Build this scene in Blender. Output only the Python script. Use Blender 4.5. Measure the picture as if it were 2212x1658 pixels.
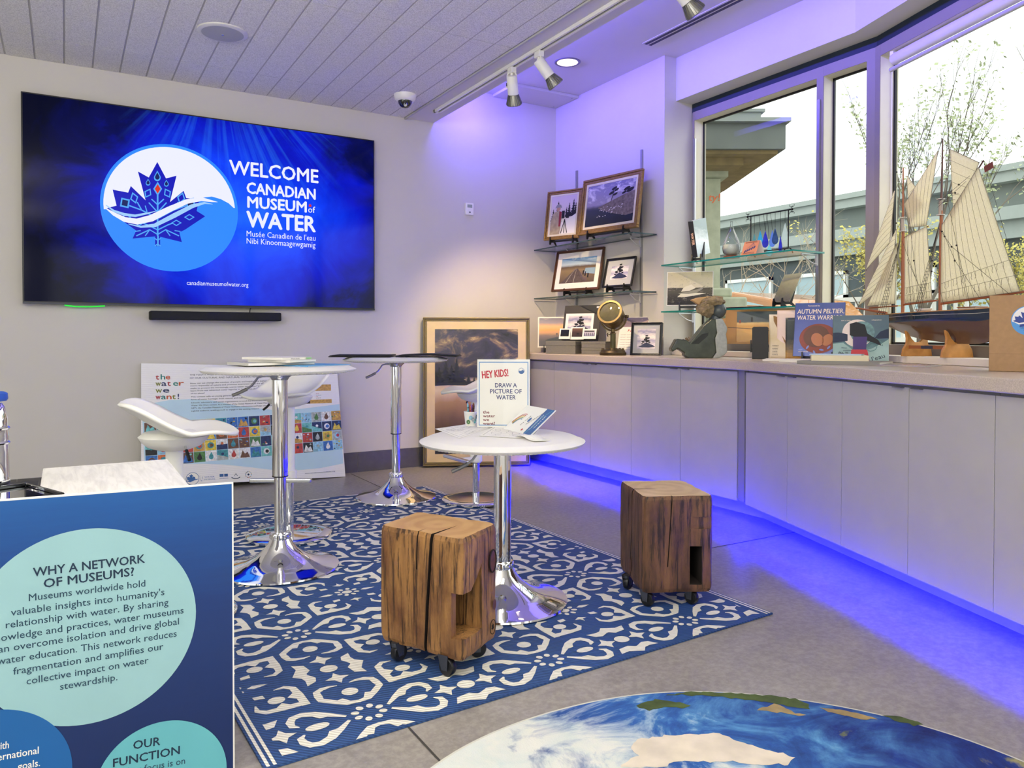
import bpy, bmesh, math, random
from mathutils import Vector, Matrix, Euler
for o in list(bpy.data.objects): bpy.data.objects.remove(o)
S = bpy.context.scene
COL = S.collection
PI = math.pi
random.seed(7)

# ------------------------------------------------------------------ camera, world, lights, exposure
CAMH, FPX, YAW, PITCH, ROLL, CYP = 1.015, 1632.57, .53430, -.0157, .0010, 752.64
_f = Vector((math.sin(YAW)*math.cos(PITCH), math.cos(YAW)*math.cos(PITCH), math.sin(PITCH)))
_r = Vector((math.cos(YAW), -math.sin(YAW), 0)); _u = _r.cross(_f)
CR = math.cos(ROLL)*_r + math.sin(ROLL)*_u
CU = -math.sin(ROLL)*_r + math.cos(ROLL)*_u
CPOS = Vector((0, 0, CAMH))
cam = bpy.data.cameras.new('camera'); co = bpy.data.objects.new('camera', cam); COL.objects.link(co)
cam.sensor_fit = 'HORIZONTAL'; cam.sensor_width = 36; cam.lens = FPX/2212*36
cam.shift_x = 0; cam.shift_y = -(829-CYP)/2212
cam.clip_start = .05; cam.clip_end = 400
co.matrix_world = Matrix(((CR.x, CU.x, -_f.x, 0), (CR.y, CU.y, -_f.y, 0), (CR.z, CU.z, -_f.z, CAMH), (0, 0, 0, 1)))
S.camera = co
S.view_settings.view_transform = 'Standard'; S.view_settings.look = 'None'
S.view_settings.exposure = 0.12; S.view_settings.gamma = 1; S.view_settings.use_curve_mapping = False

def srgb(h):
    h = h.lstrip('#'); v = [int(h[i:i+2], 16)/255 for i in (0, 2, 4)]
    return tuple(c/12.92 if c <= .04045 else ((c+.055)/1.055)**2.4 for c in v)

w = bpy.data.worlds.new('overcast_sky'); S.world = w; w.use_nodes = True
nt = w.node_tree; nt.nodes.clear()
bg = nt.nodes.new('ShaderNodeBackground'); out = nt.nodes.new('ShaderNodeOutputWorld')
tc = nt.nodes.new('ShaderNodeTexCoord'); mp = nt.nodes.new('ShaderNodeMapping'); nz = nt.nodes.new('ShaderNodeTexNoise'); rp = nt.nodes.new('ShaderNodeValToRGB')
mp.inputs['Scale'].default_value = (1, 1, 2.6); nz.inputs['Scale'].default_value = 3.2; nz.inputs['Detail'].default_value = 5
rp.color_ramp.elements[0].position = .36; rp.color_ramp.elements[0].color = (*srgb('#e6f2ee'), 1)
rp.color_ramp.elements[1].position = .62; rp.color_ramp.elements[1].color = (1, 1, .985, 1)
nt.links.new(tc.outputs['Generated'], mp.inputs[0]); nt.links.new(mp.outputs[0], nz.inputs['Vector'])
nt.links.new(nz.outputs['Fac'], rp.inputs[0]); nt.links.new(rp.outputs[0], bg.inputs[0]); nt.links.new(bg.outputs[0], out.inputs[0])
bg.inputs[1].default_value = 2.0

def area(name, loc, target, sx, sy, power, color):
    l = bpy.data.lights.new(name, 'AREA'); l.shape = 'RECTANGLE'; l.size = sx; l.size_y = sy; l.energy = power; l.color = color
    o = bpy.data.objects.new(name, l); COL.objects.link(o); o.location = loc
    d = Vector(target)-Vector(loc); o.rotation_euler = d.to_track_quat('-Z', 'Y').to_euler()
    return o
def spot(name, loc, target, power, color, angle, blend=.6, r=.03):
    l = bpy.data.lights.new(name, 'SPOT'); l.energy = power; l.color = color; l.spot_size = math.radians(angle); l.spot_blend = blend; l.shadow_soft_size = r
    o = bpy.data.objects.new(name, l); COL.objects.link(o); o.location = loc
    d = Vector(target)-Vector(loc); o.rotation_euler = d.to_track_quat('-Z', 'Y').to_euler()
    return o
WARM = (1, .74, .42); NEUT = (1, .945, .85); VIO = (.15, .105, 1); BLUE = (0.0, 0.0, 1)
# added fill: unseen area lamps below the tile ceiling, raising the room light
for nm, x, y, p in (('room_fill_light', -1.4, 1.4, 15), ('room_fill_light', .8, 1.0, 15), ('room_fill_light', -1.4, -1.2, 15), ('room_fill_light', .8, -1.2, 15)):
    area(nm, (x, y, 2.655), (x, y, 0), .56, 1.15, p, NEUT)
# more added fill: bare area lamps out of view, aimed up to brighten the ceiling
for x, y in ((-.9, 1.2), (-.9, -1.3)): area('ceiling_fill_light', (x, y, 2.05), (x+.1, y+.25, 3), .25, 1.3, 70, NEUT)
# broad soft daylight on the window side
sl = bpy.data.lights.new('overcast_sun', 'SUN'); sl.energy = 1.1; sl.angle = 1.0; sl.color = (1, .98, .92); so = bpy.data.objects.new('overcast_sun', sl); COL.objects.link(so); so.rotation_euler = Vector((-.72, .42, -.56)).to_track_quat('-Z', 'Y').to_euler()
# violet LED cove along the bulkhead's inner face, washing the raised ceiling and the walls
c = area('cove_light', (2.535, 3.3, 2.94), (3.6, 3.3, 2.80), 4.0, .05, 31, VIO); c.data.spread = 1.5
c = area('cove_end_light', (2.62, 5.0, 2.93), (2.9, 5.46, 2.70),   .12, .05, 4.5, VIO); c.data.spread = 1.9
# saturated blue LED strip in the toe kick recess under the cabinets
def led(a, b, power):
    a = Vector((*a, .1125)); b = Vector((*b, .1125)); m = (a+b)/2; t = b-a; L = t.length; t.normalize()
    l = bpy.data.lights.new('toe_kick_light', 'AREA'); l.spread = 2.8; l.shape = 'RECTANGLE'; l.size = L; l.size_y = .012; l.energy = power; l.color = BLUE
    o = bpy.data.objects.new('toe_kick_light', l); COL.objects.link(o)
    n = Vector((t.y, -t.x, 0)); n = -n if n.x > 0 else n
    z = -(Vector((0, 0, -1))+n*.25).normalized(); y = z.cross(t)
    o.matrix_world = Matrix(((t.x, y.x, z.x, m.x), (t.y, y.y, z.y, m.y), (t.z, y.z, z.z, m.z), (0, 0, 0, 1)))
led((3.225, 5.05), (3.225, 2.93), 240); led((3.195, 2.88), (2.53, .98), 240)

# ------------------------------------------------------------------ helpers
ROOTS = {}
class Frame:                                   # a flat sheet in space: origin, right, up, outward normal
    def __init__(s, o, x, y):
        s.o = Vector(o); s.x = Vector(x).normalized(); s.y = Vector(y); s.y = (s.y-s.x*s.y.dot(s.x)).normalized(); s.n = s.x.cross(s.y)
    def p(s, u, v, d=0): return s.o+s.x*u+s.y*v+s.n*d
    def sub(s, u, v, d=0, rot=0):
        c, q = math.cos(rot), math.sin(rot)
        return Frame(s.p(u, v, d), s.x*c+s.y*q, s.y*c-s.x*q)
def stand(x, y, z, yaw, lean, w=0):            # upright sheet facing (sin yaw, -cos yaw), leaning back; origin bottom centre
    a, b = math.radians(yaw), math.radians(lean)
    n = Vector((math.sin(a), -math.cos(a), 0)); r = Vector((math.cos(a), math.sin(a), 0)); up = Vector((0, 0, math.cos(b)))-n*math.sin(b)
    return Frame(Vector((x, y, z)), r, up)
FLAT = Frame((0, 0, 0), (1, 0, 0), (0, 1, 0))
_tc = {}
def text_mesh(body, bold):
    k = (body, bold)
    if k in _tc: return _tc[k]
    c = bpy.data.curves.new('t', 'FONT'); c.body = body; c.size = 1; c.resolution_u = 2; c.offset = bold; c.fill_mode = 'FRONT'
    o = bpy.data.objects.new('t', c); COL.objects.link(o)
    dg = bpy.context.evaluated_depsgraph_get(); me = bpy.data.meshes.new_from_object(o.evaluated_get(dg))
    vs = [(v.co.x, v.co.y) for v in me.vertices]; fs = [tuple(p.vertices) for p in me.polygons]
    bpy.data.objects.remove(o); bpy.data.curves.remove(c); bpy.data.meshes.remove(me)
    _tc[k] = (vs, fs); return _tc[k]
class MB:
    def __init__(s): s.v = []; s.f = []; s.m = []; s.sm = []; s.mats = []; s.cur = 0
    def mat(s, m):
        if m not in s.mats: s.mats.append(m)
        s.cur = s.mats.index(m); return s
    def add(s, vs, fs, smooth=False):
        b = len(s.v); s.v += [Vector(p) for p in vs]
        for f in fs: s.f.append(tuple(i+b for i in f)); s.m.append(s.cur); s.sm.append(smooth)
        return s
    def box(s, c, d, rot=None, fr=None):
        c = Vector(c); vs = []
        for z in (-.5, .5):
            for x, y in ((-.5, -.5), (.5, -.5), (.5, .5), (-.5, .5)):
                p = Vector((x*d[0], y*d[1], z*d[2]))
                if rot is not None: p = rot @ p
                if fr is not None: p = fr.x*p.x+fr.y*p.y+fr.n*p.z
                vs.append(c+p)
        return s.add(vs, [(3, 2, 1, 0), (4, 5, 6, 7), (0, 1, 5, 4), (1, 2, 6, 5), (2, 3, 7, 6), (3, 0, 4, 7)])
    def bb(s, a, b): return s.box([(a[i]+b[i])/2 for i in range(3)], [abs(b[i]-a[i]) for i in range(3)])
    def lathe(s, prof, c=(0, 0, 0), n=40, axis=None, smooth=True):
        c = Vector(c); R = Matrix.Identity(3)
        if axis is not None: R = Vector(axis).normalized().to_track_quat('Z', 'Y').to_matrix()
        vs = []; fs = []
        for r, z in prof:
            for k in range(n):
                a = 2*PI*k/n; vs.append(c+R @ Vector((r*math.cos(a), r*math.sin(a), z)))
        for i in range(len(prof)-1):
            for k in range(n):
                j = (k+1) % n; fs.append((i*n+k, i*n+j, (i+1)*n+j, (i+1)*n+k))
        if prof[0][0] > 1e-6: fs.append(tuple(range(n))[::-1])
        if prof[-1][0] > 1e-6: fs.append(tuple((len(prof)-1)*n+k for k in range(n)))
        return s.add(vs, fs, smooth)
    def cyl(s, a, b, r, r2=None, n=20):
        a = Vector(a); b = Vector(b); return s.lathe([(r, 0), (r if r2 is None else r2, (b-a).length)], a, n, b-a)
    def tube(s, path, r, n=10, closed=False):
        P = [Vector(p) for p in path]; vs = []; fs = []; N = len(P); up = None
        for i, p in enumerate(P):
            t = (P[(i+1) % N]-P[i-1]) if closed else (P[min(i+1, N-1)]-P[max(i-1, 0)])
            t.normalize()
            if up is None:
                up = Vector((0, 0, 1)) if abs(t.z) < .9 else Vector((1, 0, 0))
            x = up.cross(t); x.normalize(); y = t.cross(x); up = y
            rr = r[i] if isinstance(r, (list, tuple)) else r
            for k in range(n):
                a = 2*PI*k/n; vs.append(p+x*rr*math.cos(a)+y*rr*math.sin(a))
        for i in range(N if closed else N-1):
            for k in range(n):
                j = (k+1) % n; i2 = (i+1) % N; fs.append((i*n+k, i*n+j, i2*n+j, i2*n+k))
        if not closed: fs.append(tuple(range(n))[::-1]); fs.append(tuple((N-1)*n+k for k in range(n)))
        return s.add(vs, fs, True)
    def poly(s, fr, pts, d=0): return s.add([fr.p(u, v, d) for u, v in pts], [tuple(range(len(pts)))])
    def rect(s, fr, u0, v0, u1, v1, d=0): return s.poly(fr, ((u0, v0), (u1, v0), (u1, v1), (u0, v1)), d)
    def slab(s, fr, u0, v0, u1, v1, d0, d1): return s.prism(fr, ((u0, v0), (u1, v0), (u1, v1), (u0, v1)), d0, d1)
    def prism(s, fr, pts, d0, d1, smooth=False):
        n = len(pts); vs = [fr.p(u, v, d0) for u, v in pts]+[fr.p(u, v, d1) for u, v in pts]
        s.add(vs, [tuple(range(n))[::-1], tuple(range(n, 2*n))]); b = len(s.v)-2*n
        for k in range(n):
            j = (k+1) % n; s.f.append((b+k, b+j, b+n+j, b+n+k)); s.m.append(s.cur); s.sm.append(smooth)
        return s
    def disc(s, fr, u, v, r, d=0, n=40, r2=None, rot=0):
        r2 = r if r2 is None else r2; c, q = math.cos(rot), math.sin(rot); pts = []
        for k in range(n):
            a = 2*PI*k/n; x, y = r*math.cos(a), r2*math.sin(a); pts.append((u+x*c-y*q, v+x*q+y*c))
        return s.poly(fr, pts, d)
    def stroke(s, fr, pts, wd, d=0):
        n = len(pts); L = []; R = []
        for i, (x, y) in enumerate(pts):
            a = pts[max(i-1, 0)]; b = pts[min(i+1, n-1)]; tx, ty = b[0]-a[0], b[1]-a[1]; l = math.hypot(tx, ty) or 1
            h = (wd[i] if isinstance(wd, (list, tuple)) else wd)/2; L.append((x-ty/l*h, y+tx/l*h)); R.append((x+ty/l*h, y-tx/l*h))
        for i in range(n-1): s.poly(fr, (R[i], R[i+1], L[i+1], L[i]), d)
        return s
    def text(s, fr, body, u, v, cap, width=None, align='L', bold=0, d=.0006, skew=0):
        if bold > 0:
            e = bold*cap*.9; s.text(fr, body, u, v, cap, width, align, 0, d, skew)
            for i_, (du, dv) in enumerate(((e, 0), (-e, 0), (0, e), (0, -e))): s.text(fr, body, u+du, v+dv, cap, width, align, 0, d+.00003*(i_+1), skew)
            return s
        vs, fs = text_mesh(body, bold)
        if not vs: return s
        k = cap/.70; x0 = min(p[0] for p in vs); x1 = max(p[0] for p in vs); kx = k
        if width: kx = width/(x1-x0)
        wd = (x1-x0)*kx; off = {'L': 0, 'C': -wd/2, 'R': -wd}[align]
        return s.add([fr.p(u+off+(p[0]-x0)*kx+skew*p[1]*k, v+p[1]*k, d) for p in vs], fs)
    def grid(s, fn, nu, nv, smooth=True, closeu=False):
        vs = [fn(i/nu, j/nv) for j in range(nv+1) for i in range(nu+(0 if closeu else 1))]; w = nu+(0 if closeu else 1); fs = []
        for j in range(nv):
            for i in range(nu):
                i2 = (i+1) % w if closeu else i+1
                fs.append((j*w+i, j*w+i2, (j+1)*w+i2, (j+1)*w+i))
        return s.add(vs, fs, smooth)
def mesh_obj(name, mb, parent=None, bevel=0, solid=0, seg=2, inv=None):
    me = bpy.data.meshes.new(name)
    pts = mb.v if inv is None else [inv @ p for p in mb.v]
    me.from_pydata([tuple(p) for p in pts], [], mb.f)
    for m in mb.mats: me.materials.append(m)
    me.polygons.foreach_set('material_index', mb.m); me.polygons.foreach_set('use_smooth', mb.sm); me.update()
    if any(mb.sm): me.set_sharp_from_angle(angle=math.radians(38))
    o = bpy.data.objects.new(name, me); COL.objects.link(o)
    if parent is not None: o.parent = parent
    if solid:
        q = o.modifiers.new('solid', 'SOLIDIFY'); q.thickness = solid; q.offset = 0
    if bevel:
        q = o.modifiers.new('bevel', 'BEVEL'); q.width = bevel; q.segments = seg; q.limit_method = 'ANGLE'; q.angle_limit = .7
    return o
def tag(o, label, cat, group=None, kind=None):
    o['label'] = label; o['category'] = cat
    if group: o['group'] = group
    if kind: o['kind'] = kind
    return o
class Thing:
    def __init__(s, name, label, cat, loc=(0, 0, 0), rotz=0, group=None):
        s.o = bpy.data.objects.new(name, None); COL.objects.link(s.o); s.o.empty_display_size = .1
        s.o.location = loc; s.o.rotation_euler = (0, 0, rotz); tag(s.o, label, cat, group)
        s.inv = (Matrix.Translation(Vector(loc)) @ Matrix.Rotation(rotz, 4, 'Z')).inverted()
    def part(s, name, mb, under=None, world=True, label=None, **k):
        o = mesh_obj(name, mb, under or s.o, inv=s.inv if world else None, **k)
        if label: o['label'] = label
        return o
def struct(name, mb, **k):
    o = mesh_obj(name, mb, **k); o['kind'] = 'structure'; return o
def child_struct(name, mb, parent, **k): return mesh_obj(name, mb, parent, **k)

# pixel -> plane (used only to read positions off known real planes)
def ray(px, py): return (CR*((px-1106)/FPX)+CU*(-(py-CYP)/FPX)+_f)
def on_z(px, py, z): d = ray(px, py); return CPOS+d*((z-CAMH)/d.z)
def on_y(px, py, y): d = ray(px, py); return CPOS+d*(y/d.y)
def on_x(px, py, x): d = ray(px, py); return CPOS+d*(x/d.x)
def on_fr(px, py, fr):
    d = ray(px, py); p = CPOS+d*((fr.o-CPOS).dot(fr.n)/d.dot(fr.n)); q = p-fr.o; return q.dot(fr.x), q.dot(fr.y)

# ------------------------------------------------------------------ materials
class NT:
    def __init__(s, name):
        s.m = bpy.data.materials.new(name); s.m.use_nodes = True; s.t = s.m.node_tree; s.b = s.t.nodes['Principled BSDF']; s.out = s.t.nodes['Material Output']
    def n(s, typ, **k):
        q = s.t.nodes.new('ShaderNode'+typ)
        for a, b in k.items():
            if a in q.inputs: q.inputs[a].default_value = b
            else: setattr(q, a, b)
        return q
    def l(s, a, b): s.t.links.new(a, b)
    def coord(s, which='Object', scale=(1, 1, 1), rot=(0, 0, 0), loc=(0, 0, 0)):
        c = s.n('TexCoord'); m = s.n('Mapping'); m.inputs['Scale'].default_value = scale; m.inputs['Rotation'].default_value = rot; m.inputs['Location'].default_value = loc
        s.l(c.outputs[which], m.inputs[0]); return m.outputs[0]
    def noise(s, vec, scale, detail=4, rough=.5, dist=0):
        q = s.n('TexNoise'); q.inputs['Scale'].default_value = scale; q.inputs['Detail'].default_value = detail; q.inputs['Roughness'].default_value = rough; q.inputs['Distortion'].default_value = dist
        s.l(vec, q.inputs['Vector']); return q.outputs['Fac']
    def ramp(s, fac, stops, interp='LINEAR'):
        q = s.n('ValToRGB'); e = q.color_ramp.elements; q.color_ramp.interpolation = interp
        while len(e) < len(stops): e.new(.5)
        for i, (p, c) in enumerate(stops):
            e[i].position = p; c = srgb(c) if isinstance(c, str) else c; e[i].color = (*c[:3], 1)
        s.l(fac, q.inputs[0]); return q.outputs[0]
    def mix(s, fac, a, b, mode='MIX'):
        q = s.n('MixRGB'); q.blend_type = mode
        for i, v in ((0, fac), (1, a), (2, b)):
            if hasattr(v, 'links') or hasattr(v, 'is_output'): s.l(v, q.inputs[i])
            elif isinstance(v, str): q.inputs[i].default_value = (*srgb(v), 1)
            elif isinstance(v, (int, float)): q.inputs[i].default_value = v
            else: q.inputs[i].default_value = (*v[:3], 1)
        return q.outputs[0]
    def math(s, op, a, b=0, c=None):
        q = s.n('Math'); q.operation = op
        for i, v in enumerate((a, b) if c is None else (a, b, c)):
            if isinstance(v, (int, float)): q.inputs[i].default_value = v
            else: s.l(v, q.inputs[i])
        return q.outputs[0]
    def bump(s, h, strength, dist=.01):
        q = s.n('Bump'); q.inputs['Strength'].default_value = strength; q.inputs['Distance'].default_value = dist
        s.l(h, q.inputs['Height']); s.l(q.outputs[0], s.b.inputs['Normal']); return q
    def col(s, c): s.l(c, s.b.inputs['Base Color'])
_mc = {}
def pm(name, color, rough=.5, metal=0, spec=.5, var=0, vscale=8, bump=0, bscale=200, coat=0, emit=0):
    if name in _mc: return _mc[name]
    q = NT(name); c = srgb(color) if isinstance(color, str) else color; b = q.b
    b.inputs['Base Color'].default_value = (*c, 1); b.inputs['Roughness'].default_value = rough; b.inputs['Metallic'].default_value = metal
    b.inputs['Specular IOR Level'].default_value = spec; b.inputs['Coat Weight'].default_value = coat
    vec = q.coord()
    f = q.noise(vec, vscale, 5)
    v = max(var, .03); q.col(q.ramp(f, [(.3, tuple(x*(1-v) for x in c)), (.7, tuple(min(1, x*(1+v)) for x in c))]))
    if bump: q.bump(q.noise(vec, bscale, 3), bump, .002)
    if emit:
        b.inputs['Emission Color'].default_value = (*c, 1); b.inputs['Emission Strength'].default_value = emit
    _mc[name] = q.m; return q.m
def glassm(name, tint=(1, 1, 1), refl=.5):
    if name in _mc: return _mc[name]
    q = NT(name); t = q.n('BsdfTransparent'); t.inputs[0].default_value = (*tint, 1); g = q.n('BsdfGlossy'); g.inputs['Roughness'].default_value = .02
    fr = q.n('Fresnel'); fr.inputs[0].default_value = 1.45; m = q.n('MixShader')
    q.l(q.math('MULTIPLY', fr.outputs[0], refl), m.inputs[0]); q.l(t.outputs[0], m.inputs[1]); q.l(g.outputs[0], m.inputs[2]); q.l(m.outputs[0], q.out.inputs[0])
    _mc[name] = q.m; return q.m
WHITE = pm('white_plastic', '#ece9e2', .35)
CHROME = pm('polished_chrome', (.86, .86, .87), .045, 1)
CHROME_R = pm('brushed_chrome', (.62, .62, .63), .22, 1)
BLACK = pm('black_plastic', '#0d0d10', .4)
INK = pm('dark_ink', '#1c2340', .6)
NAVY = pm('navy_ink', '#16355f', .6)
PAPER = pm('white_paper', '#f1eee6', .7)
CREAM = pm('cream_paper', '#e9dcb9', .75)
GLASS = glassm('clear_pane', (.97, .99, .98), .55)
SHELFG = glassm('shelf_glass', (.95, .98, .968), .4)
EDGEG = pm('green_glass_edge', '#1f8277', .15)

# ------------------------------------------------------------------ setting
TW, SWX, CZ, UZ = 5.457, 3.667, 2.698, 3.006          # tv wall y, shelf wall x, tile ceiling, raised ceiling
D2 = Vector((-.330, -.944, 0)); N2 = Vector((-.944, .330, 0))
def bend(o): return Vector((3.92-o, 2.63+.17*o, 0))
def seg2(o, t, z=0): p = bend(o)+D2*t; return Vector((p.x, p.y, z))

def wallmat(name, c, rough=.85):
    q = NT(name); v = q.coord(); q.col(q.ramp(q.noise(v, 3, 5), [(.3, tuple(x*.97 for x in srgb(c))), (.7, srgb(c))])); q.b.inputs['Roughness'].default_value = rough
    q.bump(q.noise(v, 320, 2), .12, .001); return q.m
WALL = wallmat('painted_wall', '#cdc8c0'); WALLW = wallmat('bright_painted_wall', '#cfcdc2'); UPC = wallmat('drywall_ceiling', '#d2cfc8')
q = NT('polished_concrete'); v = q.coord()
a = q.noise(v, 1.6, 6, .6, .4); b = q.noise(v, 45, 4, .7); c = q.noise(v, 9, 6, .65, .8)
base = q.ramp(a, [(.25, '#827c76'), (.5, '#948e87'), (.75, '#a39d95')])
base = q.mix(.5, base, q.ramp(c, [(.3, '#77716b'), (.7, '#aca69d')])); base = q.mix(.22, base, q.ramp(b, [(.42, '#6a645f'), (.6, '#b2aca3')]))
q.col(base); q.l(q.ramp(c, [(.3, (.32,)*3), (.7, (.5,)*3)]), q.b.inputs['Roughness']); q.bump(b, .08, .002); CONC = q.m
q = NT('acoustic_tile'); v = q.coord(); q.col(q.ramp(q.noise(v, 190, 2), [(.35, '#cfcdca'), (.6, '#efedea')])); q.b.inputs['Roughness'].default_value = .95
q.bump(q.noise(v, 150, 3, .7), .9, .006); TILE = q.m
GROOVE = pm('tile_groove', '#bab8b4', .9); JOINT = pm('floor_joint', '#3d3a37', .9)
BASET = pm('dark_base_tile', '#575453', .5, var=.12, vscale=20); GROUT = pm('base_grout', '#77736f', .8)
FRAME = pm('window_frame_lit', '#d9d3ba', .55); FRAME_SHADED = pm('window_frame_shaded_face', '#8d857c', .5); GASK = pm('black_gasket', '#0c0c10', .5); BAND = pm('navy_head_band', '#1b2938', .6)  # daylight is in the paler frame colour, shade in the darker face colour
CABW = pm('cabinet_laminate', '#b4afa8', .42, var=.02); CABD = pm('cabinet_carcass', '#8f8c88', .6); KICKM = pm('kick_board', '#b9b6b2', .6)

m = MB().mat(CONC); m.bb((-3, -3.5, -.1), (4.2, TW+.1, 0))
m.mat(JOINT)
def joint(p, q2, wd=.006):
    p = Vector(p); q2 = Vector(q2); t = (q2-p).normalized(); n = Vector((-t.y, t.x, 0))*wd/2
    m.add([p-n, q2-n, q2+n, p+n], [(0, 1, 2, 3)])
for A, B, e0, e1 in (((894.6, 1582.8), (947.5, 1639.7), 2.0, .6), ((759.7, 1023.5), (832.6, 1056.4), .02, .4), ((1542, 1182), (1626, 1166), .9, .45)):
    P = on_z(*A, .0012); Q = on_z(*B, .0012); t = (Q-P).normalized(); joint(P-t*e0, Q+t*e1)
struct('floor', m)
m = MB().mat(WALL); m.bb((-3, TW, 0), (SWX+.3, TW+.12, UZ+.1)); struct('wall_back', m)
m = MB().mat(WALL); m.bb((SWX, 4.08, 0), (SWX+.32, TW+.0, UZ+.1)); struct('wall_right', m)
m = MB().mat(WALLW)
P = [(3.775, 4.08), tuple(bend(.145)[:2]), tuple(seg2(.145, 6.0)[:2]), tuple(seg2(-.20, 6.0)[:2]), tuple(bend(-.20)[:2]), (4.12, 4.08)]
m.prism(Frame((0, 0, 0), (1, 0, 0), (0, 1, 0)), P, 2.70, UZ+.1); struct('wall_header', m)
m = MB().mat(WALLW)
P = [(3.7, 4.06), tuple(bend(.0)[:2]), tuple(seg2(.0, 6.0)[:2]), tuple(seg2(-.20, 6.0)[:2]), tuple(bend(-.20)[:2]), (4.12, 4.06)]
m.prism(Frame((0, 0, 0), (1, 0, 0), (0, 1, 0)), P, 0, .834); struct('wall_sill', m)
m = MB().mat(WALL)
m.bb((-3.12, -3.5, 0), (-3, TW, .4)); m.bb((-3.12, -3.5, 2.5), (-3, TW, UZ)); m.bb((-3.12, 3.6, .4), (-3, TW, 2.5)); m.bb((-3.12, .4, .4), (-3, .8, 2.5)); m.bb((-3.12, -3.5, .4), (-3, -2.9, 2.5)); struct('wall_left', m)
m = MB().mat(WALL)
m.bb((-3, -3.62, 0), (2.0, -3.5, .3)); m.bb((-3, -3.62, 2.45), (2.0, -3.5, UZ)); m.bb((-3, -3.62, .3), (-2.4, -3.5, 2.45)); m.bb((-.6, -3.62, .3), (-.2, -3.5, 2.45)); m.bb((1.5, -3.62, .3), (2.0, -3.5, 2.45)); struct('wall_front', m)

# tile ceiling: grooved boards between tee bars, bulkhead and raised ceiling
m = MB().mat(GROOVE); m.bb((-3, -3.5, CZ+.0028), (2.267, TW, CZ+.06)); m.mat(TILE)
ys = [TW, 5.036, 3.816, 2.596, 1.376, .156, -1.064, -2.284, -3.5]
x = -.143-19*.1523
while x < 2.25:
    x0, x1 = max(x, -3)+.005, min(x+.1523, 2.262)-.005
    if x1 > x0:
        for i in range(8): m.bb((x0, ys[i+1]+.0025, CZ), (x1, ys[i]-.0025, CZ+.02))
    x += .1523
struct('ceiling', m)
m = MB().mat(UPC); m.bb((2.267, -3.5, CZ-.002), (2.512, TW, UZ+.1)); m.mat(GROOVE); m.bb((2.262, -3.5, CZ-.010), (2.277, TW, CZ)); struct('ceiling_bulkhead', m)
m = MB().mat(UPC)
m.bb((2.512, -3.5, UZ), (4.25, TW, UZ+.1)); struct('ceiling_raised', m)
m = MB().mat(UPC); m.bb((3.04, 5.117, UZ-.022), (SWX-.003, TW-.002, UZ)); t = Thing('access_panel', 'white ceiling access panel in the corner above the picture shelves', 'panel', (3.35, 5.28, UZ-.022))
t.part('panel', m, bevel=.004)
for X, Y in ((3.08, 5.15), (3.62, 5.15), (3.62, 5.42)): m = MB().mat(CHROME_R); m.cyl((X, Y, UZ-.024), (X, Y, UZ-.02), .006, n=10); t.part('screw', m)

# baseboard of dark tiles
m = MB().mat(GROUT); m.bb((-3, TW-.008, 0), (3.2, TW, .148)); m.mat(BASET); x = -3
while x < 3.2:
    m.bb((x+.002, TW-.012, .001), (min(x+.305, 3.2)-.002, TW-.001, .15)); x += .305
struct('baseboard_back', m)

# windows (frame faces on the reveal line, glass .11 further out)
Z0, ZG, ZH0, ZH1 = .905, .975, 2.575, 2.637
def winframe(mm, p, n, t, a, b, posts):
    # p origin on face, t along, n inward normal; posts list of (s0,s1); rails full
    def bx(s0, s1, z0, z1, d0, d1, mat):
        mm.mat(mat); f = Frame(p, t, (0, 0, 1)); k = 1 if f.n.dot(n) > 0 else -1
        mm.prism(f, ((s0, z0), (s1, z0), (s1, z1), (s0, z1)), *((-d1*k, -d0*k) if k > 0 else (d0, d1)))
    for s0, s1 in posts: bx(s0, s1, Z0, ZH1, 0, .115, FRAME); bx(s0, s1, Z0, ZH1, -.001, .002, FRAME_SHADED)
    for z0, z1 in ((Z0, ZG), (ZH0, ZH1)): bx(a, b, z0, z1, .0005, .115, FRAME); bx(a, b, z0, z1, -.0005, .0025, FRAME_SHADED)
    edges = sorted(posts)
    for (s0, s1), (s2, s3) in zip(edges, edges[1:]):
        for q0, q1 in ((s1, s1+.012), (s2-.012, s2)): bx(q0, q1, ZG, ZH0, .085, .098, GASK)
        for q0, q1 in ((ZG, ZG+.012), (ZH0-.012, ZH0)): bx(s1, s2, q0, q1, .085, .098, GASK)
def pane(parent, p, n, t, s0, s1):
    f = Frame(p, t, (0, 0, 1)); k = 1 if f.n.dot(n) > 0 else -1
    mm = MB().mat(GLASS); mm.rect(f, s0, ZG, s1, ZH0, -.093*k); mesh_obj('pane', mm, parent)
IN = Vector((-1, 0, 0)); T1 = Vector((0, -1, 0)); P1 = Vector((3.92, 4.06, 0))
m = MB(); winframe(m, P1, IN, T1, 0, 1.095, [(0, .016), (1.047, 1.095)]); w1 = struct('window_1', m); pane(w1, P1, IN, T1, .016, 1.047)
m = MB(); winframe(m, P1, IN, T1, 1.0955, 1.43, [(1.0951, 1.0955), (1.378, 1.43)]); w2 = struct('window_2', m); pane(w2, P1, IN, T1, 1.0955, 1.378)
P2 = bend(0)
m = MB(); winframe(m, P2, N2, D2, 0, 6.0, [(0, .042), (2.6, 2.66), (4.4, 4.46), (5.9, 6.0)]); w3 = struct('window_3', m); pane(w3, P2, N2, D2, .042, 2.6); pane(w3, P2, N2, D2, 2.66, 4.4); pane(w3, P2, N2, D2, 4.46, 5.9)
m = MB().mat(BAND)
m.prism(FLAT, [(3.93, 4.078), tuple(bend(-.01)[:2]), tuple(seg2(-.01, 6)[:2]), tuple(seg2(-.1, 6)[:2]), tuple(bend(-.1)[:2]), (4.02, 4.078)], ZH1, 2.70); struct('trim_1', m)
LEDGE = pm('cream_sill_ledge', '#e6dccd', .5)
m = MB().mat(LEDGE)
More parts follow.
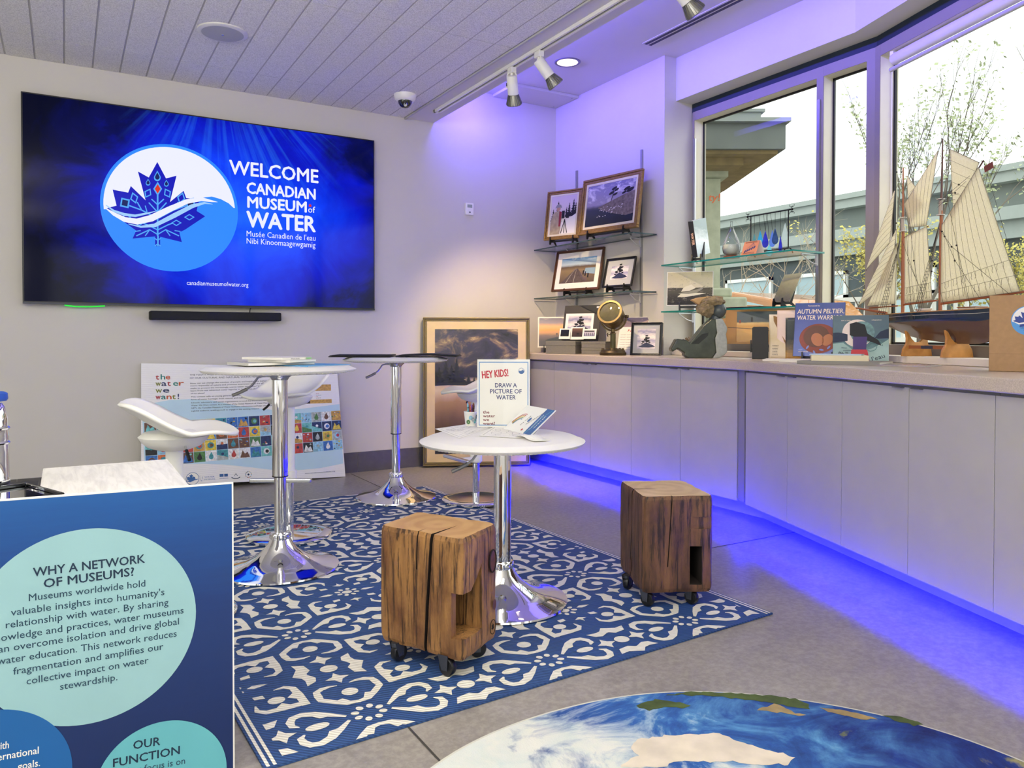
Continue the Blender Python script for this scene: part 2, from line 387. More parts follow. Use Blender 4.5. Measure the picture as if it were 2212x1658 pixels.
m.prism(FLAT, [(3.74, 4.075), tuple(bend(.18)[:2]), tuple(seg2(.18, 5.5)[:2]), tuple(seg2(.0, 5.5)[:2]), tuple(bend(.0)[:2]), (3.92, 4.075)], .886, .92); struct('trim_2', m, bevel=.003)

# linear air diffuser, downlight, ceiling speaker, dome camera, blind
m = MB().mat(UPC); m.bb((3.385, 1.2, UZ-.004), (3.475, 3.99, UZ)); t = Thing('air_diffuser', 'long black slotted air diffuser set in the raised ceiling', 'vent', (3.43, 2.6, UZ-.004)); t.part('frame', m)
m = MB().mat(GASK); m.bb((3.40, 1.2, UZ-.006), (3.422, 3.985, UZ-.004)); m.bb((3.437, 1.2, UZ-.006), (3.459, 3.985, UZ-.004)); t.part('slot', m)
t = Thing('downlight', 'round recessed downlight glowing in the raised ceiling above the picture shelves', 'ceiling light', (3.152, 4.541, UZ))
m = MB().mat(pm('grey_trim', '#77757a', .4)); m.lathe([(.074, -.003), (.09, -.006), (.096, -.002), (.096, 0)], (3.152, 4.541, UZ), 48); t.part('trim_ring', m)
LAMPW = pm('warm_lamp_diffuser', (1, .86, .72), .5, emit=1.3)
m = MB().mat(LAMPW); m.lathe([(.0, -.0035), (.05, -.0035), (.076, -.004)], (3.152, 4.541, UZ), 48); t.part('diffuser', m)
t = Thing('ceiling_speaker', 'round grey ceiling speaker with white rim among the tiles', 'speaker', (.764, 4.437, CZ))
m = MB().mat(pm('speaker_rim', '#d2d0ca', .5)); m.lathe([(.11, -.012), (.118, -.013), (.132, -.006), (.133, 0)], (.764, 4.437, CZ), 56); t.part('rim', m)
m = MB().mat(pm('speaker_grille', '#a9aaa5', .7, var=.1, vscale=300)); m.lathe([(0, -.016), (.06, -.0155), (.111, -.012)], (.764, 4.437, CZ), 56); t.part('grille', m)
m = MB().mat(CHROME_R); m.lathe([(0, -.0175), (.007, -.0172), (.008, -.015)], (.764, 4.437, CZ), 16); t.part('badge', m)
t = Thing('security_camera', 'white dome security camera under the tile ceiling near the bulkhead', 'camera', (2.053, 4.936, CZ))
m = MB().mat(WHITE); m.lathe([(.052, -.046), (.062, -.040), (.072, -.03), (.078, 0)], (2.053, 4.936, CZ), 40); t.part('housing', m)
m = MB().mat(pm('smoked_dome', '#0a0a0e', .06, coat=1)); m.lathe([(0, -.092), (.02, -.089), (.036, -.078), (.048, -.06), (.051, -.044)], (2.053, 4.936, CZ), 32); t.part('dome', m)
m = MB().mat(CHROME_R); m.lathe([(0, .0), (.012, -.001), (.013, .006)], (2.053-.012, 4.936-.034, CZ-.078), 16, axis=(.3, .8, .4)); t.part('lens', m)
t = Thing('roller_blind', 'white roller blind rolled up at the head of the big right window', 'blind', tuple(seg2(.02, 1.2, 2.5)))
a0 = seg2(-.035, .115, 2.535); a1 = seg2(-.035, 2.55, 2.535)
m = MB().mat(pm('blind_fabric', '#d8d4cc', .7)); m.cyl(a0, a1, .031, n=28); t.part('roll', m)
m = MB().mat(pm('blind_hem', '#b7b3ad', .5)); m.cyl(a0+Vector((.014, .03, -.048)), a1+Vector((.014, .03, -.048)), .012, n=14); t.part('hem_bar', m)
m = MB().mat(WHITE); m.box(a0+Vector((.0, .0, .02)), (.05, .02, .06)); t.part('bracket', m)
m = MB().mat(PAPER); c0 = seg2(-.07, .06, 2.5); m.tube([c0, c0-Vector((0, 0, 1.0)), c0-Vector((0, 0, 1.52))], .0025, 6); t.part('pull_chain', m)

# ------------------------------------------------------------------ track lights
TX = 2.392
t = Thing('lighting_track', 'white lighting track along the underside of the bulkhead', 'track', (TX, 3.5, CZ))
m = MB().mat(WHITE); m.bb((TX-.024, .2, CZ-.022), (TX-.010, 5.15, CZ-.002)); m.bb((TX+.010, .2, CZ-.022), (TX+.024, 5.15, CZ-.002)); m.bb((TX-.024, 5.13, CZ-.022), (TX+.024, 5.16, CZ-.002)); t.part('rail', m)
m = MB().mat(BLACK); m.bb((TX-.010, .2, CZ-.010), (TX+.010, 5.13, CZ-.002)); t.part('channel', m)
FIN = pm('lamp_heat_sink', '#8d8b85', .35, .8)
LED_ = pm('lit_lamp_face', (1, .93, .74), .4, emit=9)
def track_head(y, aim, label, power, ang):
    p0 = Vector((TX, y, CZ-.02)); aim = Vector(aim).normalized()
    t = Thing('track_spotlight', label, 'spotlight', (TX, y, CZ-.02), 0, 'spotlights on the ceiling track')
    m = MB().mat(WHITE); m.box(p0+Vector((0, 0, -.018)), (.036, .055, .036)); t.part('adapter', m, bevel=.004)
    piv = p0+Vector((0, 0, -.058)); m = MB().mat(WHITE); m.cyl(p0+Vector((0, 0, -.03)), piv, .009, n=12)
    side = aim.cross(Vector((0, 0, 1))); side = side.normalized() if side.length > .05 else Vector((1, 0, 0))
    m.tube([piv+side*.03*math.cos(k*PI/10)-Vector((0, 0, .030*math.sin(-k*PI/10)-.004)) for k in range(11)], .0045, 8); t.part('yoke', m)
    b0 = piv+aim*-.012; b1 = b0+aim*.115
    m = MB().mat(WHITE); m.lathe([(.0, 0), (.028, .001), (.033, .008), (.034, .115), (.030, .118), (0, .118)], b0, 32, aim); t.part('barrel', m)
    m = MB().mat(BLACK); m.box(b0+aim*.055-side*.034, (.006, .012, .02)); m.mat(WHITE); m.cyl(b0+aim*.07-side*.032, b0+aim*.07-side*.043, .006, n=10); t.part('switch', m)
    m = MB().mat(FIN); m.lathe([(.025, .113), (.030, .125), (.043, .160), (.047, .178), (.045, .182), (.040, .176)], b0, 40, aim)
    R = aim.to_track_quat('Z', 'Y').to_matrix()
    for k in range(20):
        a = 2*PI*k/20; d = R @ Vector((math.cos(a), math.sin(a), 0)); tn = R @ Vector((-math.sin(a), math.cos(a), 0))
        pts = [b0+aim*.118+d*.026, b0+aim*.118+d*.034, b0+aim*.172+d*.051, b0+aim*.180+d*.049]; q_ = [p+tn*.0016 for p in pts]+[p-tn*.0016 for p in pts]
        m.add(q_, [(0, 1, 2, 3), (7, 6, 5, 4), (0, 4, 5, 1), (1, 5, 6, 2), (2, 6, 7, 3)])
    t.part('heat_sink_lamp', m)
    m = MB().mat(LED_); m.lathe([(0, .174), (.041, .175)], b0, 32, aim); t.part('lamp_face', m)
    l = spot('track_lamp', b0+aim*.19, b0+aim*2, power, WARM, ang, .7, .035); return t
track_head(4.048, (.34, .40, -.85), 'track spotlight hanging nearly straight down, farthest along the track', 150, 78)
track_head(3.736, (.62, -.12, -.74), 'track spotlight tilted out toward the window, second from the far end', 50, 60)
track_head(2.60, (.62, -.10, -.62), 'grey finned track spotlight cut off by the top edge of the view', 30, 60)

# ------------------------------------------------------------------ cabinets and worktop
CT0, CT1 = .836, .885
HND = pm('tab_pull', '#77757a', .35, .6)
def cabinet(label, p, t, n, spans, pulls, depth=.44):
    # p origin on door face line, t along, n outward (to the room)
    c = p+t*((spans[0][0]+spans[-1][1])/2); T = Thing('base_cabinet', label, 'cabinet', (c.x, c.y, .11), 0, 'white base cabinets under the window counter')
    f = Frame(p, t, (0, 0, 1)); k = 1 if f.n.dot(n) > 0 else -1
    def pr(m, s0, s1, z0, z1, a, b): m.prism(f, ((s0, z0), (s1, z0), (s1, z1), (s0, z1)), *(sorted((k*a, k*b))))
    m = MB().mat(CABD); pr(m, spans[0][0]+.001, spans[-1][1]-.001, .115, CT0-.002, -depth, -.019); T.part('body', m)
    for i, (s0, s1) in enumerate(spans):
        m = MB().mat(CABW); pr(m, s0+.0015, s1-.0015, .108, CT0-.012, -.018, 0); d = T.part('door', m, bevel=.0012)
        if pulls[i]:
            a = s1-.075 if pulls[i] > 0 else s0+.025
            m = MB().mat(HND); pr(m, a, a+.05, CT0-.016, CT0-.0125, -.004, .016); T.part('pull', m, under=d)
    return T
C1 = Vector((3.20, 5.45, 0)); TD = Vector((0, -1, 0)); NI = Vector((-1, 0, 0))
cabinet('white base cabinet nearest the corner behind the big framed painting', C1, TD, NI, [(0, .673)], [0], .42)
cabinet('white two-door base cabinet under the searchlight end of the counter', C1, TD, NI, [(.673, 1.133), (1.133, 1.583)], [1, -1], .42)
cabinet('white two-door base cabinet just before the bend, behind the farther log stool', C1, TD, NI, [(1.583, 2.042), (2.042, 2.49)], [1, -1], .42)
C2 = Vector((3.173, 2.883, 0))
cabinet('white two-door base cabinet just past the bend under the picture books', C2, D2, N2, [(.012, .42), (.42, .845)], [1, -1])
cabinet('white two-door base cabinet under the model schooner', C2, D2, N2, [(.845, 1.252), (1.252, 1.65)], [1, -1])
cabinet('white base cabinet at the right edge of the view under the paper bag', C2, D2, N2, [(1.65, 2.06), (2.06, 2.47), (2.47, 2.88)], [1, -1, 1])
T = Thing('corner_filler', 'narrow pale filler post where the two cabinet runs meet', 'filler post', (3.2, 2.92, .11))
m = MB().mat(CABD); m.prism(FLAT, [(3.204, 2.957), (3.178, 2.888), (3.60, 2.75), (3.62, 2.957)], .115, CT0-.003); T.part('post', m)
m = MB().mat(KICKM)
m.prism(FLAT, [(3.36, 5.45), (3.36, 2.90), (2.60, .72), (2.66, .70), (3.42, 2.88), (3.42, 5.45)], 0, .112); struct('baseboard_cabinets', m)
q = NT('stone_laminate'); v = q.coord(); q.col(q.mix(.5, q.ramp(q.noise(v, 260, 3, .7), [(.35, '#9c8b7c'), (.65, '#d9cab9')]), '#c4b4a3')); q.b.inputs['Roughness'].default_value = .28; STONE = q.m
front = [(3.165, 5.45), (3.165, 3.25), (3.162, 3.10), (3.152, 2.98), (3.132, 2.87), (3.10, 2.76)]
e = C2+N2*.03; front += [tuple((e+D2*s)[:2]) for s in (.3, 1.2, 2.88)]
back = [tuple(seg2(.0, 3.2)[:2]), tuple(bend(.0)[:2]), (3.92, 4.06), (3.80, 4.06), (3.80, 4.072), (3.66, 4.072), (3.66, 5.45)]
m = MB().mat(STONE); m.prism(FLAT, (front+back), CT0, CT1)
wt = mesh_obj('worktop', m, bevel=.012, seg=3); tag(wt, 'long beige stone-look worktop bending along below the windows', 'worktop')

# ------------------------------------------------------------------ television and soundbar
def emat(name, color, s=1.0, base=.0):
    q = NT(name); c = srgb(color); q.b.inputs['Base Color'].default_value = (*[x*base for x in c], 1); q.b.inputs['Roughness'].default_value = .3; q.b.inputs['Specular IOR Level'].default_value = .15
    q.b.inputs['Emission Color'].default_value = (*c, 1); q.b.inputs['Emission Strength'].default_value = s; return q.m
TVF = Frame((-.216, 5.40, 1.217), (1, 0, 0), (0, 0, 1)); TVW, TVH = 2.216, 1.262
def tvp(a, b): return on_fr(a/2.602, 150+b/2.602, TVF)
t = Thing('television', 'large wall-mounted television showing a blue WELCOME screen', 'television', (.892, 5.40, 1.217))
m = MB().mat(BLACK); m.slab(TVF, 0, 0, TVW, TVH, -.052, 0); m.slab(TVF, .5, .3, 1.7, .9, -.056, -.05); t.part('case', m, bevel=.003)
m = MB().mat(pm('silver_bezel_edge', '#3a3b44', .3, .7)); m.slab(TVF, .0, -.006, TVW, .004, -.03, .002); t.part('bottom_bezel', m)
q = NT('screen_blue'); v = q.coord('Object')
sx = q.n('SeparateXYZ'); q.l(v, sx.inputs[0]); X = sx.outputs[0]; Z = sx.outputs[2]
# bright water centre, rays fanning down from the top
dx = q.math('DIVIDE', q.math('SUBTRACT', X, .18), 1.30); dz = q.math('DIVIDE', q.math('SUBTRACT', Z, .62), 1.05)
rad = q.math('SQRT', q.math('ADD', q.math('MULTIPLY', dx, dx), q.math('MULTIPLY', dz, dz)))
nn = q.noise(v, 2.6, 6, .6, .6)
f = q.math('ADD', rad, q.math('MULTIPLY', q.math('SUBTRACT', nn, .5), .7))
c0 = q.ramp(f, [(.0, '#1c62ff'), (.3, '#0a3cf2'), (.58, '#0414c0'), (.82, '#03084e'), (1, '#01041c')])
ang = q.math('DIVIDE', q.math('SUBTRACT', X, .0), q.math('SUBTRACT', 1.75, Z))
cb = q.n('CombineXYZ'); q.l(q.math('MULTIPLY', ang, 9), cb.inputs[0]); q.l(q.math('MULTIPLY', Z, .5), cb.inputs[1])
ry = q.noise(cb.outputs[0], 1.4, 4, .6); ray_ = q.ramp(ry, [(.48, (0, 0, 0)), (.85, (1, 1, 1))])
fade = q.ramp(Z, [(.35, (0, 0, 0)), (1.0, (1, 1, 1))]); fx = q.ramp(q.math('ABSOLUTE', q.math('SUBTRACT', X, .15)), [(.3, (1, 1, 1)), (.75, (0, 0, 0))])
c1 = q.mix(q.math('MULTIPLY', q.math('MULTIPLY', ray_, fade), q.math('MULTIPLY', fx, .42)), c0, '#3f9dff')
q.b.inputs['Base Color'].default_value = (0, 0, .004, 1); q.b.inputs['Roughness'].default_value = .08; q.b.inputs['Specular IOR Level'].default_value = .16; q.l(c1, q.b.inputs['Emission Color']); q.b.inputs['Emission Strength'].default_value = 1.0
m = MB().mat(q.m); m.rect(TVF, .008, .010, TVW-.008, TVH-.008, .0005); scr = t.part('screen', m)
LB = emat('screen_light_blue', '#2c86ff'); SW = emat('screen_white', '#e6e8fb'); DB = emat('screen_dark_blue', '#0a10b4'); SKB = emat('screen_sky_line', '#4fa4f2'); RED = emat('screen_red', '#d8301c'); ND = emat('screen_navy', '#0b1a5e'); PB = emat('screen_pale_blue', '#9cc8f8')
m = MB(); uL, vL = tvp(565, 770); uR, _ = tvp(1335, 780); _, vT = tvp(950, 418); _, vB = tvp(950, 1136)
cu, cv, R0 = (uL+uR)/2, (vT+vB)/2, (uR-uL)/4+(vT-vB)/4
m.mat(LB).disc(TVF, cu, cv, R0, .0010, 72)
wave = [tvp(*p) for p in ((1313, 778), (1285, 752), (1240, 728), (1190, 714), (1165, 717), (1120, 722), (1050, 745), (950, 790), (850, 832), (760, 845), (680, 822), (600, 785))]
ri = R0*.955; a0 = math.atan2(wave[-1][1]-cv, wave[-1][0]-cu); a1 = math.atan2(wave[0][1]-cv, wave[0][0]-cu)
if a0 < 0: a0 += 2*PI
arc = [(cu+ri*math.cos(a0+(a1-a0)*k/40), cv+ri*math.sin(a0+(a1-a0)*k/40)) for k in range(41)]
m.mat(SW).poly(TVF, (arc+wave)[::-1], .0014)
leaf = [(884, 520), (933, 612), (992, 597), (955, 745), (1032, 682), (1046, 722), (1120, 732), (1105, 795), (1153, 825), (1040, 900), (1008, 915), (1022, 970), (900, 940), (900, 993), (872, 993), (872, 938), (745, 950), (765, 905), (640, 815), (598, 780), (655, 765), (633, 675), (720, 692), (735, 655), (818, 735), (775, 573), (836, 607)]
m.mat(DB).poly(TVF, [tvp(*p) for p in leaf][::-1], .0018)
def tst(pts, wd, mat, d=.0021): m.mat(mat).stroke(TVF, [tvp(*p) for p in pts], [x*.00106 for x in wd] if isinstance(wd, list) else wd*.00106, d)
def dia(x, y, w_, h_, mat, inner=None, rot=0):
    c, s_ = math.cos(rot), math.sin(rot); P = [(0, -h_), (w_, 0), (0, h_), (-w_, 0)]; P = [(x+a*c-b*s_, y+a*s_+b*c) for a, b in P]
    m.mat(mat).poly(TVF, [tvp(*p) for p in P][::-1], .0022)
    if inner: P2 = [(x+(a-x)*.66, y+(b-y)*.66) for a, b in P]; m.mat(inner).poly(TVF, [tvp(*p) for p in P2][::-1], .0026)
def drop(x, y, w_, h_):
    P = [(x, y-h_)]+[(x+w_*math.cos(a), y+h_*.25+w_*math.sin(a)*1.05) for a in [(-.35+k*.32)*1 for k in range(13)]]
    m.mat(SKB).poly(TVF, [tvp(*p) for p in P][::-1], .0022); m.mat(ND).poly(TVF, [tvp(x+(a-x)*.68, y+(b-y)*.68) for a, b in P][::-1], .0026)
drop(884, 600, 19, 32); drop(832, 634, 13, 20); drop(935, 640, 13, 20); dia(886, 671, 25, 40, SKB, RED)
tst([(886, 705), (886, 935)], 9, SKB); tst([(888, 935), (887, 992)], 9, SKB)
for sg in (-1, 1):
    X = lambda d: 886+sg*d
    dia(X(55), 695, 22, 30, SKB, DB, -sg*.5); tst([(X(0), 760), (X(35), 728)], 7, SKB); tst([(X(2), 800), (X(50), 748)], 7, SKB)
    dia(X(132), 722, 24, 34, SKB, DB, sg*.3); dia(X(184), 750, 34, 36, SKB, ND, sg*.6); tst([(X(5), 835), (X(90), 790), (X(160), 765)], 8, SKB); tst([(X(90), 790), (X(115), 745)], 7, SKB)
    tst([(X(60), 800), (X(70), 765)], 6, SKB); dia(X(178), 830, 30, 18, SKB, DB); dia(X(105), 862, 30, 18, SKB, DB)
    tst([(X(3), 900), (X(60), 872), (X(100), 858)], 7, SKB); tst([(X(3), 925), (X(45), 900), (X(120), 935)], 7, SKB); tst([(X(45), 900), (X(70), 935)], 6, SKB); tst([(X(95), 905), (X(128), 910)], 6, SKB)
    tst([(X(0), 960), (X(18), 948)], 6, SKB); tst([(X(0), 980), (X(16), 992)], 6, SKB)
tst([(595, 762), (640, 795), (700, 815), (760, 822), (830, 808), (880, 795)], [4, 13, 17, 15, 10, 2], PB, .003)
tst([(592, 778), (640, 812), (700, 843), (770, 855), (850, 836), (950, 786), (1050, 742), (1130, 728), (1190, 740), (1222, 745)], [4, 20, 30, 36, 40, 34, 28, 26, 12, 2], SW, .0032)
tst([(720, 868), (790, 884), (870, 876), (980, 820), (1080, 768), (1150, 750), (1195, 757)], [3, 12, 22, 28, 24, 12, 2], PB, .003)
t.part('emblem', m, under=scr, label='round water and maple leaf emblem')
m = MB().mat(SW)
def tvt(body, a, b, cap, bold): 
    u0, v0 = tvp(*a); u1, v1 = tvp(*b); m.text(TVF, body, u0, (v0+v1)/2, cap, u1-u0, 'L', bold, .0012)
tvt('WELCOME', (1290, 583), (1788, 640), .094, .03); tvt('CANADIAN', (1388, 695), (1772, 730), .075, .045); tvt('MUSEUM', (1392, 773), (1722, 803), .075, .045)
tvt('of', (1732, 803), (1771, 806), .045, .01); tvt('WATER', (1388, 883), (1772, 912), .108, .045); tvt("Musée Canadien de l'eau", (1386, 936), (1773, 963), .039, 0)
tvt('Nibi Kinoomaagewgamig', (1386, 975), (1773, 1003), .039, 0)
m.mat(RED); u0, v0 = tvp(1743, 765); lf = [(0, 1), (.3, .5), (.7, .6), (.55, -.1), (.95, -.2), (.4, -.6), (.1, -.6), (0, -1), (-.1, -.6), (-.4, -.6), (-.95, -.2), (-.55, -.1), (-.7, .6), (-.3, .5)]
m.poly(TVF, [(u0+a*.013, v0+b*.013) for a, b in lf][::-1], .0012); t.part('lettering', m, under=scr, label='white welcome lettering'); m = MB().mat(SW); tvt('canadianmuseumofwater.org', (1050, 1209), (1396, 1222), .029, 0)
t.part('web_address', m, under=scr)
t = Thing('soundbar', 'slim black soundbar mounted under the television', 'soundbar', (.887, 5.41, 1.12))
m = MB().mat(pm('black_fabric', '#101216', .8, bump=.4, bscale=500)); m.bb((.472, 5.355, 1.122), (1.302, 5.452, 1.180)); t.part('body', m, bevel=.008)
m = MB().mat(BLACK); m.tube([(1.10, 5.42, 1.178), (1.103, 5.42, 1.20), (1.108, 5.42, 1.212)], .004, 8); t.part('cable', m)
m = MB().mat(emat('green_glow_cable', '#35d845', 1.2)); m.tube([(0, 5.43, 1.207), (.06, 5.425, 1.199), (.14, 5.425, 1.200), (.22, 5.43, 1.207)], .004, 8)
tag(mesh_obj('lit_cable', m), 'short glowing green cable hanging below the left end of the television', 'cable')
t = Thing('wall_sensor', 'small white thermostat box on the wall right of the television', 'thermostat', (2.819, TW, 1.995))
m = MB().mat(WHITE); m.bb((2.783, TW-.022, 1.997), (2.855, TW, 2.093)); t.part('case', m, bevel=.004)
m = MB().mat(pm('lcd_grey', '#98a294', .3)); m.bb((2.797, TW-.0235, 2.055), (2.841, TW-.0215, 2.08)); t.part('display', m)
m = MB().mat(pm('grey_button', '#7d7f80', .5)); m.bb((2.812, TW-.026, 2.012), (2.826, TW-.021, 2.024)); t.part('button', m)

# ------------------------------------------------------------------ rug
RC = Vector((2.222, 1.880, 0)); ra = math.radians(2.6); RX = Vector((-math.cos(ra), -math.sin(ra), 0)); RY = Vector((-math.sin(ra), math.cos(ra), 0))
RW, RL = 1.83, 2.80
RF = Frame(RC+RX*RW+Vector((0, 0, .0)), -RX, RY)          # origin near-left corner, u right, v away
q = NT('woven_blue'); v = q.coord(); wv = q.n('TexWave'); wv.inputs['Scale'].default_value = 42; wv.inputs['Distortion'].default_value = .6; wv.inputs['Detail'].default_value = 1; wv.bands_direction = 'DIAGONAL'; q.l(v, wv.inputs[0])
q.col(q.mix(.35, q.ramp(q.noise(v, 5, 4), [(.3, '#1f3f74'), (.7, '#2a4f88')]), q.ramp(wv.outputs['Fac'], [(.2, '#122a57'), (.7, '#3a639c')]))); q.b.inputs['Roughness'].default_value = .6; q.bump(wv.outputs['Fac'], .5, .003); RUGB = q.m
q = NT('woven_cream'); v = q.coord(); wv = q.n('TexWave'); wv.inputs['Scale'].default_value = 42; wv.inputs['Distortion'].default_value = .6; wv.bands_direction = 'DIAGONAL'; q.l(v, wv.inputs[0])
q.col(q.mix(.3, '#e9e5d6', q.ramp(wv.outputs['Fac'], [(.1, '#b8b09a'), (.5, '#f4f1e4')]))); q.b.inputs['Roughness'].default_value = .6; q.bump(wv.outputs['Fac'], .4, .003); RUGC = q.m
def clip(poly, x0, y0, x1, y1):
    for ax, lim, sg in ((0, x0, 1), (0, x1, -1), (1, y0, 1), (1, y1, -1)):
        o = []
        for i, p in enumerate(poly):
            r = poly[i-1]; ip = (p[ax]-lim)*sg >= 0; ir = (r[ax]-lim)*sg >= 0
            if ip != ir:
                k = (lim-r[ax])/(p[ax]-r[ax]); o.append((r[0]+(p[0]-r[0])*k, r[1]+(p[1]-r[1])*k))
            if ip: o.append(p)
        poly = o
        if len(poly) < 3: return []
    return poly
def ov(u, v, a, b, rot=0, n=14): return [(u+a*math.cos(t)*math.cos(rot)-b*math.sin(t)*math.sin(rot), v+a*math.cos(t)*math.sin(rot)+b*math.sin(t)*math.cos(rot)) for t in [2*PI*k/n for k in range(n)]]
def ribbon(pts, wd):
    out = []; n = len(pts)
    for i in range(n-1):
        q4 = []
        for j, sg in ((i, 1), (i+1, 1), (i+1, -1), (i, -1)):
            a = pts[max(j-1, 0)]; b = pts[min(j+1, n-1)]; tx, ty = b[0]-a[0], b[1]-a[1]; l = math.hypot(tx, ty)
            q4.append((pts[j][0]-ty/l*wd[j]/2*sg, pts[j][1]+tx/l*wd[j]/2*sg))
        out.append(q4[::-1])
    return out
PU, PV = .597, .630
mot = []                                                        # shapes within one repeat, ring of dots at 0,0
def rot(P, a): return [(x*math.cos(a)-y*math.sin(a), x*math.sin(a)+y*math.cos(a)) for x, y in P]
def ccw(P): return P if sum(P[k-1][0]*P[k][1]-P[k][0]*P[k-1][1] for k in range(len(P))) > 0 else P[::-1]
def put(P, dx_=0, dy_=0, sx_=1, sy_=1): mot.append(ccw([(x*sx_+dx_, y*sy_+dy_) for x, y in P]))
for k in range(8): a = 2*PI*(k+.5)/8; put(ov(.0375*math.cos(a), .0355*math.sin(a), .0115, .0095, a))
hu = [(.060, .012), (.095, .043), (.128, .069), (.160, .083), (.184, .077), (.196, .058), (.197, .034), (.182, .021)]; hw = [.009, .019, .025, .023, .023, .023, .018, .005]
hv = [(-.002, .072), (.030, .078), (.058, .103), (.087, .133), (.086, .160), (.083, .184), (.064, .196), (.040, .199), (.018, .195)]; hx = [.014, .021, .021, .021, .023, .020, .018, .012, .004]
for sg in (1, -1):
    put(ov(.142, 0, .032, .0165), 0, 0, sg); put(ov(0, .141, .024, .023), 0, 0, 1, sg)
    for s2 in (1, -1):
        for r_ in ribbon(hu, hw): put(r_, 0, 0, sg, s2)
        put([(.100, .036), (.142, .068), (.124, .038)], 0, 0, sg, s2)
        for r_ in ribbon(hv, hx): put(r_, 0, 0, s2, sg)
        put([(.016, .080), (.054, .106), (.033, .112)], 0, 0, s2, sg)
star = []
for k in range(8): a = k*PI/4; r_ = .037 if k % 2 == 0 else .017; star.append((r_*math.cos(a), r_*math.sin(a)))
leafp = [(.091, .079), (.06, .061), (.053, .037), (.068, .006), (.068, -.002), (.052, -.020), (.058, -.062), (.091, -.079), (.087, -.045), (.100, -.02), (.111, 0), (.090, .022), (.086, .045)]
for (dx_, dy_, ro, e) in ((0, PV/2, 0, .073), (PU/2, 0, PI/2, .066)):
    put(ov(0, 0, .027, .025), dx_, dy_)
    for sg in (1, -1):
        put(rot([(x, y+e*sg) for x, y in star], ro), dx_, dy_); put(rot([(x*sg, y*sg) for x, y in leafp], ro), dx_, dy_)
cu_, cv_2 = PU/2, PV/2
put(ov(0, 0, .020, .017), cu_, cv_2)
for k in range(8): a = 2*PI*(k+.5)/8; put(ov(.037*math.cos(a), .036*math.sin(a), .0115, .0085, a), cu_, cv_2)
br_ = [(-.170, .172), (-.171, .112), (-.168, .066), (-.148, .047), (-.118, .050)]; bw2 = [.024, .024, .021, .016, .004]
for k in range(4):
    a = k*PI/2; put(rot([(.056, 0), (.074, -.011), (.092, -.008), (.116, 0), (.092, .008), (.074, .011)] if k % 2 == 0 else [(.080, 0), (.096, -.026), (.100, -.006), (.122, 0), (.100, .006), (.096, .026)], a), cu_, cv_2)
for sx_ in (1, -1):
    for sy_ in (1, -1):
        put([(-.083, .066), (-.055, .064), (-.057, .082), (-.085, .088)], cu_, cv_2, sx_, sy_); put(ov(-.108, .115, .024, .021), cu_, cv_2, sx_, sy_)
        for sw in (0, 1):
            f_ = (lambda P: P) if sw == 0 else (lambda P: [(-y, -x) for x, y in P])
            for r_ in ribbon(br_, bw2): put(f_(r_), cu_, cv_2, sx_, sy_)
            put(f_([(-.162, .138), (-.138, .116), (-.162, .092)]), cu_, cv_2, sx_, sy_)
        put([(-.182, .184), (-.158, .184), (-.158, .160), (-.182, .160)], cu_, cv_2, sx_, sy_)
m = MB().mat(RUGB); m.prism(RF, [(0, 0), (RW, 0), (RW, RL), (0, RL)], .001, .007)
m.mat(RUGC)
n0 = on_fr(640.8, 1370.3, Frame((0, 0, .007), RF.x, RF.y)); p00 = RF.x*n0[0]+RF.y*n0[1]; d0 = p00-RF.o; n0 = (d0.dot(RF.x), d0.dot(RF.y))
for i in range(-2, 4):
    for j in range(-2, 6):
        for mi, P in enumerate(mot):
            P2_ = [(x+n0[0]+i*PU, y+n0[1]+j*PV) for x, y in P]
            c_ = clip(P2_, .05, .004, RW-.05, RL-.004)
            if len(c_) > 2:
                ar = sum(c_[k-1][0]*c_[k][1]-c_[k][0]*c_[k-1][1] for k in range(len(c_)))
                m.poly(RF, c_ if ar > 0 else c_[::-1], .0078+(mi % 9)*.00006)
for a, b in ((.006, .014), (.022, .030)):
    for e in (a, RW-b): m.rect(RF, e, .004, e+b-a, RL-.004, .0078)
tag(mesh_obj('area_rug', m), 'large blue area rug with a cream quatrefoil lattice pattern', 'rug')

# round earth rug
from mathutils import noise as NO
q = NT('earth_print'); v = q.coord('Object')
n1 = q.noise(v, 2.1, 8, .62, 1.6); n2 = q.noise(v, 3.3, 9, .65, 2.4); n3 = q.noise(v, 7, 6, .6, 1)
sx = q.n('SeparateXYZ'); q.l(v, sx.inputs[0])
sea = q.ramp(n2, [(.25, '#16306e'), (.45, '#2a5ca2'), (.6, '#5a96c6'), (.75, '#a4c4d2')])
gx = q.math('ADD', q.math('MULTIPLY', sx.outputs[0], .55), q.math('MULTIPLY', q.math('SUBTRACT', n1, .5), 1.1))
deep = q.mix(q.ramp(gx, [(.12, (0, 0, 0)), (.42, (1, 1, 1))]), sea, q.ramp(n2, [(.3, '#0b1450'), (.7, '#1a3f92')]))
land = q.ramp(n3, [(.3, '#4b5a2a'), (.5, '#8b8a56'), (.7, '#b9ad84')])
c2 = q.mix(q.ramp(n1, [(.60, (0, 0, 0)), (.66, (1, 1, 1))]), deep, land)
cl = q.math('ADD', q.math('MULTIPLY', n2, .7), q.math('SUBTRACT', .20, q.math('MULTIPLY', sx.outputs[0], .44)))
c3 = q.mix(q.ramp(cl, [(.45, (0, 0, 0)), (.60, (.92,)*3)]), c2, q.ramp(n3, [(.3, '#c9d3cb'), (.7, '#e6e1d2')]))
q.col(c3); q.b.inputs['Roughness'].default_value = .9; q.bump(q.noise(v, 240, 2), .35, .003); EARTH = q.m
t = Thing('round_rug', 'round rug printed like planet earth lying at the bottom edge', 'rug', (1.112, .849, 0))
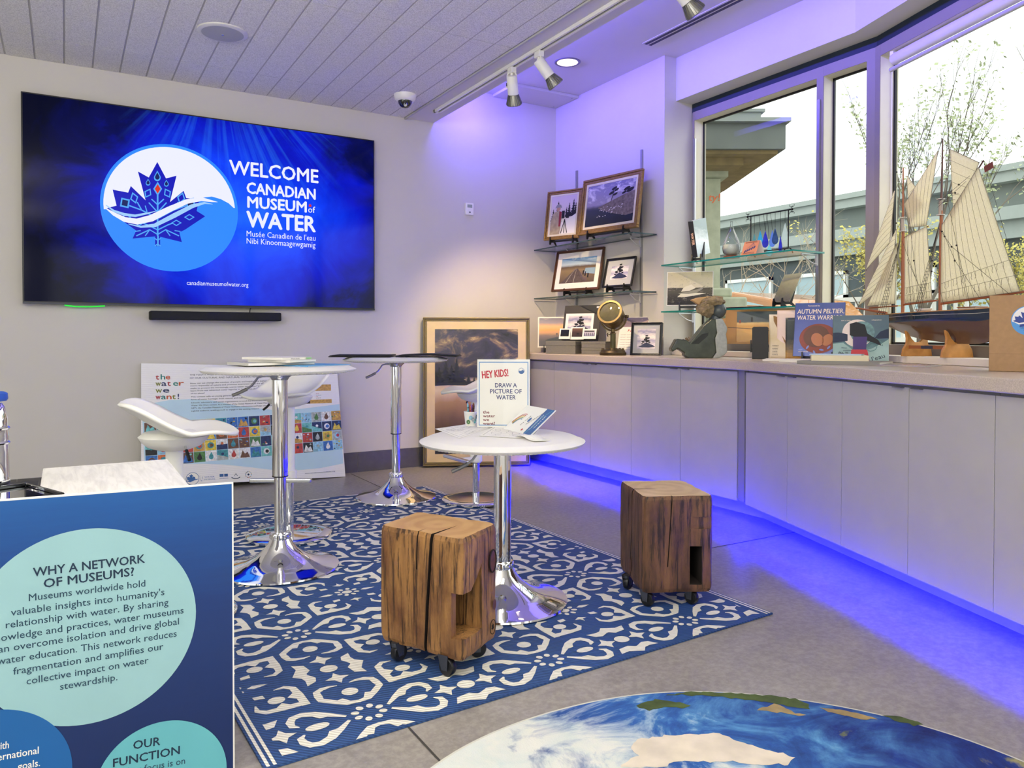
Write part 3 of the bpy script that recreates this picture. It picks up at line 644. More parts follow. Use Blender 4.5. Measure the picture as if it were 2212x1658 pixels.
pts = [(.84*(1+.006*math.sin(3*a+1)+.004*math.sin(7*a))*math.cos(a), .84*(1+.006*math.sin(3*a+1)+.004*math.sin(7*a))*math.sin(a)) for a in [2*PI*k/120 for k in range(120)]]
m = MB().mat(pm('rug_edge', '#c9c8ba', .9)); m.prism(FLAT.sub(1.112, .849), pts, .0005, .008)
m.mat(EARTH); m.poly(FLAT.sub(1.112, .849), [(x*.992, y*.992) for x, y in pts], .0085)
# the land masses printed on it
LAND = pm('printed_dry_land', '#d9cdb8', .9, var=.12, vscale=14); GRN = pm('printed_green_land', '#4a5a2c', .9, var=.4, vscale=16); TAN = pm('printed_tan_land', '#a08a5c', .9, var=.3, vscale=16)
FZ = Frame((1.112, .849, 0), (1, 0, 0), (0, 1, 0))
def zr(a, b): P = on_z(1200+a/2.186, 1450+b/2.186, .009); return (P.x-1.112, P.y-.849)
for mm_, P in ((LAND, [(355, 350), (390, 318), (520, 300), (640, 296), (770, 290), (860, 325), (960, 360), (1080, 385), (1130, 405), (1100, 435), (960, 442), (840, 425), (760, 425), (640, 420), (560, 425), (500, 452), (430, 450), (380, 452), (300, 455), (340, 420), (390, 395)]),
               (GRN, [(375, 160), (430, 138), (500, 132), (560, 142), (640, 160), (600, 172), (520, 166), (440, 182)]),
               (GRN, [(520, 112), (620, 96), (760, 96), (900, 104), (1040, 116), (1130, 128), (1190, 146), (1195, 178), (1120, 168), (1020, 148), (900, 132), (760, 116), (640, 110)]),
               (TAN, [(950, 180), (1030, 150), (1075, 165), (1120, 195), (1180, 200), (1150, 206), (1040, 190)]),
               (TAN, [(1250, 170), (1350, 180), (1450, 200), (1520, 222), (1470, 226), (1360, 206), (1290, 190)]), (GRN, [(1540, 205), (1640, 212), (1740, 250), (1690, 252), (1600, 228)])):
    P = [zr(*p) for p in P]; Q = []
    for k in range(len(P)):
        a_, b_ = P[k], P[(k+1) % len(P)]; L_ = math.hypot(b_[0]-a_[0], b_[1]-a_[1]); n_ = max(2, int(L_/.012))
        for j in range(n_):
            f_ = j/n_; x_, y_ = a_[0]+(b_[0]-a_[0])*f_, a_[1]+(b_[1]-a_[1])*f_; Q.append((x_+.010*NO.noise(Vector((x_*60, y_*60, 1))), y_+.010*NO.noise(Vector((x_*60, y_*60, 5)))))
    P = Q; ar = sum(P[k-1][0]*P[k][1]-P[k][0]*P[k-1][1] for k in range(len(P)))
    m.mat(mm_).poly(FZ, P if ar > 0 else P[::-1], .0092)
t.part('printed_mat', m)

# ------------------------------------------------------------------ bar tables and stools
LEATH = pm('white_leatherette', '#e9e6df', .42, bump=.25, bscale=260); STITCH = pm('pale_stitching', '#c9c4b8', .8)
def bar_table(label, x, y, h, lever):
    t = Thing('bar_table', label, 'table', (x, y, 0), 0, 'round adjustable bar tables')
    z0 = .0 if label.startswith('unused') else .0085
    m = MB().mat(CHROME); m.lathe([(.246, z0), (.25, z0+.004), (.248, z0+.010), (.225, z0+.016), (.19, z0+.023), (.145, z0+.036), (.105, z0+.056), (.072, z0+.083), (.052, z0+.11), (.043, z0+.128), (.040, z0+.132)], (x, y, 0), 72); t.part('base', m)
    m = MB().mat(CHROME); m.lathe([(.040, z0+.128), (.044, z0+.132), (.044, z0+.150), (.040, z0+.156), (.026, z0+.158)], (x, y, 0), 40)
    for k in range(16):
        a = 2*PI*k/16; m.cyl((x+.042*math.cos(a), y+.042*math.sin(a), z0+.133), (x+.042*math.cos(a), y+.042*math.sin(a), z0+.150), .005, n=8)
    t.part('collar', m)
    j = h-.48
    m = MB().mat(CHROME); m.cyl((x, y, z0+.15), (x, y, j+.03), .0255, n=36); t.part('lower_pole', m)
    m = MB().mat(CHROME); m.lathe([(.0265, 0), (.033, .002), (.033, h-.05-j), (0, h-.05-j)], (x, y, j), 40); m.mat(BLACK); m.lathe([(.0335, .0), (.0338, .001), (.0338, .004), (.0335, .005)], (x, y, j-.002), 36); t.part('upper_pole', m)
    m = MB().mat(CHROME_R); m.lathe([(.034, -.062), (.040, -.052), (.060, -.036), (.075, -.030), (.075, -.026)], (x, y, h), 36); t.part('mount', m)
    m = MB().mat(LEATH); R = .325 if h > .8 else .313
    m.lathe([(0, -.030), (R-.035, -.030), (R-.012, -.026), (R, -.017), (R+.001, -.0145), (R-.008, -.012), (R-.030, -.002), (R-.036, 0), (0, .0003)], (x, y, h), 96); top = t.part('tabletop', m)
    m = MB().mat(STITCH)
    for k in range(110):
        a = 2*PI*k/110; c = Vector((x+(R-.0075)*math.cos(a), y+(R-.0075)*math.sin(a), h-.0245)); m.box(c, (.0015, .010, .0018), Matrix.Rotation(a, 3, 'Z'))
    t.part('stitching', m, under=top)
    d = Vector(lever).normalized(); p = Vector((x, y, h-.045))
    m = MB().mat(CHROME_R); m.tube([p+d*.03, p+d*.07, p+d*.09+Vector((0, 0, -.006)), p+d*.115+Vector((0, 0, -.04)), p+d*.14+Vector((0, 0, -.058)), p+d*.165+Vector((0, 0, -.07))], .005, 8); lv = t.part('lever', m)
    m = MB().mat(pm('grey_grip', '#8b8884', .35, .6)); m.tube([p+d*.135+Vector((0, 0, -.055)), p+d*.165+Vector((0, 0, -.070)), p+d*.195+Vector((0, 0, -.082))], .0075, 10); t.part('grip', m, under=lv)
    return t
L = -CR
bar_table('tall white bar table with books on top, nearest the blue board', .802, 3.334, .889, L*.95-_f*.25)
bar_table('tall white bar table with black folders on top, in front of the big painting', 1.78, 4.433, .889, L*.85-_f*.5)
bar_table('low white round table set with drawing sheets and the kids sign', 1.428, 2.484, .637, L*.8-_f*.2)
STW = pm('white_moulded_seat', '#efece4', .38)
def bar_stool(label, x, y, sz, face, zb, foot, colz, ang_foot):
    fa = Vector((face.x, face.y, 0)).normalized(); rz = math.atan2(fa.y, fa.x)-PI/2
    t = Thing('bar_stool', label, 'stool', (x, y, zb), rz, 'white swivel bar stools')
    def g(u, v):
        u = u*2-1; a = v                                            # v: 0 front .. 1 back
        y_ = .195-.39*a; e = abs(2*a-1); wd = .205*(1-e**3.2)**.5 if e < 1 else 0
        wd = max(wd, .02); x_ = wd*u
        b = max(0, (a-.42)/.58); q2 = (x_/.215)**2; z = .10*b**1.7-.020*math.exp(-((a-.5)/.25)**2)*(1-q2*.6)+.060*q2*b**.7-.02*max(0, (.25-a)/.25)**1.5+.012*q2
        return Vector((x_, y_+.02, sz-zb+z))
    m = MB().mat(STW); m.grid(g, 24, 30); t.part('seat', m, world=False, solid=.014)
    m = MB().mat(STW); m.lathe([(.028, -.075), (.055, -.070), (.088, -.058), (.108, -.040), (.118, -.022), (.10, -.008)], (0, 0, sz-zb), 40); t.part('seat_housing', m, world=False)
    m = MB().mat(STW); m.cyl((0, 0, colz-zb), (0, 0, sz-zb-.06), .0292, n=32); m.mat(BLACK); m.lathe([(.0295, -.001), (.0297, .002)], (0, 0, colz-zb), 30); t.part('upper_column', m, world=False)
    m = MB().mat(CHROME); m.cyl((0, 0, .015), (0, 0, colz-zb+.02), .0215, n=32); t.part('lower_column', m, world=False)
    m = MB().mat(CHROME); m.lathe([(.205, .0), (.210, .004), (.210, .012), (.204, .017), (.15, .0205), (.06, .024), (.03, .026)], (0, 0, .0), 64); t.part('base', m, world=False)
    ca, sa = math.cos(ang_foot), math.sin(ang_foot); fd = Vector((ca, sa, 0)); fs = Vector((-sa, ca, 0)); zf = foot-zb
    m = MB().mat(STW); m.lathe([(.030, -.028), (.038, -.026), (.038, .026), (.030, .028)], (0, 0, zf), 24); m.box(Vector((0, 0, zf-.006))+fd*.075, (.10, .028, .018), Matrix.Rotation(ang_foot, 3, 'Z')); fr_ = t.part('footrest_bracket', m, world=False)
    m = MB().mat(CHROME_R); m.box(Vector((0, 0, zf))+fd*.135, (.032, .30, .020), Matrix.Rotation(ang_foot, 3, 'Z')); t.part('footrest', m, world=False, bevel=.005)
    m = MB().mat(CHROME_R); m.tube([Vector((.05, .03, sz-zb-.040)), Vector((.085, .035, sz-zb-.045)), Vector((.10, .04, sz-zb-.062))], .004, 8); lv = t.part('lever', m, world=False)
    m = MB().mat(BLACK); m.tube([Vector((.10, .04, sz-zb-.062)), Vector((.115, .045, sz-zb-.078)), Vector((.135, .05, sz-zb-.092))], .006, 8); t.part('grip', m, under=lv, world=False)
    return t
bar_stool('white bar stool behind the white side table at left, seat turned sideways', .334, 2.93, .683, CR+_f*.42, .0088, .28, .30, -PI/2)
bar_stool('white bar stool behind the tall table with books, its seat facing the viewer', .969, 3.845, .735, L*.55-_f*.8, .0088, .315, .318, 2.17)
bar_stool('white bar stool beside the framed painting, half hidden by the kids sign', 2.174, 4.108, .69, L-_f*.12, .0088, .275, .24, PI/2+.45)

# ------------------------------------------------------------------ log stools on casters
from mathutils import noise as NO
def woodmat(name, cols, top=False):
    q = NT(name)
    if top:
        v = q.coord('Object'); wv = q.n('TexWave'); wv.wave_type = 'RINGS'; wv.rings_direction = 'Z'; wv.inputs['Scale'].default_value = 5; wv.inputs['Distortion'].default_value = 3; wv.inputs['Detail'].default_value = 3; q.l(v, wv.inputs[0])
        q.col(q.mix(.35, q.ramp(q.noise(v, 7, 5), [(.3, cols[1]), (.7, cols[2])]), q.ramp(wv.outputs['Fac'], [(.2, cols[1]), (.8, cols[2])])))
    else:
        v = q.coord('Object', (1, 1, .12)); a = q.noise(v, 26, 8, .65, .8); v2 = q.coord('Object', (1, 1, .5)); b = q.noise(v2, 9, 5, .6, .5); v3 = q.coord('Object', (1, 1, .06)); c = q.noise(v3, 75, 6, .7, .4)
        cc = q.mix(.55, q.ramp(a, [(.28, cols[0]), (.48, cols[1]), (.7, cols[2])]), q.ramp(b, [(.35, cols[0]), (.6, cols[2])]))
        cc = q.mix(q.ramp(c, [(.51, (0, 0, 0)), (.60, (.85,)*3)]), cc, cols[3]); q.col(cc); q.bump(q.mix(.5, a, c), .7, .008)
    q.b.inputs['Roughness'].default_value = .55; return q.m
W1 = woodmat('golden_log_side', ('#4e2f18', '#84572f', '#b08249', '#2c180c')); W1T = woodmat('golden_log_top', ('#7e5830', '#a87e4a', '#c8a068', '#3a2212'), True)
W2 = woodmat('dark_log_side', ('#2e1a10', '#55351f', '#80593a', '#170c07')); W2T = woodmat('dark_log_top', ('#8a6a42', '#b3946a', '#d2b68a', '#3a2212'), True)
CRK = pm('deep_crack', '#1c100a', .9); KNOT = pm('dark_knot', '#5a3420', .6, var=.3, vscale=60)
def log_stool(label, corners, zt, zb, mats, cuts, seed, wheels, knots, brand=None):
    P = [Vector((*c, 0)) for c in corners]; cen = sum(P, Vector())/len(P); t = Thing('log_stool', label, 'stool', (cen.x, cen.y, 0), 0, 'log stools on casters')
    per = []; nn_ = 26
    for i in range(4):
        a, b = P[i], P[(i+1) % 4]
        for k in range(nn_):
            s = k/nn_; p = a.lerp(b, s); e = min(s, 1-s)
            if e < .05: p = p.lerp(cen, .045*(1-e/.05)**2)
            per.append(p)
    n = len(per); nz_ = 26; vs = []; fs = []
    for j in range(nz_+1):
        z = zb+(zt-zb)*j/nz_
        for k, p in enumerate(per):
            d = (p-cen).normalized(); s = Vector((p.x*14+seed, p.y*14, z*2.2)); r_ = NO.noise(s)*.006+NO.noise(s*3.1)*.0028+NO.noise(Vector((p.x*60, p.y*60, z*3+seed)))*.0016
            e = .006*max(0, 1-(min(j, nz_-j))/1.2)
            vs.append(p+d*(r_-e)+Vector((0, 0, z)))
    for j in range(nz_):
        for k in range(n): k2 = (k+1) % n; fs.append((j*n+k, j*n+k2, (j+1)*n+k2, (j+1)*n+k))
    m = MB().mat(mats[0]); m.add(vs, fs, False); m.f.append(tuple(range(n))[::-1]); m.m.append(0); m.sm.append(False)
    m.mat(mats[1]); m.f.append(tuple(nz_*n+k for k in range(n))); m.m.append(1); m.sm.append(False); m.mat(CRK)
    o = mesh_obj('block', m)
    for ci, (cut, cm) in enumerate(cuts):
        c = MB().mat(cm); cut(c); co_ = mesh_obj('cut', c); b = o.modifiers.new('b', 'BOOLEAN'); b.operation = 'DIFFERENCE'; b.solver = 'EXACT'; b.object = co_
        try: b.material_mode = 'TRANSFER'
        except Exception: pass
        dg = bpy.context.evaluated_depsgraph_get(); me = bpy.data.meshes.new_from_object(o.evaluated_get(dg)); o.modifiers.clear(); old = o.data; o.data = me; bpy.data.objects.remove(co_)
    me = o.data; me.transform(t.inv); o.parent = t.o; o.name = 'block'; me.name = 'block'
    for w_ in knots:
        m = MB(); w_(m); t.part('knot', m)
    if brand: m = MB(); brand(m); t.part('brand_mark', m)
    for (x, y), ang in wheels:
        m = MB().mat(BLACK); R = .027; ax = Vector((math.cos(ang), math.sin(ang), 0)); c = Vector((x, y, R+.0085))
        m.lathe([(.008, -.011), (R-.003, -.011), (R, -.007), (R, .007), (R-.003, .011), (.008, .011)], c, 24, ax); wh = t.part('caster', m)
        m = MB().mat(pm('caster_steel', '#5a5d66', .35, .8)); b = Vector((-ax.y, ax.x, 0))*.012
        for s in (-1, 1):
            pl = Frame(c+ax*.0145*s, Vector((-ax.y, ax.x, 0)), (0, 0, 1)); m.prism(pl, [(-.008, -.008), (.012, -.008), (.026, zb-.0355+.006-.0), (-.010, zb-.0355+.006)], -.0012, .0012)
        m.cyl(c+b+Vector((0, 0, R-.006)), c+b+Vector((0, 0, zb-c.z+.004)), .014, n=14); m.cyl(c-ax*.017, c+ax*.017, .005, n=10); t.part('caster_fork', m, under=wh)
    return t
def wedge(a, b, w_top, z0, z1, deep, n):
    def f(c):
        # thin wedge from face point a(top) to b(bottom), cutting deep along -n
        t_ = Vector((-n.y, n.x, 0)); A = [Vector(a)+n*.02-t_*w_top/2, Vector(a)+n*.02+t_*w_top/2, Vector(a)-n*deep]; B = [Vector(b)+n*.02-t_*w_top/2, Vector(b)+n*.02+t_*w_top/2, Vector(b)-n*deep*.9]
        for q_ in A: q_.z = z1
        for q_ in B: q_.z = z0
        c.add(A+B, [(0, 1, 2), (5, 4, 3), (0, 3, 4, 1), (1, 4, 5, 2), (2, 5, 3, 0)])
        ar = 0
    return f
def boxcut(fr, u0, v0, u1, v1, d0, d1, slant=0):
    def f(c): c.prism(fr, [(u0, v0), (u1, v0), (u1, v1+slant), (u0, v1)], d0, d1)
    return f
# nearer, golden log
Z1T, Z1B = .425, .066
A1 = [(.845, 2.240), (.990, 1.957), (1.176, 2.072), (1.022, 2.352)]        # left, front, right, back (counter-clockwise)
pL, pF, pR, pB = [Vector((*c, 0)) for c in A1]
fl = (pF-pL).normalized(); nl = Vector((fl.y, -fl.x, 0)); frr = (pR-pF).normalized(); nr = Vector((frr.y, -frr.x, 0))
F1L = Frame(pL, fl, (0, 0, 1)); F1R = Frame(pF, frr, (0, 0, 1))
wl = (pF-pL).length; wr = (pR-pF).length
c1 = pL.lerp(pF, .66); c1b = pL.lerp(pF, .565)
cuts1 = [(wedge(c1, c1b, .013, Z1B-.03, Z1T+.03, .13, nl), CRK), (wedge(pL.lerp(pF, .47), pL.lerp(pF, .465), .006, .31, Z1T+.03, .05, nl), CRK),
         (boxcut(F1R, -.03, .128, .05, .262, -.040, .05), W1), (lambda c: c.prism(F1R, [(.03, .128), (.115, .128), (.115, .325), (.080, .288), (.05, .262), (.03, .262)], -.12, .05), W1)]
def knot1(m): m.mat(KNOT).disc(F1R, wr*.80, .318, .020, .0045, 26, .034); m.mat(CRK); m.tube([F1R.p(wr*.80+.0205*math.cos(a), .318+.0345*math.sin(a), .0055) for a in [2*PI*k/30 for k in range(30)]], .0024, 6, True)
def knot1b(m): m.mat(KNOT).disc(F1R, wr*.85, .178, .011, .0050, 16, .017)
def brand1(m):
    m.mat(CRK); m.tube([F1R.p(wr*.80+.017*math.cos(a), .112+.022*math.sin(a), .0052) for a in [2*PI*k/30 for k in range(30)]], .0012, 6, True)
    m.poly(F1R, [(wr*.80+a*.0105, .112+b*.0125) for a, b in lf][::-1], .0052)
log_stool('golden log stool with a vertical crack and a hand slot, nearest the viewer', A1, Z1T, Z1B, (W1, W1T), cuts1, 3.1,
          [((.973, 2.018), .5), ((.888, 2.190), 1.9), ((1.112, 2.090), 1.2), ((1.03, 2.28), .4)], [knot1, knot1b], brand1)
# farther, darker log by the cabinets
A2 = [(1.966, 2.447), (1.838, 2.153), (2.079, 2.035), (2.196, 2.322)]
Z2T, Z2B = .423, .064
pL, pF, pR, pB = [Vector((*c, 0)) for c in A2]
fl = (pF-pL).normalized(); nl = Vector((fl.y, -fl.x, 0)); frr = (pR-pF).normalized(); F2R = Frame(pF, frr, (0, 0, 1)); wr2 = (pR-pF).length
cuts2 = [(wedge(pL.lerp(pF, .55), pL.lerp(pF, .47), .010, Z2B-.03, Z2T+.03, .12, nl), CRK), (boxcut(F2R, wr2*.665, .092, wr2*.835, .235, -.14, .05), CRK), (boxcut(F2R, wr2*.67, .300, wr2*1.1, .345, -.004, .05), W2),
         (wedge(pF.lerp(pR, .42), pF.lerp(pR, .35), .006, .16, Z2T+.03, .03, F2R.n), CRK)]
def knot2(m): m.mat(KNOT).disc(Frame(pL, fl, (0, 0, 1)), (pF-pL).length*.52, .125, .014, .0045, 18, .03)
log_stool('dark brown square log stool with a hand slot, near the cabinets', A2, Z2T, Z2B, (W2, W2T), cuts2, 9.4,
          [((1.872, 2.165), .3), ((2.030, 2.098), .25), ((1.930, 2.350), 2.0), ((2.12, 2.27), .2)], [knot2])

# ------------------------------------------------------------------ pictures: shared builders
def artmat(name, z0, h, stops, warp=.06, ns=6, cloud=None, rough=.25):
    q = NT(name); v = q.coord('Object'); sx = q.n('SeparateXYZ'); q.l(v, sx.inputs[0])
    f = q.math('DIVIDE', q.math('SUBTRACT', sx.outputs[2], z0), h); vv = q.coord('Object', (1, 1, 2.2))
    nz_ = q.noise(vv, ns/h*.35, 6, .6, .5); f2 = q.math('ADD', f, q.math('MULTIPLY', q.math('SUBTRACT', nz_, .5), warp)); c = q.ramp(f2, stops)
    if cloud:
        lo, hi, colr, th, sc = cloud; n2 = q.noise(vv, sc/h*.35, 7, .6, .8)
        mask = q.math('MULTIPLY', q.ramp(n2, [(th, (0, 0, 0)), (th+.14, (1, 1, 1))]), q.ramp(f, [(lo, (0, 0, 0)), (min(lo+.12, hi), (1, 1, 1)), (hi, (1, 1, 1))]))
        c = q.mix(mask, c, colr)
    q.col(c); q.b.inputs['Roughness'].default_value = rough; return q.m
SIL = pm('print_dark_silhouette', '#15161c', .4); SILB = pm('print_blue_silhouette', '#2b3050', .4, var=.4, vscale=60); SNOW = pm('print_snow', '#e9e4e4', .5)
def fir(m, fr, u, v, h, d, w=.32, lean=0, seed=0):
    rnd = random.Random(seed); pts = []; n = 7
    for k in range(n): z = k/n; r_ = w*h*(1-z)*(.75+.5*rnd.random()); pts += [(u+lean*z*h+r_, v+z*h+h*.04), (u+lean*z*h+r_*.35, v+(z+.11)*h)]
    pts.append((u+lean*h, v+h*1.03)); L_ = []
    for k in range(n): z = k/n; r_ = w*h*(1-z)*(.75+.5*rnd.random()); L_ += [(u+lean*z*h-r_, v+z*h+h*.04), (u+lean*z*h-r_*.35, v+(z+.11)*h)]
    m.poly(fr, pts+L_[::-1], d)
def blob(m, fr, pts, d):
    ar = sum(pts[k-1][0]*pts[k][1]-pts[k][0]*pts[k-1][1] for k in range(len(pts))); m.poly(fr, pts if ar > 0 else pts[::-1], d)
def island(m, fr, cu, v, s, d):                    # the little rocky isle with a pine, printed on several cards
    m.mat(SILB); blob(m, fr, [(cu-s*.62, v), (cu-s*.35, v+s*.10), (cu-s*.2, v+s*.22), (cu, v+s*.30), (cu+s*.25, v+s*.2), (cu+s*.5, v+s*.1), (cu+s*.66, v), (cu+s*.2, v-s*.06), (cu-s*.3, v-s*.05)], d)
    m.mat(SIL); m.rect(fr, cu-s*.02, v+s*.2, cu+s*.02, v+s*.7, d*1.3)
    for a, b, r_, k in ((0, .78, .12, 1), (.05, .62, .17, 2), (-.09, .50, .19, 3), (.10, .42, .2, 4), (-.26, .34, .13, 5), (-.34, .2, .1, 6), (.22, .28, .12, 7)):
        rnd = random.Random(k); P = []
        for j in range(11): t_ = 2*PI*j/11; q_ = r_*s*(.6+.55*rnd.random()); P.append((cu+a*s+q_*math.cos(t_), v+b*s+q_*.5*math.sin(t_)))
        blob(m, fr, P, d*1.5)
def frame_picture(name, label, fr, w_, h, fw, fd, fmat, mats, art, artfn=None, group=None, liner=None, matte=0, cat='picture'):
    """fr origin at bottom centre of the FRONT face; body goes back by fd"""
    t = Thing(name, label, cat, tuple(fr.p(0, 0, -fd/2)), 0, group)
    def ring(m, o0, o1, d0, d1):
        for u0, v0, u1, v1 in ((-w_/2+o0, o0, w_/2-o0, o1), (-w_/2+o0, h-o1, w_/2-o0, h-o0), (-w_/2+o0, o1, -w_/2+o1, h-o1), (w_/2-o1, o1, w_/2-o0, h-o1)): m.slab(fr, u0, v0, u1, v1, d0, d1)
    m = MB().mat(fmat); ring(m, 0, fw*.45, -fd, 0); ring(m, fw*.45, fw, -fd, -.006); t.part('frame', m, bevel=min(.004, fw*.12))
    inn = fw
    if liner: m = MB().mat(mats[0]); ring(m, fw, fw+liner, -fd, -.010); t.part('liner', m); inn = fw+liner
    m = MB().mat(BLACK); m.slab(fr, -w_/2+fw*.5, fw*.5, w_/2-fw*.5, h-fw*.5, -fd, -fd+.004); t.part('backing', m)
    if matte: m = MB().mat(mats[-1]); m.rect(fr, -w_/2+inn, inn, w_/2-inn, h-inn, -.013); t.part('mat_board', m); inn += matte
    m = MB().mat(art); m.rect(fr, -w_/2+inn, inn, w_/2-inn, h-inn, -.012)
    if artfn: artfn(m, Frame(fr.p(-w_/2+inn, inn, -.012), fr.x, fr.y), w_-2*inn, h-2*inn)
    t.part('print', m); return t
def easel(label, fr, w_, back=.09, group='black display easels', cat='easel', tall=.10):
    """little black display stand; fr origin at bottom centre of the shown sheet's FRONT face"""
    n = Vector((fr.n.x, fr.n.y, 0)).normalized(); x = Vector((fr.x.x, fr.x.y, 0)).normalized(); o = fr.o
    return n, x, o
def add_easel(label, base, yaw, w_, lift, depth=.075, tall=.11, lean=12):
    a = math.radians(yaw); n = Vector((math.sin(a), -math.cos(a), 0)); x = Vector((math.cos(a), math.sin(a), 0)); B = Vector(base)
    t = Thing('display_easel', label, 'easel', tuple(B), 0, 'black display easels'); tl = math.tan(math.radians(lean))
    for s in (-1, 1):
        fr = Frame(B+x*s*w_/2, n, (0, 0, 1))          # u toward the room, v up
        z0 = lift
        P = [(-depth, 0), (-depth+.012, 0), (-depth*.45, z0*.55), (.008, z0*.45), (.016, 0), (.030, 0), (.030, z0*.7), (.024, z0+.022), (.017, z0+.024), (.016, z0+.006), (.002, z0-.002), (-.008, z0), (-.008-tall*tl, z0+tall), (-.016-tall*tl, z0+tall), (-depth*.6, z0*.9)]
        m = MB().mat(BLACK); blob_prism(m, fr, P, -.004, .004); t.part('arm', m)
    m = MB().mat(BLACK); c = B-n*.012+Vector((0, 0, lift*.72)); m.box(c, (w_, .008, .014), Matrix.Rotation(a, 3, 'Z')); t.part('crossbar', m)
    return t
def blob_prism(m, fr, pts, a, b):
    ar = sum(pts[k-1][0]*pts[k][1]-pts[k][0]*pts[k-1][1] for k in range(len(pts))); m.prism(fr, pts if ar > 0 else pts[::-1], a, b)
GOLD = pm('gilt_moulding', '#8d6c3c', .38, .35, var=.25, vscale=60); BROWNF = pm('brown_wood_moulding', '#4e2e1c', .4, var=.2, vscale=40); LINEN = pm('linen_liner', '#d9cfbd', .8); CHAMP = pm('champagne_frame', '#d6bd84', .45, .15, var=.05); DKGOLD = pm('dark_gold_edge', '#77683f', .4, .4); BLKF = pm('black_picture_frame', '#101116', .35); MATW = pm('white_mat_board', '#e6e1dc', .8); MATG = pm('grey_mat_board', '#aeb0b4', .8)

# big painting in the corner
PT = stand(2.755, 5.190, .012, -25, 2.4)
q = NT('storm_photo'); v = q.coord('Object', (1, 1, 1.7)); sx = q.n('SeparateXYZ'); vo = q.coord('Object'); q.l(vo, sx.inputs[0]); z = q.math('DIVIDE', sx.outputs[2], 1.16)
n1 = q.noise(v, 4.2, 8, .62, .8); sky = q.ramp(n1, [(.32, '#17131c'), (.49, '#3a323c'), (.57, '#8a7050'), (.64, '#e8c878'), (.73, '#fff0c0')])
gl = q.math('ADD', z, q.math('MULTIPLY', sx.outputs[0], .35)); sky = q.mix(q.ramp(gl, [(.62, (.75,)*3), (.86, (.0,)*3), (.98, (.25,)*3)]), sky, '#2b2431')
v2 = q.coord('Object', (1, 1, .5)); n2 = q.noise(v2, 5, 6, .6, .3)
gr = q.ramp(q.math('ADD', z, q.math('MULTIPLY', q.math('SUBTRACT', n2, .5), .10)), [(.10, '#1b1820'), (.20, '#3b2d26'), (.30, '#6f5335'), (.42, '#a07b4b'), (.50, '#cbb48c'), (.58, '#a89270'), (.60, '#55483f')])
q.col(q.mix(q.ramp(z, [(.575, (0, 0, 0)), (.595, (1, 1, 1))]), gr, sky)); q.b.inputs['Roughness'].default_value = .22; STORM = q.m
def storm(m, fr, w_, h):
    m.mat(SIL); blob(m, fr, [(0, h*.545), (w_*.15, h*.55), (w_*.45, h*.55), (w_, h*.548), (w_, h*.575), (w_*.7, h*.578), (w_*.55, h*.585), (w_*.4, h*.58), (w_*.2, h*.60), (0, h*.60)], .001)
    for i, (u, hh, ww) in enumerate(((.05, .13, .42), (.13, .19, .3), (.20, .15, .35), (.26, .20, .28), (.33, .12, .35), (.40, .07, .4), (.47, .05, .45), (.53, .035, .5), (.62, .03, .6), (.01, .10, .4))): fir(m, fr, u*w_, h*.565, hh*h, .0015, ww, 0, i)
frame_picture('framed_painting', 'very large gold-framed stormy lake photograph leaning in the corner on the floor', PT, .835, 1.155, .030, .035, DKGOLD, (CHAMP, MATW), STORM, storm, None, .062)

# ------------------------------------------------------------------ wall shelves of glass
SHB = pm('satin_bracket', '#c9c9cb', .35, .5)
def wall_rail(label, x, y, z0, z1):
    m = MB().mat(pm('steel_standard', '#a9a9ac', .35, .8)); m.bb((x-.014, y-.009, z0), (x-.0005, y+.009, z1))
    tag(mesh_obj('shelf_rail', m), label, 'rail', 'slotted shelf rails')
EDGED = pm('smoky_glass_edge', '#35494a', .15)
def glass_shelf(label, x0, x1, y0, y1, z, rails, xw):
    t = Thing('glass_shelf', label, 'shelf', (x0, (y0+y1)/2, z), 0, 'glass display shelves')
    m = MB().mat(SHELFG); m.rect(Frame((x0, y1, z), (0, -1, 0), (1, 0, 0)), 0, 0, y1-y0, x1-x0) if 0 else None
    m.add([(x0, y0, z), (x1, y0, z), (x1, y1, z), (x0, y1, z)], [(0, 1, 2, 3)]); m.add([(x0, y0, z-.010), (x1, y0, z-.010), (x1, y1, z-.010), (x0, y1, z-.010)], [(3, 2, 1, 0)]); t.part('pane', m)
    m = MB().mat(EDGED if x1 < 3.7 else EDGEG); c = [(x0, y0), (x1, y0), (x1, y1), (x0, y1)]
    for i in range(4): a, b = c[i], c[(i+1) % 4]; m.add([(*a, z-.0098), (*b, z-.0098), (*b, z-.0002), (*a, z-.0002)], [(0, 1, 2, 3)])
    t.part('edge', m)
    for y in rails:
        m = MB().mat(SHB); fr = Frame((xw-.016, y, z-.012), (-1, 0, 0), (0, 0, 1)); L_ = xw-.016-x0-.06
        for sgn in (0, 1):
            P = []
            for k in range(15): s = k/14; P.append((s*L_*.62, -.004-.052*(math.sin(PI*s*.5) if 0 else (math.sin(PI*(1-s)*.5))) if sgn else -.002-.028*math.sin(PI*s)*0))
            m.tube([fr.p(u, v_ if v_ < -.001 else -.004, 0) for u, v_ in P], .004, 8)
        m.box(fr.p(.004, -.03, 0), (.010, .012, .07)); t.part('bracket', m)
    return t
for y in (5.134, 4.315): wall_rail('steel shelf rail on the corner wall, '+('left one beside the corner' if y > 5 else 'right one behind the lake picture'), SWX, y, 1.0, 2.39)
glass_shelf('upper glass shelf on the corner wall holding two gold-framed photographs', 3.432, SWX-.015, 4.14, 5.435, 1.752, (5.134, 4.315), SWX)
glass_shelf('lower glass shelf on the corner wall holding the railway picture', 3.432, SWX-.015, 4.14, 5.435, 1.342, (5.134, 4.315), SWX)
for y in (4.032, 2.990): wall_rail('steel shelf rail on the window frame, '+('left one beside the wall' if y > 3.5 else 'right one on the mullion'), 3.919, y, .93, 2.44)
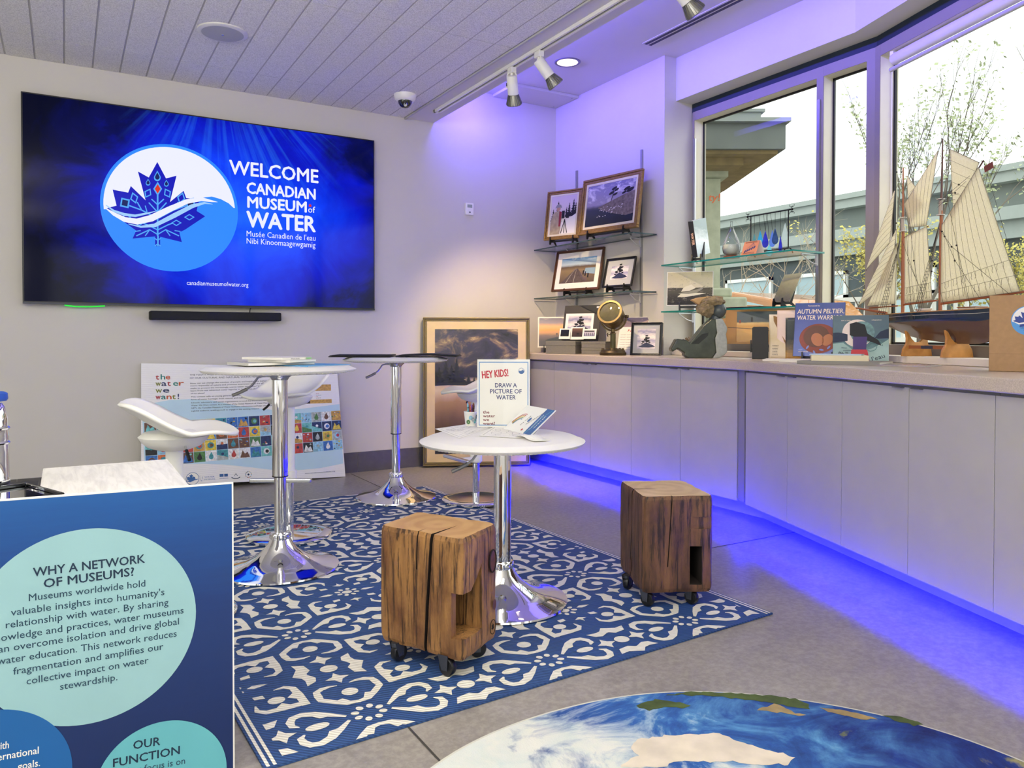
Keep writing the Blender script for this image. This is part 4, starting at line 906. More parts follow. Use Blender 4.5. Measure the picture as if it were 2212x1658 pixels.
glass_shelf('upper glass shelf across the window holding the glass drops', 3.62, 3.90, 2.935, 4.055, 1.522, (4.032, 2.990), 3.919)
glass_shelf('lower glass shelf across the window holding the warship photograph', 3.62, 3.90, 2.935, 4.055, 1.196, (4.032, 2.990), 3.919)

# pictures on the corner shelves
lake = artmat('lake_photo', .0, .42, [(.1, '#1d1f2c'), (.25, '#252a3c'), (.42, '#343a50'), (.46, '#4d4d60'), (.52, '#9a90ae'), (.75, '#8d87ab'), (1, '#6f6c96')], .05, 14, (.50, 1.0, '#d7cfe2', .50, 9))
def lakefn(m, fr, w_, h):
    m.mat(pm('print_rock', '#6f6360', .5, var=.4, vscale=50)); blob(m, fr, [(w_*.25, h*.43), (w_*.4, h*.5), (w_*.6, h*.58), (w_*.8, h*.66), (w_, h*.72), (w_, h*.18), (w_*.85, h*.15), (w_*.6, h*.24), (w_*.4, h*.33)], .001)
    m.mat(SNOW)
    for i in range(34): rnd = random.Random(i); u, v_ = w_*(.25+.55*rnd.random()), h*(.18+.26*rnd.random()); m.disc(fr, u, v_, w_*.014*(.4+rnd.random()), .0015, 7, h*.007, rnd.random())
    m.mat(SIL); m.stroke(fr, [(w_*.52, h*.54), (w_*.55, h*.68), (w_*.56, h*.86)], .006, .0015)
    for a, b, r_ in ((.57, .84, .06), (.62, .80, .05), (.52, .74, .06), (.60, .70, .05), (.83, .78, .07), (.9, .74, .08), (.78, .7, .05)): m.disc(fr, w_*a, h*b, w_*r_, .002, 9, h*r_*.55, .3)
f1 = stand(3.400, 4.992, 1.793, -66, 9)
def photographer(m, fr, w_, h):
    m.mat(SIL)
    for i, (u, hh) in enumerate(((.28, .9), (.72, .62), (.88, .75), (.62, .45), (.97, .6), (.1, .6))): fir(m, fr, u*w_, h*(.42 if u > .5 else .3), hh*h*.62, .0008+.0002*i, .22, 0, i)
    m.mat(SNOW); blob(m, fr, [(w_*.45, 0), (w_, 0), (w_, h*.5), (w_*.8, h*.42), (w_*.55, h*.30)], .002)
    m.mat(pm('print_parka', '#a8967e', .7, var=.2, vscale=40)); blob(m, fr, [(w_*.02, 0), (w_*.02, h*.3), (w_*.08, h*.52), (w_*.2, h*.60), (w_*.36, h*.60), (w_*.46, h*.5), (w_*.44, h*.3), (w_*.40, 0)], .0026)
    m.mat(pm('print_red_scarf', '#8c2733', .7)); blob(m, fr, [(w_*.34, h*.6), (w_*.44, h*.58), (w_*.42, h*.2), (w_*.35, h*.2)], .003)
    m.mat(pm('print_skin', '#b98f78', .6)); m.disc(fr, w_*.30, h*.66, w_*.075, .0031, 16, h*.06)
    m.mat(pm('print_grey_hat', '#8f8d8c', .7)); blob(m, fr, [(w_*.17, h*.685), (w_*.22, h*.76), (w_*.30, h*.79), (w_*.39, h*.76), (w_*.44, h*.685), (w_*.3, h*.70)], .0034)
    m.mat(SIL); m.rect(fr, w_*.45, h*.40, w_*.56, h*.60, .0036); m.rect(fr, w_*.62, h*.40, w_*.74, h*.54, .0036); m.disc(fr, w_*.78, h*.50, w_*.07, .0038, 18, h*.05)
    for a, b in ((.46, .40), (.58, .62), (.70, .86)): m.stroke(fr, [(w_*.58, h*.38), (w_*a, h*.02)], w_*.025, .0037)
frame_picture('framed_photo', 'smaller gold-framed photograph of a bundled-up photographer with a tripod in snow', f1, .325, .405, .030, .022, GOLD, (LINEN, MATW), artmat('snowy_wood_photo', 0, .38, [(.0, '#d9cfd2'), (.35, '#efe6ea'), (.6, '#d8c9d2'), (1, '#c9b8c8')], .1, 9), photographer, 'framed photographs on the glass shelves', .014)
f2 = stand(3.455, 4.475, 1.797, -81, 8); frame_picture('framed_photo', 'larger gold-framed photograph of a windswept pine above dark water, top right shelf', f2, .595, .43, .038, .028, GOLD, (LINEN, MATW), lake, lakefn, 'framed photographs on the glass shelves', .018)
rail_art = artmat('railway_photo', 0, .34, [(.1, '#4a3f3a'), (.3, '#6a5a4c'), (.50, '#8a7558'), (.58, '#5f5040'), (.64, '#b9c9d8'), (.8, '#5f8fc0'), (1, '#35689f')], .04, 14, (.66, 1.0, '#eef0ee', .56, 6))
def railfn(m, fr, w_, h):
    m.mat(pm('print_ballast', '#54484a', .6, var=.3, vscale=60)); blob(m, fr, [(w_*.05, 0), (w_*.75, 0), (w_*.62, h*.35), (w_*.50, h*.56), (w_*.44, h*.56), (w_*.25, h*.3)], .001)
    m.mat(pm('print_steel_rail', '#a39a94', .4))
    for a, b in ((.20, .455), (.42, .475)): m.stroke(fr, [(w_*a, 0), (w_*(a+b)/2, h*.33), (w_*b, h*.56)], [.008, .005, .002], .002)
    m.mat(pm('print_river', '#8ba3b8', .4)); blob(m, fr, [(w_*.7, h*.36), (w_, h*.3), (w_, h*.55), (w_*.72, h*.56)], .0012)
    m.mat(SIL)
    for u, v_ in ((.66, .30), (.72, .25), (.80, .18)): m.rect(fr, u*w_, v_*h, u*w_+.012, v_*h+.035, .002)
f3 = stand(3.525, 4.985, 1.388, -78, 12); frame_picture('framed_photo', 'brown-framed railway track photograph with a wide white mat on the lower shelf', f3, .515, .345, .020, .02, BROWNF, (LINEN, MATW), rail_art, railfn, 'framed photographs on the glass shelves', None, .048)
isl = artmat('winter_isle_photo', 0, .24, [(.1, '#8f8cab'), (.3, '#e6dde0'), (.45, '#a09cbb'), (.55, '#efe6e4'), (.68, '#8d8cae'), (.8, '#d8cfd6'), (1, '#c3bccb')], .32, 9)
def islfn(m, fr, w_, h): island(m, fr, w_*.52, h*.12, w_*.74, .001)
f4 = stand(3.530, 4.452, 1.388, -82, 14); frame_picture('framed_photo', 'black-framed winter pine islet photograph on the lower glass shelf', f4, .298, .228, .016, .018, BLKF, (MATG, MATG), isl, islfn, 'framed photographs on the glass shelves', None, .046)
add_easel('black easel under the photographer picture on the top shelf', (3.418, 4.985, 1.7525), -66, .21, .040)
add_easel('black easel under the large lake picture on the top shelf', (3.462, 4.475, 1.7525), -81, .36, .044)
add_easel('black easel under the railway picture on the lower shelf', (3.555, 4.985, 1.3425), -78, .24, .044)
add_easel('black easel under the black-framed islet picture on the lower shelf', (3.545, 4.452, 1.3425), -82, .17, .044)

# ------------------------------------------------------------------ on the counter, corner end
K = CT1+.0005
sun = artmat('sunset_photo', .04, .26, [(.05, '#4a3a3a'), (.22, '#7b5b4a'), (.30, '#c98f4e'), (.40, '#f2a23c'), (.52, '#f0b46a'), (.62, '#9a8690'), (.8, '#6d6478'), (1, '#544d62')], .07, 12, (.55, 1.0, '#c3a694', .56, 8))
fs_ = stand(3.43, 5.165, K+.042, -38, 7)
t = Thing('photo_print', 'orange sunset print in a clear sleeve at the corner end of the counter', 'print', tuple(fs_.o), 0)
m = MB().mat(PAPER); m.slab(fs_, -.112, 0, .112, .252, -.004, -.001); t.part('mount', m)
m = MB().mat(sun); m.rect(fs_, -.102, .010, .102, .243, -.0005); m.mat(SIL); blob(m, fs_, [(-.06, .05), (-.01, .075), (.04, .085), (.102, .09), (.102, .02), (.05, .03)], .0005); m.disc(fs_, .045, .112, .008, .0007, 10, .005); m.rect(fs_, .044, .085, .047, .11, .0007); t.part('print', m)
m = MB().mat(glassm('clear_sleeve', (1, 1, 1), .9)); m.rect(fs_, -.118, -.004, .118, .262, .002); t.part('sleeve', m)
add_easel('small black easel holding the sunset print on the counter', (3.435, 5.16, K), -38, .13, .040, .06, .07)
GREYB = pm('grey_storage_box', '#77736b', .7, var=.05, vscale=90)
def gbox(label, x, y, z, sx_, sy_, h, yaw):
    t = Thing('storage_box', label, 'box', (x, y, z), 0, 'grey storage boxes on the counter'); R = Matrix.Rotation(math.radians(yaw), 3, 'Z')
    m = MB().mat(GREYB); m.box((x, y, z+h*.36), (sx_-.004, sy_-.004, h*.72), R); t.part('base', m, bevel=.002)
    m = MB().mat(GREYB); m.box((x, y, z+h*.82), (sx_, sy_, h*.36), R); t.part('lid', m, bevel=.002)
gbox('wide grey storage box on the counter under the islet cards', 3.385, 4.86, K, .25, .30, .098, -58)
gbox('lower grey storage box tucked behind the searchlight', 3.485, 4.61, K, .20, .165, .046, -62)
gbox('upper grey storage box stacked behind the searchlight', 3.485, 4.61, K+.0465, .20, .165, .048, -62)
fb = stand(3.45, 4.80, K+.1, -60, 14); KZ = K+.0995
t = Thing('card_display', 'dark card display board with an islet print standing on the grey boxes', 'display', (3.45, 4.8, KZ))
m = MB().mat(pm('dark_display_board', '#3a3733', .5)); m.slab(fb, -.155, 0, .155, .285, -.006, 0); t.part('board', m)
m = MB().mat(PAPER); m.slab(fb, .118, .262, .145, .276, 0, .001); t.part('price_tag', m)
m = MB().mat(PAPER); m.slab(fb, -.135, .05, .105, .218, .001, .004); m.mat(isl); m.rect(fb, -.112, .07, .085, .20, .0045); island(m, fb, -.005, .085, .13, .0052); t.part('islet_print', m)
for i, (u, w_, h, dd, nm, lb) in enumerate(((-.155, .095, .085, .05, 0, 'small greeting card with a brown lake picture, left of the row on the grey box'), (-.065, .115, .100, .035, 1, 'small greeting card with an orange sunset picture, middle of the row'), (.045, .115, .080, .055, 2, 'small greeting card with two black tree pictures, right of the row'))):
    cf = Frame(fb.p(u, .0, dd)+Vector((0, 0, .0)), fb.x, fb.y); t = Thing('greeting_card', lb, 'card', tuple(cf.p(w_/2, 0)), 0, 'greeting cards on the grey boxes')
    m = MB().mat(PAPER); m.slab(cf, 0, 0, w_, h, -.003, 0); t.part('card', m)
    m = MB(); m.mat((lake, sun, isl)[i]).rect(cf, .012, .022, w_-.012, h-.010, .0008)
    if i == 2: m.mat(SIL); m.rect(cf, .016, .056, .098, .066, .0014); [m.stroke(cf, [(.02+.016*k, .025), (.021+.016*k, .048)], .004, .0014) for k in range(6)]
    else: m.mat(SIL); m.disc(cf, w_*.55, h*.45, .012, .0014, 10, .008); m.rect(cf, .02, .024, w_-.02, .030, .0014)
    t.part('picture', m)
# searchlight
BRZ = pm('aged_bronze', '#6c5c3e', .38, .75, var=.25, vscale=30); BRZD = pm('dark_bronze', '#463c2b', .45, .7, var=.25, vscale=30)
LX, LY = 3.335, 4.235
t = Thing('searchlight', 'antique bronze searchlight on a round bolted base', 'lamp', (LX, LY, K))
m = MB().mat(BRZD); m.lathe([(.092, 0), (.094, .006), (.094, .018), (.088, .024), (.084, .034), (.070, .040), (.040, .044), (.03, .05)], (LX, LY, K), 48); t.part('base', m)
for k in range(5): a = 2*PI*k/5+.2; m = MB().mat(BRZ); m.lathe([(.011, 0), (.011, .010), (.006, .014), (0, .014)], (LX+.074*math.cos(a), LY+.074*math.sin(a), K+.036), 6); t.part('bolt', m)
m = MB().mat(pm('olive_bronze', '#5f5b3a', .5, .5, var=.2)); m.cyl((LX, LY, K+.045), (LX, LY, K+.155), .0195, n=24); m.mat(BRZ); m.lathe([(.022, .15), (.020, .158), (.014, .164), (.014, .185)], (LX, LY, K), 24); t.part('post', m)
m = MB().mat(BRZD); hp = Vector((LX, LY, K+.145)); m.tube([hp-CR*.018, hp-CR*.034], .003, 8); [m.box(hp-CR*.038+Vector((0, 0, s*.006)), (.004, .004, .016), Matrix.Rotation(.6*s, 3, 'X')) for s in (-1, 1)]; t.part('wing_screw', m)
cz = K+.272; cc = Vector((LX, LY, cz)); sideL = Vector((CR.x, CR.y, 0)).normalized(); faceL = (Vector((-.62, -.78, 0))+Vector((-.861, .509, 0))*.34+Vector((0, 0, .46))).normalized(); sd = faceL.cross(Vector((0, 0, 1))).normalized()
m = MB().mat(BRZ); m.tube([cc+sd*.098*math.cos(a)+Vector((0, 0, .098*math.sin(a))) for a in [PI+PI*k/24 for k in range(25)]], .0062, 10); t.part('yoke', m)
for s in (-1, 1): m = MB().mat(BRZD); m.cyl(cc+sd*s*.088, cc+sd*s*.112, .011, n=12); t.part('pivot_knob', m)
m = MB().mat(BRZ); m.lathe([(.0, -.085), (.045, -.08), (.070, -.062), (.080, -.035), (.083, 0), (.083, .065), (.090, .068), (.092, .080), (.088, .086), (.074, .086), (.072, .078)], cc, 56, faceL); hd = t.part('head', m)
m = MB().mat(pm('lamp_reflector', (.30, .34, .36), .25, .6)); m.lathe([(.073, .074), (.066, .03), (.048, -.02), (.02, -.045), (0, -.05)], cc, 48, faceL); t.part('reflector', m, under=hd)
m = MB().mat(PAPER); m.lathe([(0, -.01), (.012, -.008), (.015, .005), (.010, .02), (0, .026)], cc, 16, faceL); t.part('bulb', m, under=hd)
m = MB().mat(glassm('lamp_lens', (.75, .8, .82), 1.3)); m.lathe([(0, .088), (.035, .085), (.073, .079)], cc, 48, faceL); t.part('lens', m, under=hd)
# calendar leaflet and black framed print
fc = stand(3.56, 4.315, K, -66, 15)
t = Thing('info_sheet', 'tall white event sheet with a photo strip leaning behind the searchlight', 'leaflet', tuple(fc.o))
m = MB().mat(PAPER); m.slab(fc, -.115, 0, .115, .285, -.004, 0); t.part('sheet', m)
m = MB().mat(sun); m.rect(fc, -.112, .21, .112, .282, .0006); t.part('photo_strip', m)
m = MB().mat(pm('red_ink', '#b5242c', .6)); m.text(fc, 'Ferrie', 0, .172, .020, .09, 'C', .0, .0008, .2); m.mat(pm('grey_ink', '#5e5a5a', .7))
for k in range(7): m.text(fc, 'concert evening', -.10, .148-.019*k, .007, .10, 'L', 0, .0008); m.text(fc, '8 pm', .04, .148-.019*k, .007, .04, 'L', 0, .0008)
t.part('lettering', m)
fk = stand(3.50, 4.085, K, -60, 8); frame_picture('framed_photo', 'black-framed islet photograph standing on the counter right of the searchlight', fk, .225, .235, .016, .03, BLKF, (MATG, MATG), isl, islfn, 'framed photographs on the counter', None, .030)
# ------------------------------------------------------------------ window shelf objects
s1z = 1.5225; s2z = 1.1965
bn = Vector((.25, -.97, 0)).normalized(); bu = Vector((-.29, .17, .94)).normalized()
WB = on_x(1497, 556, 3.69); BF = Frame((WB.x, WB.y, s1z+.034), bn, bu)      # u across the spine, v up, spine faces the room
t = Thing('book', 'pale book with WATER on its dark spine, at the left of the upper window shelf', 'book', tuple(BF.o))
m = MB().mat(PAPER); m.slab(BF, 0.002, 0.002, .032, .243, -.165, -.001); t.part('pages', m)
m = MB().mat(pm('dark_book_spine', '#2a2a2e', .4)); m.slab(BF, -.002, -.0, .036, .245, -.0, .003); t.part('spine', m)
m = MB().mat(artmat('ice_cover', 0, .2, [(.2, '#c9d6da'), (.6, '#eef3f2'), (1, '#9fb0ae')], .5, 10)); m.slab(BF, .033, 0, .036, .245, -.168, 0); m.slab(BF, -.002, 0, .001, .245, -.168, 0); t.part('cover', m)
m = MB().mat(pm('peach_lettering', '#f0c3a0', .5)); SF_ = Frame(BF.p(.009, .165, .0034), -BF.y, BF.x); m.text(SF_, 'WATER', 0, 0, .019, .082, 'L', .05, .0003); t.part('lettering', m)
add_easel('black easel holding the WATER book on the upper window shelf', (WB.x+.03, WB.y-.01, s1z), -62, .06, .034, .10, .11, 20)
# storm glass: clear drop half full of white crystals on a little wooden foot
GX = 3.70; GY = on_x(1580, 540, 3.70).y
t = Thing('storm_glass', 'clear drop-shaped storm glass half full of white liquid on a wooden foot', 'ornament', (GX, GY, s1z))
m = MB().mat(pm('red_wood_foot', '#8a4c2c', .5)); m.lathe([(.052, 0), (.052, .010), (.048, .012), (0, .012)], (GX, GY, s1z), 32); t.part('foot', m)
m = MB().mat(glassm('drop_glass', (.93, .95, .95), 1.6)); drp = [(r_*1.22, .012+(z_-.012)*1.25) for r_, z_ in [(.0, .012), (.025, .013), (.042, .028), (.048, .052), (.043, .082), (.030, .112), (.016, .142), (.008, .165), (.005, .182), (.007, .19), (0, .192)]]; m.lathe(drp, (GX, GY, s1z), 36); t.part('drop', m)
m = MB().mat(pm('cloudy_liquid', '#e4e4dc', .3)); m.lathe([(0, .016), (.027, .018), (.046, .034), (.0545, .062), (.051, .085), (0, .085)], (GX, GY, s1z), 32); t.part('liquid', m)
# tent card
t = Thing('tent_card', 'folded orange card with blue drops drawn on it, on the upper window shelf', 'card', (3.67, 3.26, s1z))
TA = Vector((3.655, 3.36, s1z)); TBv = Vector((.0, -1, 0)); F_ = Frame(TA, (.05, -1, 0), Vector((.42, 0, 1)))
m = MB().mat(pm('orange_card', '#d9916a', .7)); m.slab(F_, 0, .001, .115, .098, -.001, 0); t.part('front_leaf', m)
m = MB().mat(PAPER); Fb2 = Frame(TA+Vector((.083, 0, 0)), (.05, -1, 0), Vector((-.42, 0, 1))); m.slab(Fb2, 0, .001, .115, .098, 0, .001); t.part('back_leaf', m)
m = MB().mat(pm('navy_drop_ink', '#2a3370', .6))
for k in range(5): u = .025+.016*k; m.disc(F_, u, .028+.006*k, .006, .0007, 12, .011, -.5); m.stroke(F_, [(u+.004, .04+.005*k), (.075, .085)], .0012, .0007)
m.mat(pm('brown_ink', '#7b4630', .6)); [m.rect(F_, .012, v_, .10, v_+.003, .0006) for v_ in (.010, .016, .086, .091)]; t.part('drawing', m)
# iron rack with hanging glass drops
IRON = pm('black_iron', '#191a20', .45, .6); RX0 = 3.775; y0, y1 = on_x(1622, 500, 3.775).y, on_x(1703, 500, 3.775).y; zt = s1z+.262
t = Thing('hanging_rack', 'black wrought iron rack with curled ends on the upper window shelf', 'rack', (RX0, (y0+y1)/2, s1z))
m = MB().mat(IRON)
for y in (y0, y1): m.tube([(RX0, y, s1z+.028), (RX0, y, zt)], .0035, 8); m.tube([(RX0-.04*math.cos(a), y, s1z+.03*math.sin(a)+.003) for a in [PI*k/12 for k in range(13)]], .0035, 8)
t.part('upright', m)
m = MB().mat(IRON); m.tube([(RX0, y0+.028, zt), (RX0, y1-.028, zt)], .0035, 8); t.part('top_bar', m); m = MB().mat(IRON); m.tube([(RX0, y0, s1z+.030), (RX0, y1, s1z+.030)], .0032, 8); t.part('bottom_bar', m)
m = MB().mat(IRON)
for y, s in ((y0+.028, 1), (y1-.028, -1)):
    m.lathe([(0, -.008), (.008, 0), (0, .008)], (RX0, y, zt), 10)
    for sg in (-1, 1):
        for s2 in (1, -1): m.tube([(RX0, y+s*(-.004)+s2*(.004+.020*(k/16))*math.sin(k*.33)*.8, zt+sg*(.006+.022*(k/16)+.008*math.sin(k*.4))) for k in range(17)], .0013, 6)
t.part('finial_scroll', m)
def dropg(name, tint):
    q = NT(name); v = q.coord(); c1 = tuple(max(.03, x)**.5 for x in tint); a = q.n('BsdfTransparent'); a.inputs[0].default_value = (*c1, 1); b = q.n('BsdfTranslucent'); q.l(q.ramp(q.noise(v, 60, 3), [(.3, tuple(x**.8 for x in c1)), (.7, c1)]), b.inputs[0]); g = q.n('BsdfGlossy'); g.inputs['Roughness'].default_value = .06
    m1 = q.n('MixShader'); m1.inputs[0].default_value = .55; q.l(a.outputs[0], m1.inputs[1]); q.l(b.outputs[0], m1.inputs[2]); m2 = q.n('MixShader'); m2.inputs[0].default_value = .05; q.l(m1.outputs[0], m2.inputs[1]); q.l(g.outputs[0], m2.inputs[2]); q.l(m2.outputs[0], q.out.inputs[0]); return q.m
for i, (s, L_, hh, rr, c, lb, dx_) in enumerate(((.10, .115, .10, .019, (.09, .30, .33), 'teal grey glass drop, leftmost on the rack', 0), (.225, .098, .105, .021, (.03, .36, .72), 'sky blue glass drop, second from the left on the rack', .012), (.345, .115, .09, .006, (.02, .05, .25), 'dark blue glass drop seen edge-on, third from the left', .02), (.435, .108, .105, .020, (.0, .02, .62), 'cobalt blue glass drop with the widest belly near the middle of the rack', -.012),
        (.445, .19, .075, .022, (.20, .66, .80), 'pale aqua glass drop hanging lowest behind the tent card', .022), (.535, .105, .105, .019, (.13, .25, .85), 'cornflower blue glass drop right of the cobalt one', .018), (.66, .098, .10, .020, (.0, .07, .20), 'very dark navy speckled glass drop', 0), (.80, .148, .105, .011, (.0, .02, .62), 'narrow cobalt glass drop hanging low on the right', .0), (.915, .075, .11, .019, (.72, .84, .80), 'clear ribbed glass drop at the right upright of the rack', .0))):
    y = y0+(y1-y0)*s; t = Thing('glass_drop', lb, 'glass drop', (RX0+dx_, y, zt-L_-hh), 0, 'glass drops hanging on the iron rack')
    rr *= 1.2; P = [(0, hh)]+[(rr*math.cos(a)*1.0, hh*.27+hh*.27*math.sin(a)) for a in [PI*.16-k*PI*1.32/16 for k in range(17)]]; f_ = Frame((RX0+dx_, y, zt-L_-hh), (0, -1, 0), (0, 0, 1))
    m = MB().mat(dropg('drop_glass_%d' % i, c)); blob_prism(m, f_, P, -.003, .003); t.part('drop', m, bevel=.002)
    m = MB().mat(IRON); m.tube([(RX0, y, zt), (RX0+dx_, y, zt-L_+.002)], .0011, 6); t.part('cord', m)
# lower window shelf
fsp = stand(3.70, 3.855, s2z+.035, -47, 14)
bw = artmat('warship_photo', 0, .2, [(.0, '#1f1f1c'), (.3, '#3c3b35'), (.5, '#57554b'), (.605, '#4f4d45'), (.63, '#d6cfb2'), (1, '#c6bf9f')], .03, 16, (.05, .5, '#a9a48e', .57, 22))
t = Thing('photo_print', 'black and white warship photograph leaning on the lower window shelf', 'print', tuple(fsp.o))
m = MB().mat(PAPER); m.slab(fsp, -.156, 0, .156, .245, -.004, 0); t.part('mount', m)
m = MB().mat(bw); m.rect(fsp, -.152, .004, .152, .241, .0006); m.mat(pm('print_grey_hull', '#8f8c7c', .5)); blob(m, fsp, [(-.08, .088), (-.02, .098), (.06, .118), (.105, .142), (.08, .112), (.03, .082), (-.05, .075)], .0012)
m.mat(pm('print_pale_foam', '#e0dac2', .5)); blob(m, fsp, [(-.06, .098), (-.045, .125), (-.03, .135), (.01, .15), (.025, .135), (.04, .125), (.0, .105)], .0016); blob(m, fsp, [(-.085, .06), (-.06, .085), (-.01, .082), (.05, .090), (.11, .085), (.04, .072), (-.03, .06)], .0016); m.stroke(fsp, [(0, .14), (.002, .175)], .002, .0016); m.stroke(fsp, [(-.012, .165), (.016, .167)], .0015, .0016); t.part('print', m)
add_easel('black easel under the warship photograph on the lower window shelf', (3.705, 3.85, s2z), -47, .15, .034, .07, .08)
fq = on_x(1686, 650, 3.72); fp = stand(3.72, fq.y, s2z+.030, -100, 28)
t = Thing('photo_print', 'faded grey-green sleeved print at the right end of the lower window shelf', 'print', tuple(fp.o))
m = MB().mat(artmat('faded_photo', 0, .2, [(.1, '#77796b'), (.4, '#9a9c86'), (.7, '#b7b69c'), (1, '#c9c7b0')], .3, 10)); m.slab(fp, -.075, 0, .075, .195, -.006, 0); t.part('print', m)
m = MB().mat(glassm('clear_sleeve', (1, 1, 1), .9)); m.rect(fp, -.08, -.003, .08, .203, .003); t.part('sleeve', m)
add_easel('black easel at the right end of the lower window shelf', (3.722, fq.y, s2z), -100, .075, .030, .085, .17, 28)
t = Thing('portfolio', 'long black portfolio with torn paper edges lying on the lower window shelf', 'folder', (3.76, 3.42, s2z))
m = MB().mat(BLACK); m.bb((3.64, 3.20, s2z), (3.885, 3.70, s2z+.007)); t.part('cover', m, bevel=.002)
m = MB().mat(CREAM); rn = random.Random(5); P = [(3.642+.004*rn.random(), 3.70-.5*k/30) for k in range(31)]; m.prism(FLAT, (P+[(3.88, 3.20), (3.88, 3.70)]), s2z+.0072, s2z+.010); t.part('paper', m)

# ------------------------------------------------------------------ counter, window side
fg = stand(3.70, 3.235, .9205+.052, -52, 10)
sand = artmat('sand_photo', .0, .215, [(.0, '#c58a2c'), (.3, '#e0a845'), (.52, '#d79b3a'), (.60, '#e9bd6a'), (.635, '#39474a'), (1, '#4c5a5c')], .05, 10)
t = Thing('photo_print', 'golden sand dune and lighthouse photograph standing behind the stone carving', 'print', tuple(fg.o))
m = MB().mat(pm('tan_mount', '#c99a5e', .7)); m.slab(fg, -.215, 0, .215, .215, -.005, 0); t.part('mount', m)
m = MB().mat(sand); m.rect(fg, -.145, .012, .200, .205, .0008); m.mat(SIL); m.stroke(fg, [(-.20, .105), (.0, .09), (.2, .06)], .003, .0014); m.rect(fg, -.06, .138, -.05, .168, .0014); m.mat(pm('print_red', '#a04030', .5)); m.rect(fg, -.13, .13, -.122, .15, .0014); t.part('print', m)
add_easel('black easel holding the golden dune photograph on the sill', (3.705, 3.235, .9205), -52, .12, .052, .07, .06)
# soapstone carving of a seated figure
STONE1 = pm('polished_dark_stone', '#3f4538', .28, var=.35, vscale=16); STONE2 = pm('pale_rough_stone', '#a9ada6', .6, var=.12, vscale=60); STONE3 = pm('raw_brown_stone', '#8d7b5c', .9, var=.35, vscale=40, bump=.6, bscale=120); HEADS = pm('smooth_grey_stone', '#4a5152', .22, var=.1)
SCF = Frame((3.385, 3.41, K), Vector((CR.x, CR.y, 0)), (0, 0, 1)); SCK = 4.66/1632.57          # metres per photo pixel at the carving
def sp(a, b): return ((1440+a/6.908-1525)*SCK, (772-(560+b/6.908))*SCK)
t = Thing('stone_sculpture', 'dark green stone carving of a seated figure with a rough hair mass', 'sculpture', tuple(SCF.o))
P = [(90, 1330), (165, 1190), (180, 1178), (320, 1195), (370, 1235), (560, 995), (690, 880), (745, 880), (760, 1000), (770, 1090), (740, 1170), (750, 1290), (760, 1380), (700, 1470), (350, 1470), (285, 1425), (290, 1390), (190, 1325), (110, 1375)]
m = MB().mat(STONE1); blob_prism(m, SCF, [sp(*p) for p in P], -.035, .045)
hole = [(400, 1250), (540, 1130), (640, 1090), (600, 1130), (640, 1180), (600, 1250)]
t.part('body', m, bevel=.008, seg=3)
m = MB().mat(pm('recess_shade', '#1c1f1b', .4)); blob_prism(m, SCF, [sp(*p) for p in [(385, 1252), (545, 1110), (640, 1085), (635, 1130), (500, 1252)]], .0452, .0462); t.part('recess', m)  # flat dark plate on the body; the hollow's shade is in its colour
P = [(745, 885), (850, 880), (915, 1000), (925, 1040), (905, 1110), (922, 1220), (922, 1372), (880, 1420), (800, 1465), (700, 1470), (760, 1380), (740, 1170), (772, 1090), (752, 1000)]
m = MB().mat(STONE2); blob_prism(m, SCF, [sp(*p) for p in P], -.035, .047); t.part('back', m, bevel=.008, seg=3)
hc = SCF.p(*sp(820, 760), .012); m = MB().mat(HEADS)
m.grid(lambda u, v_: hc+SCF.x*(.043*math.sin(PI*v_)*math.cos(2*PI*u))+SCF.n*(.043*math.sin(PI*v_)*math.sin(2*PI*u))+SCF.y*(.049*math.cos(PI*v_))+SCF.x*.004*math.cos(PI*v_), 28, 18, True, True); t.part('head', m)
m = MB().mat(HEADS); m.tube([SCF.p(*sp(780, 850), .01), SCF.p(*sp(740, 930), .006)], [.03, .034], 14); t.part('neck', m)
def rock(c, rx, ry, rz_, fr, seed, amp=.25):
    def g(u, v_):
        d = fr.x*(rx*math.sin(PI*v_)*math.cos(2*PI*u))+fr.n*(rz_*math.sin(PI*v_)*math.sin(2*PI*u))+fr.y*(ry*math.cos(PI*v_)); return c+d*(1+amp*NO.noise(d*38+Vector((seed, 0, 0)))+amp*.5*NO.noise(d*90))
    return g
m = MB().mat(STONE3); m.grid(rock(SCF.p(*sp(635, 715), .0), .054, .056, .045, SCF, 2), 26, 18, False, True); m.grid(rock(SCF.p(*sp(730, 618), .005), .078, .030, .046, SCF, 5, .3), 30, 14, False, True); t.part('hair', m)
m = MB().mat(pm('tan_stone_brim', '#c39a64', .5)); blob_prism(m, SCF, [sp(*p) for p in [(395, 605), (480, 570), (640, 550), (700, 575), (600, 610), (540, 640), (520, 680), (450, 635)]], -.02, .025); t.part('brim', m, bevel=.006)
CONE = pm('pinecone_scale', '#6d533c', .7, var=.3, vscale=80)
t = Thing('pinecone', 'brown pinecone lying on the sill behind the stone carving', 'pinecone', (3.80, 3.97, .9205)); pc = Vector((3.80, 3.97, .9205+.044)); ax = Vector((-.35, .9, .25)).normalized(); Rm = ax.to_track_quat('Z', 'Y').to_matrix(); m = MB().mat(CONE)
m.lathe([(0, -.052), (.02, -.045), (.032, -.02), (.032, .01), (.022, .036), (0, .05)], pc, 18, ax)
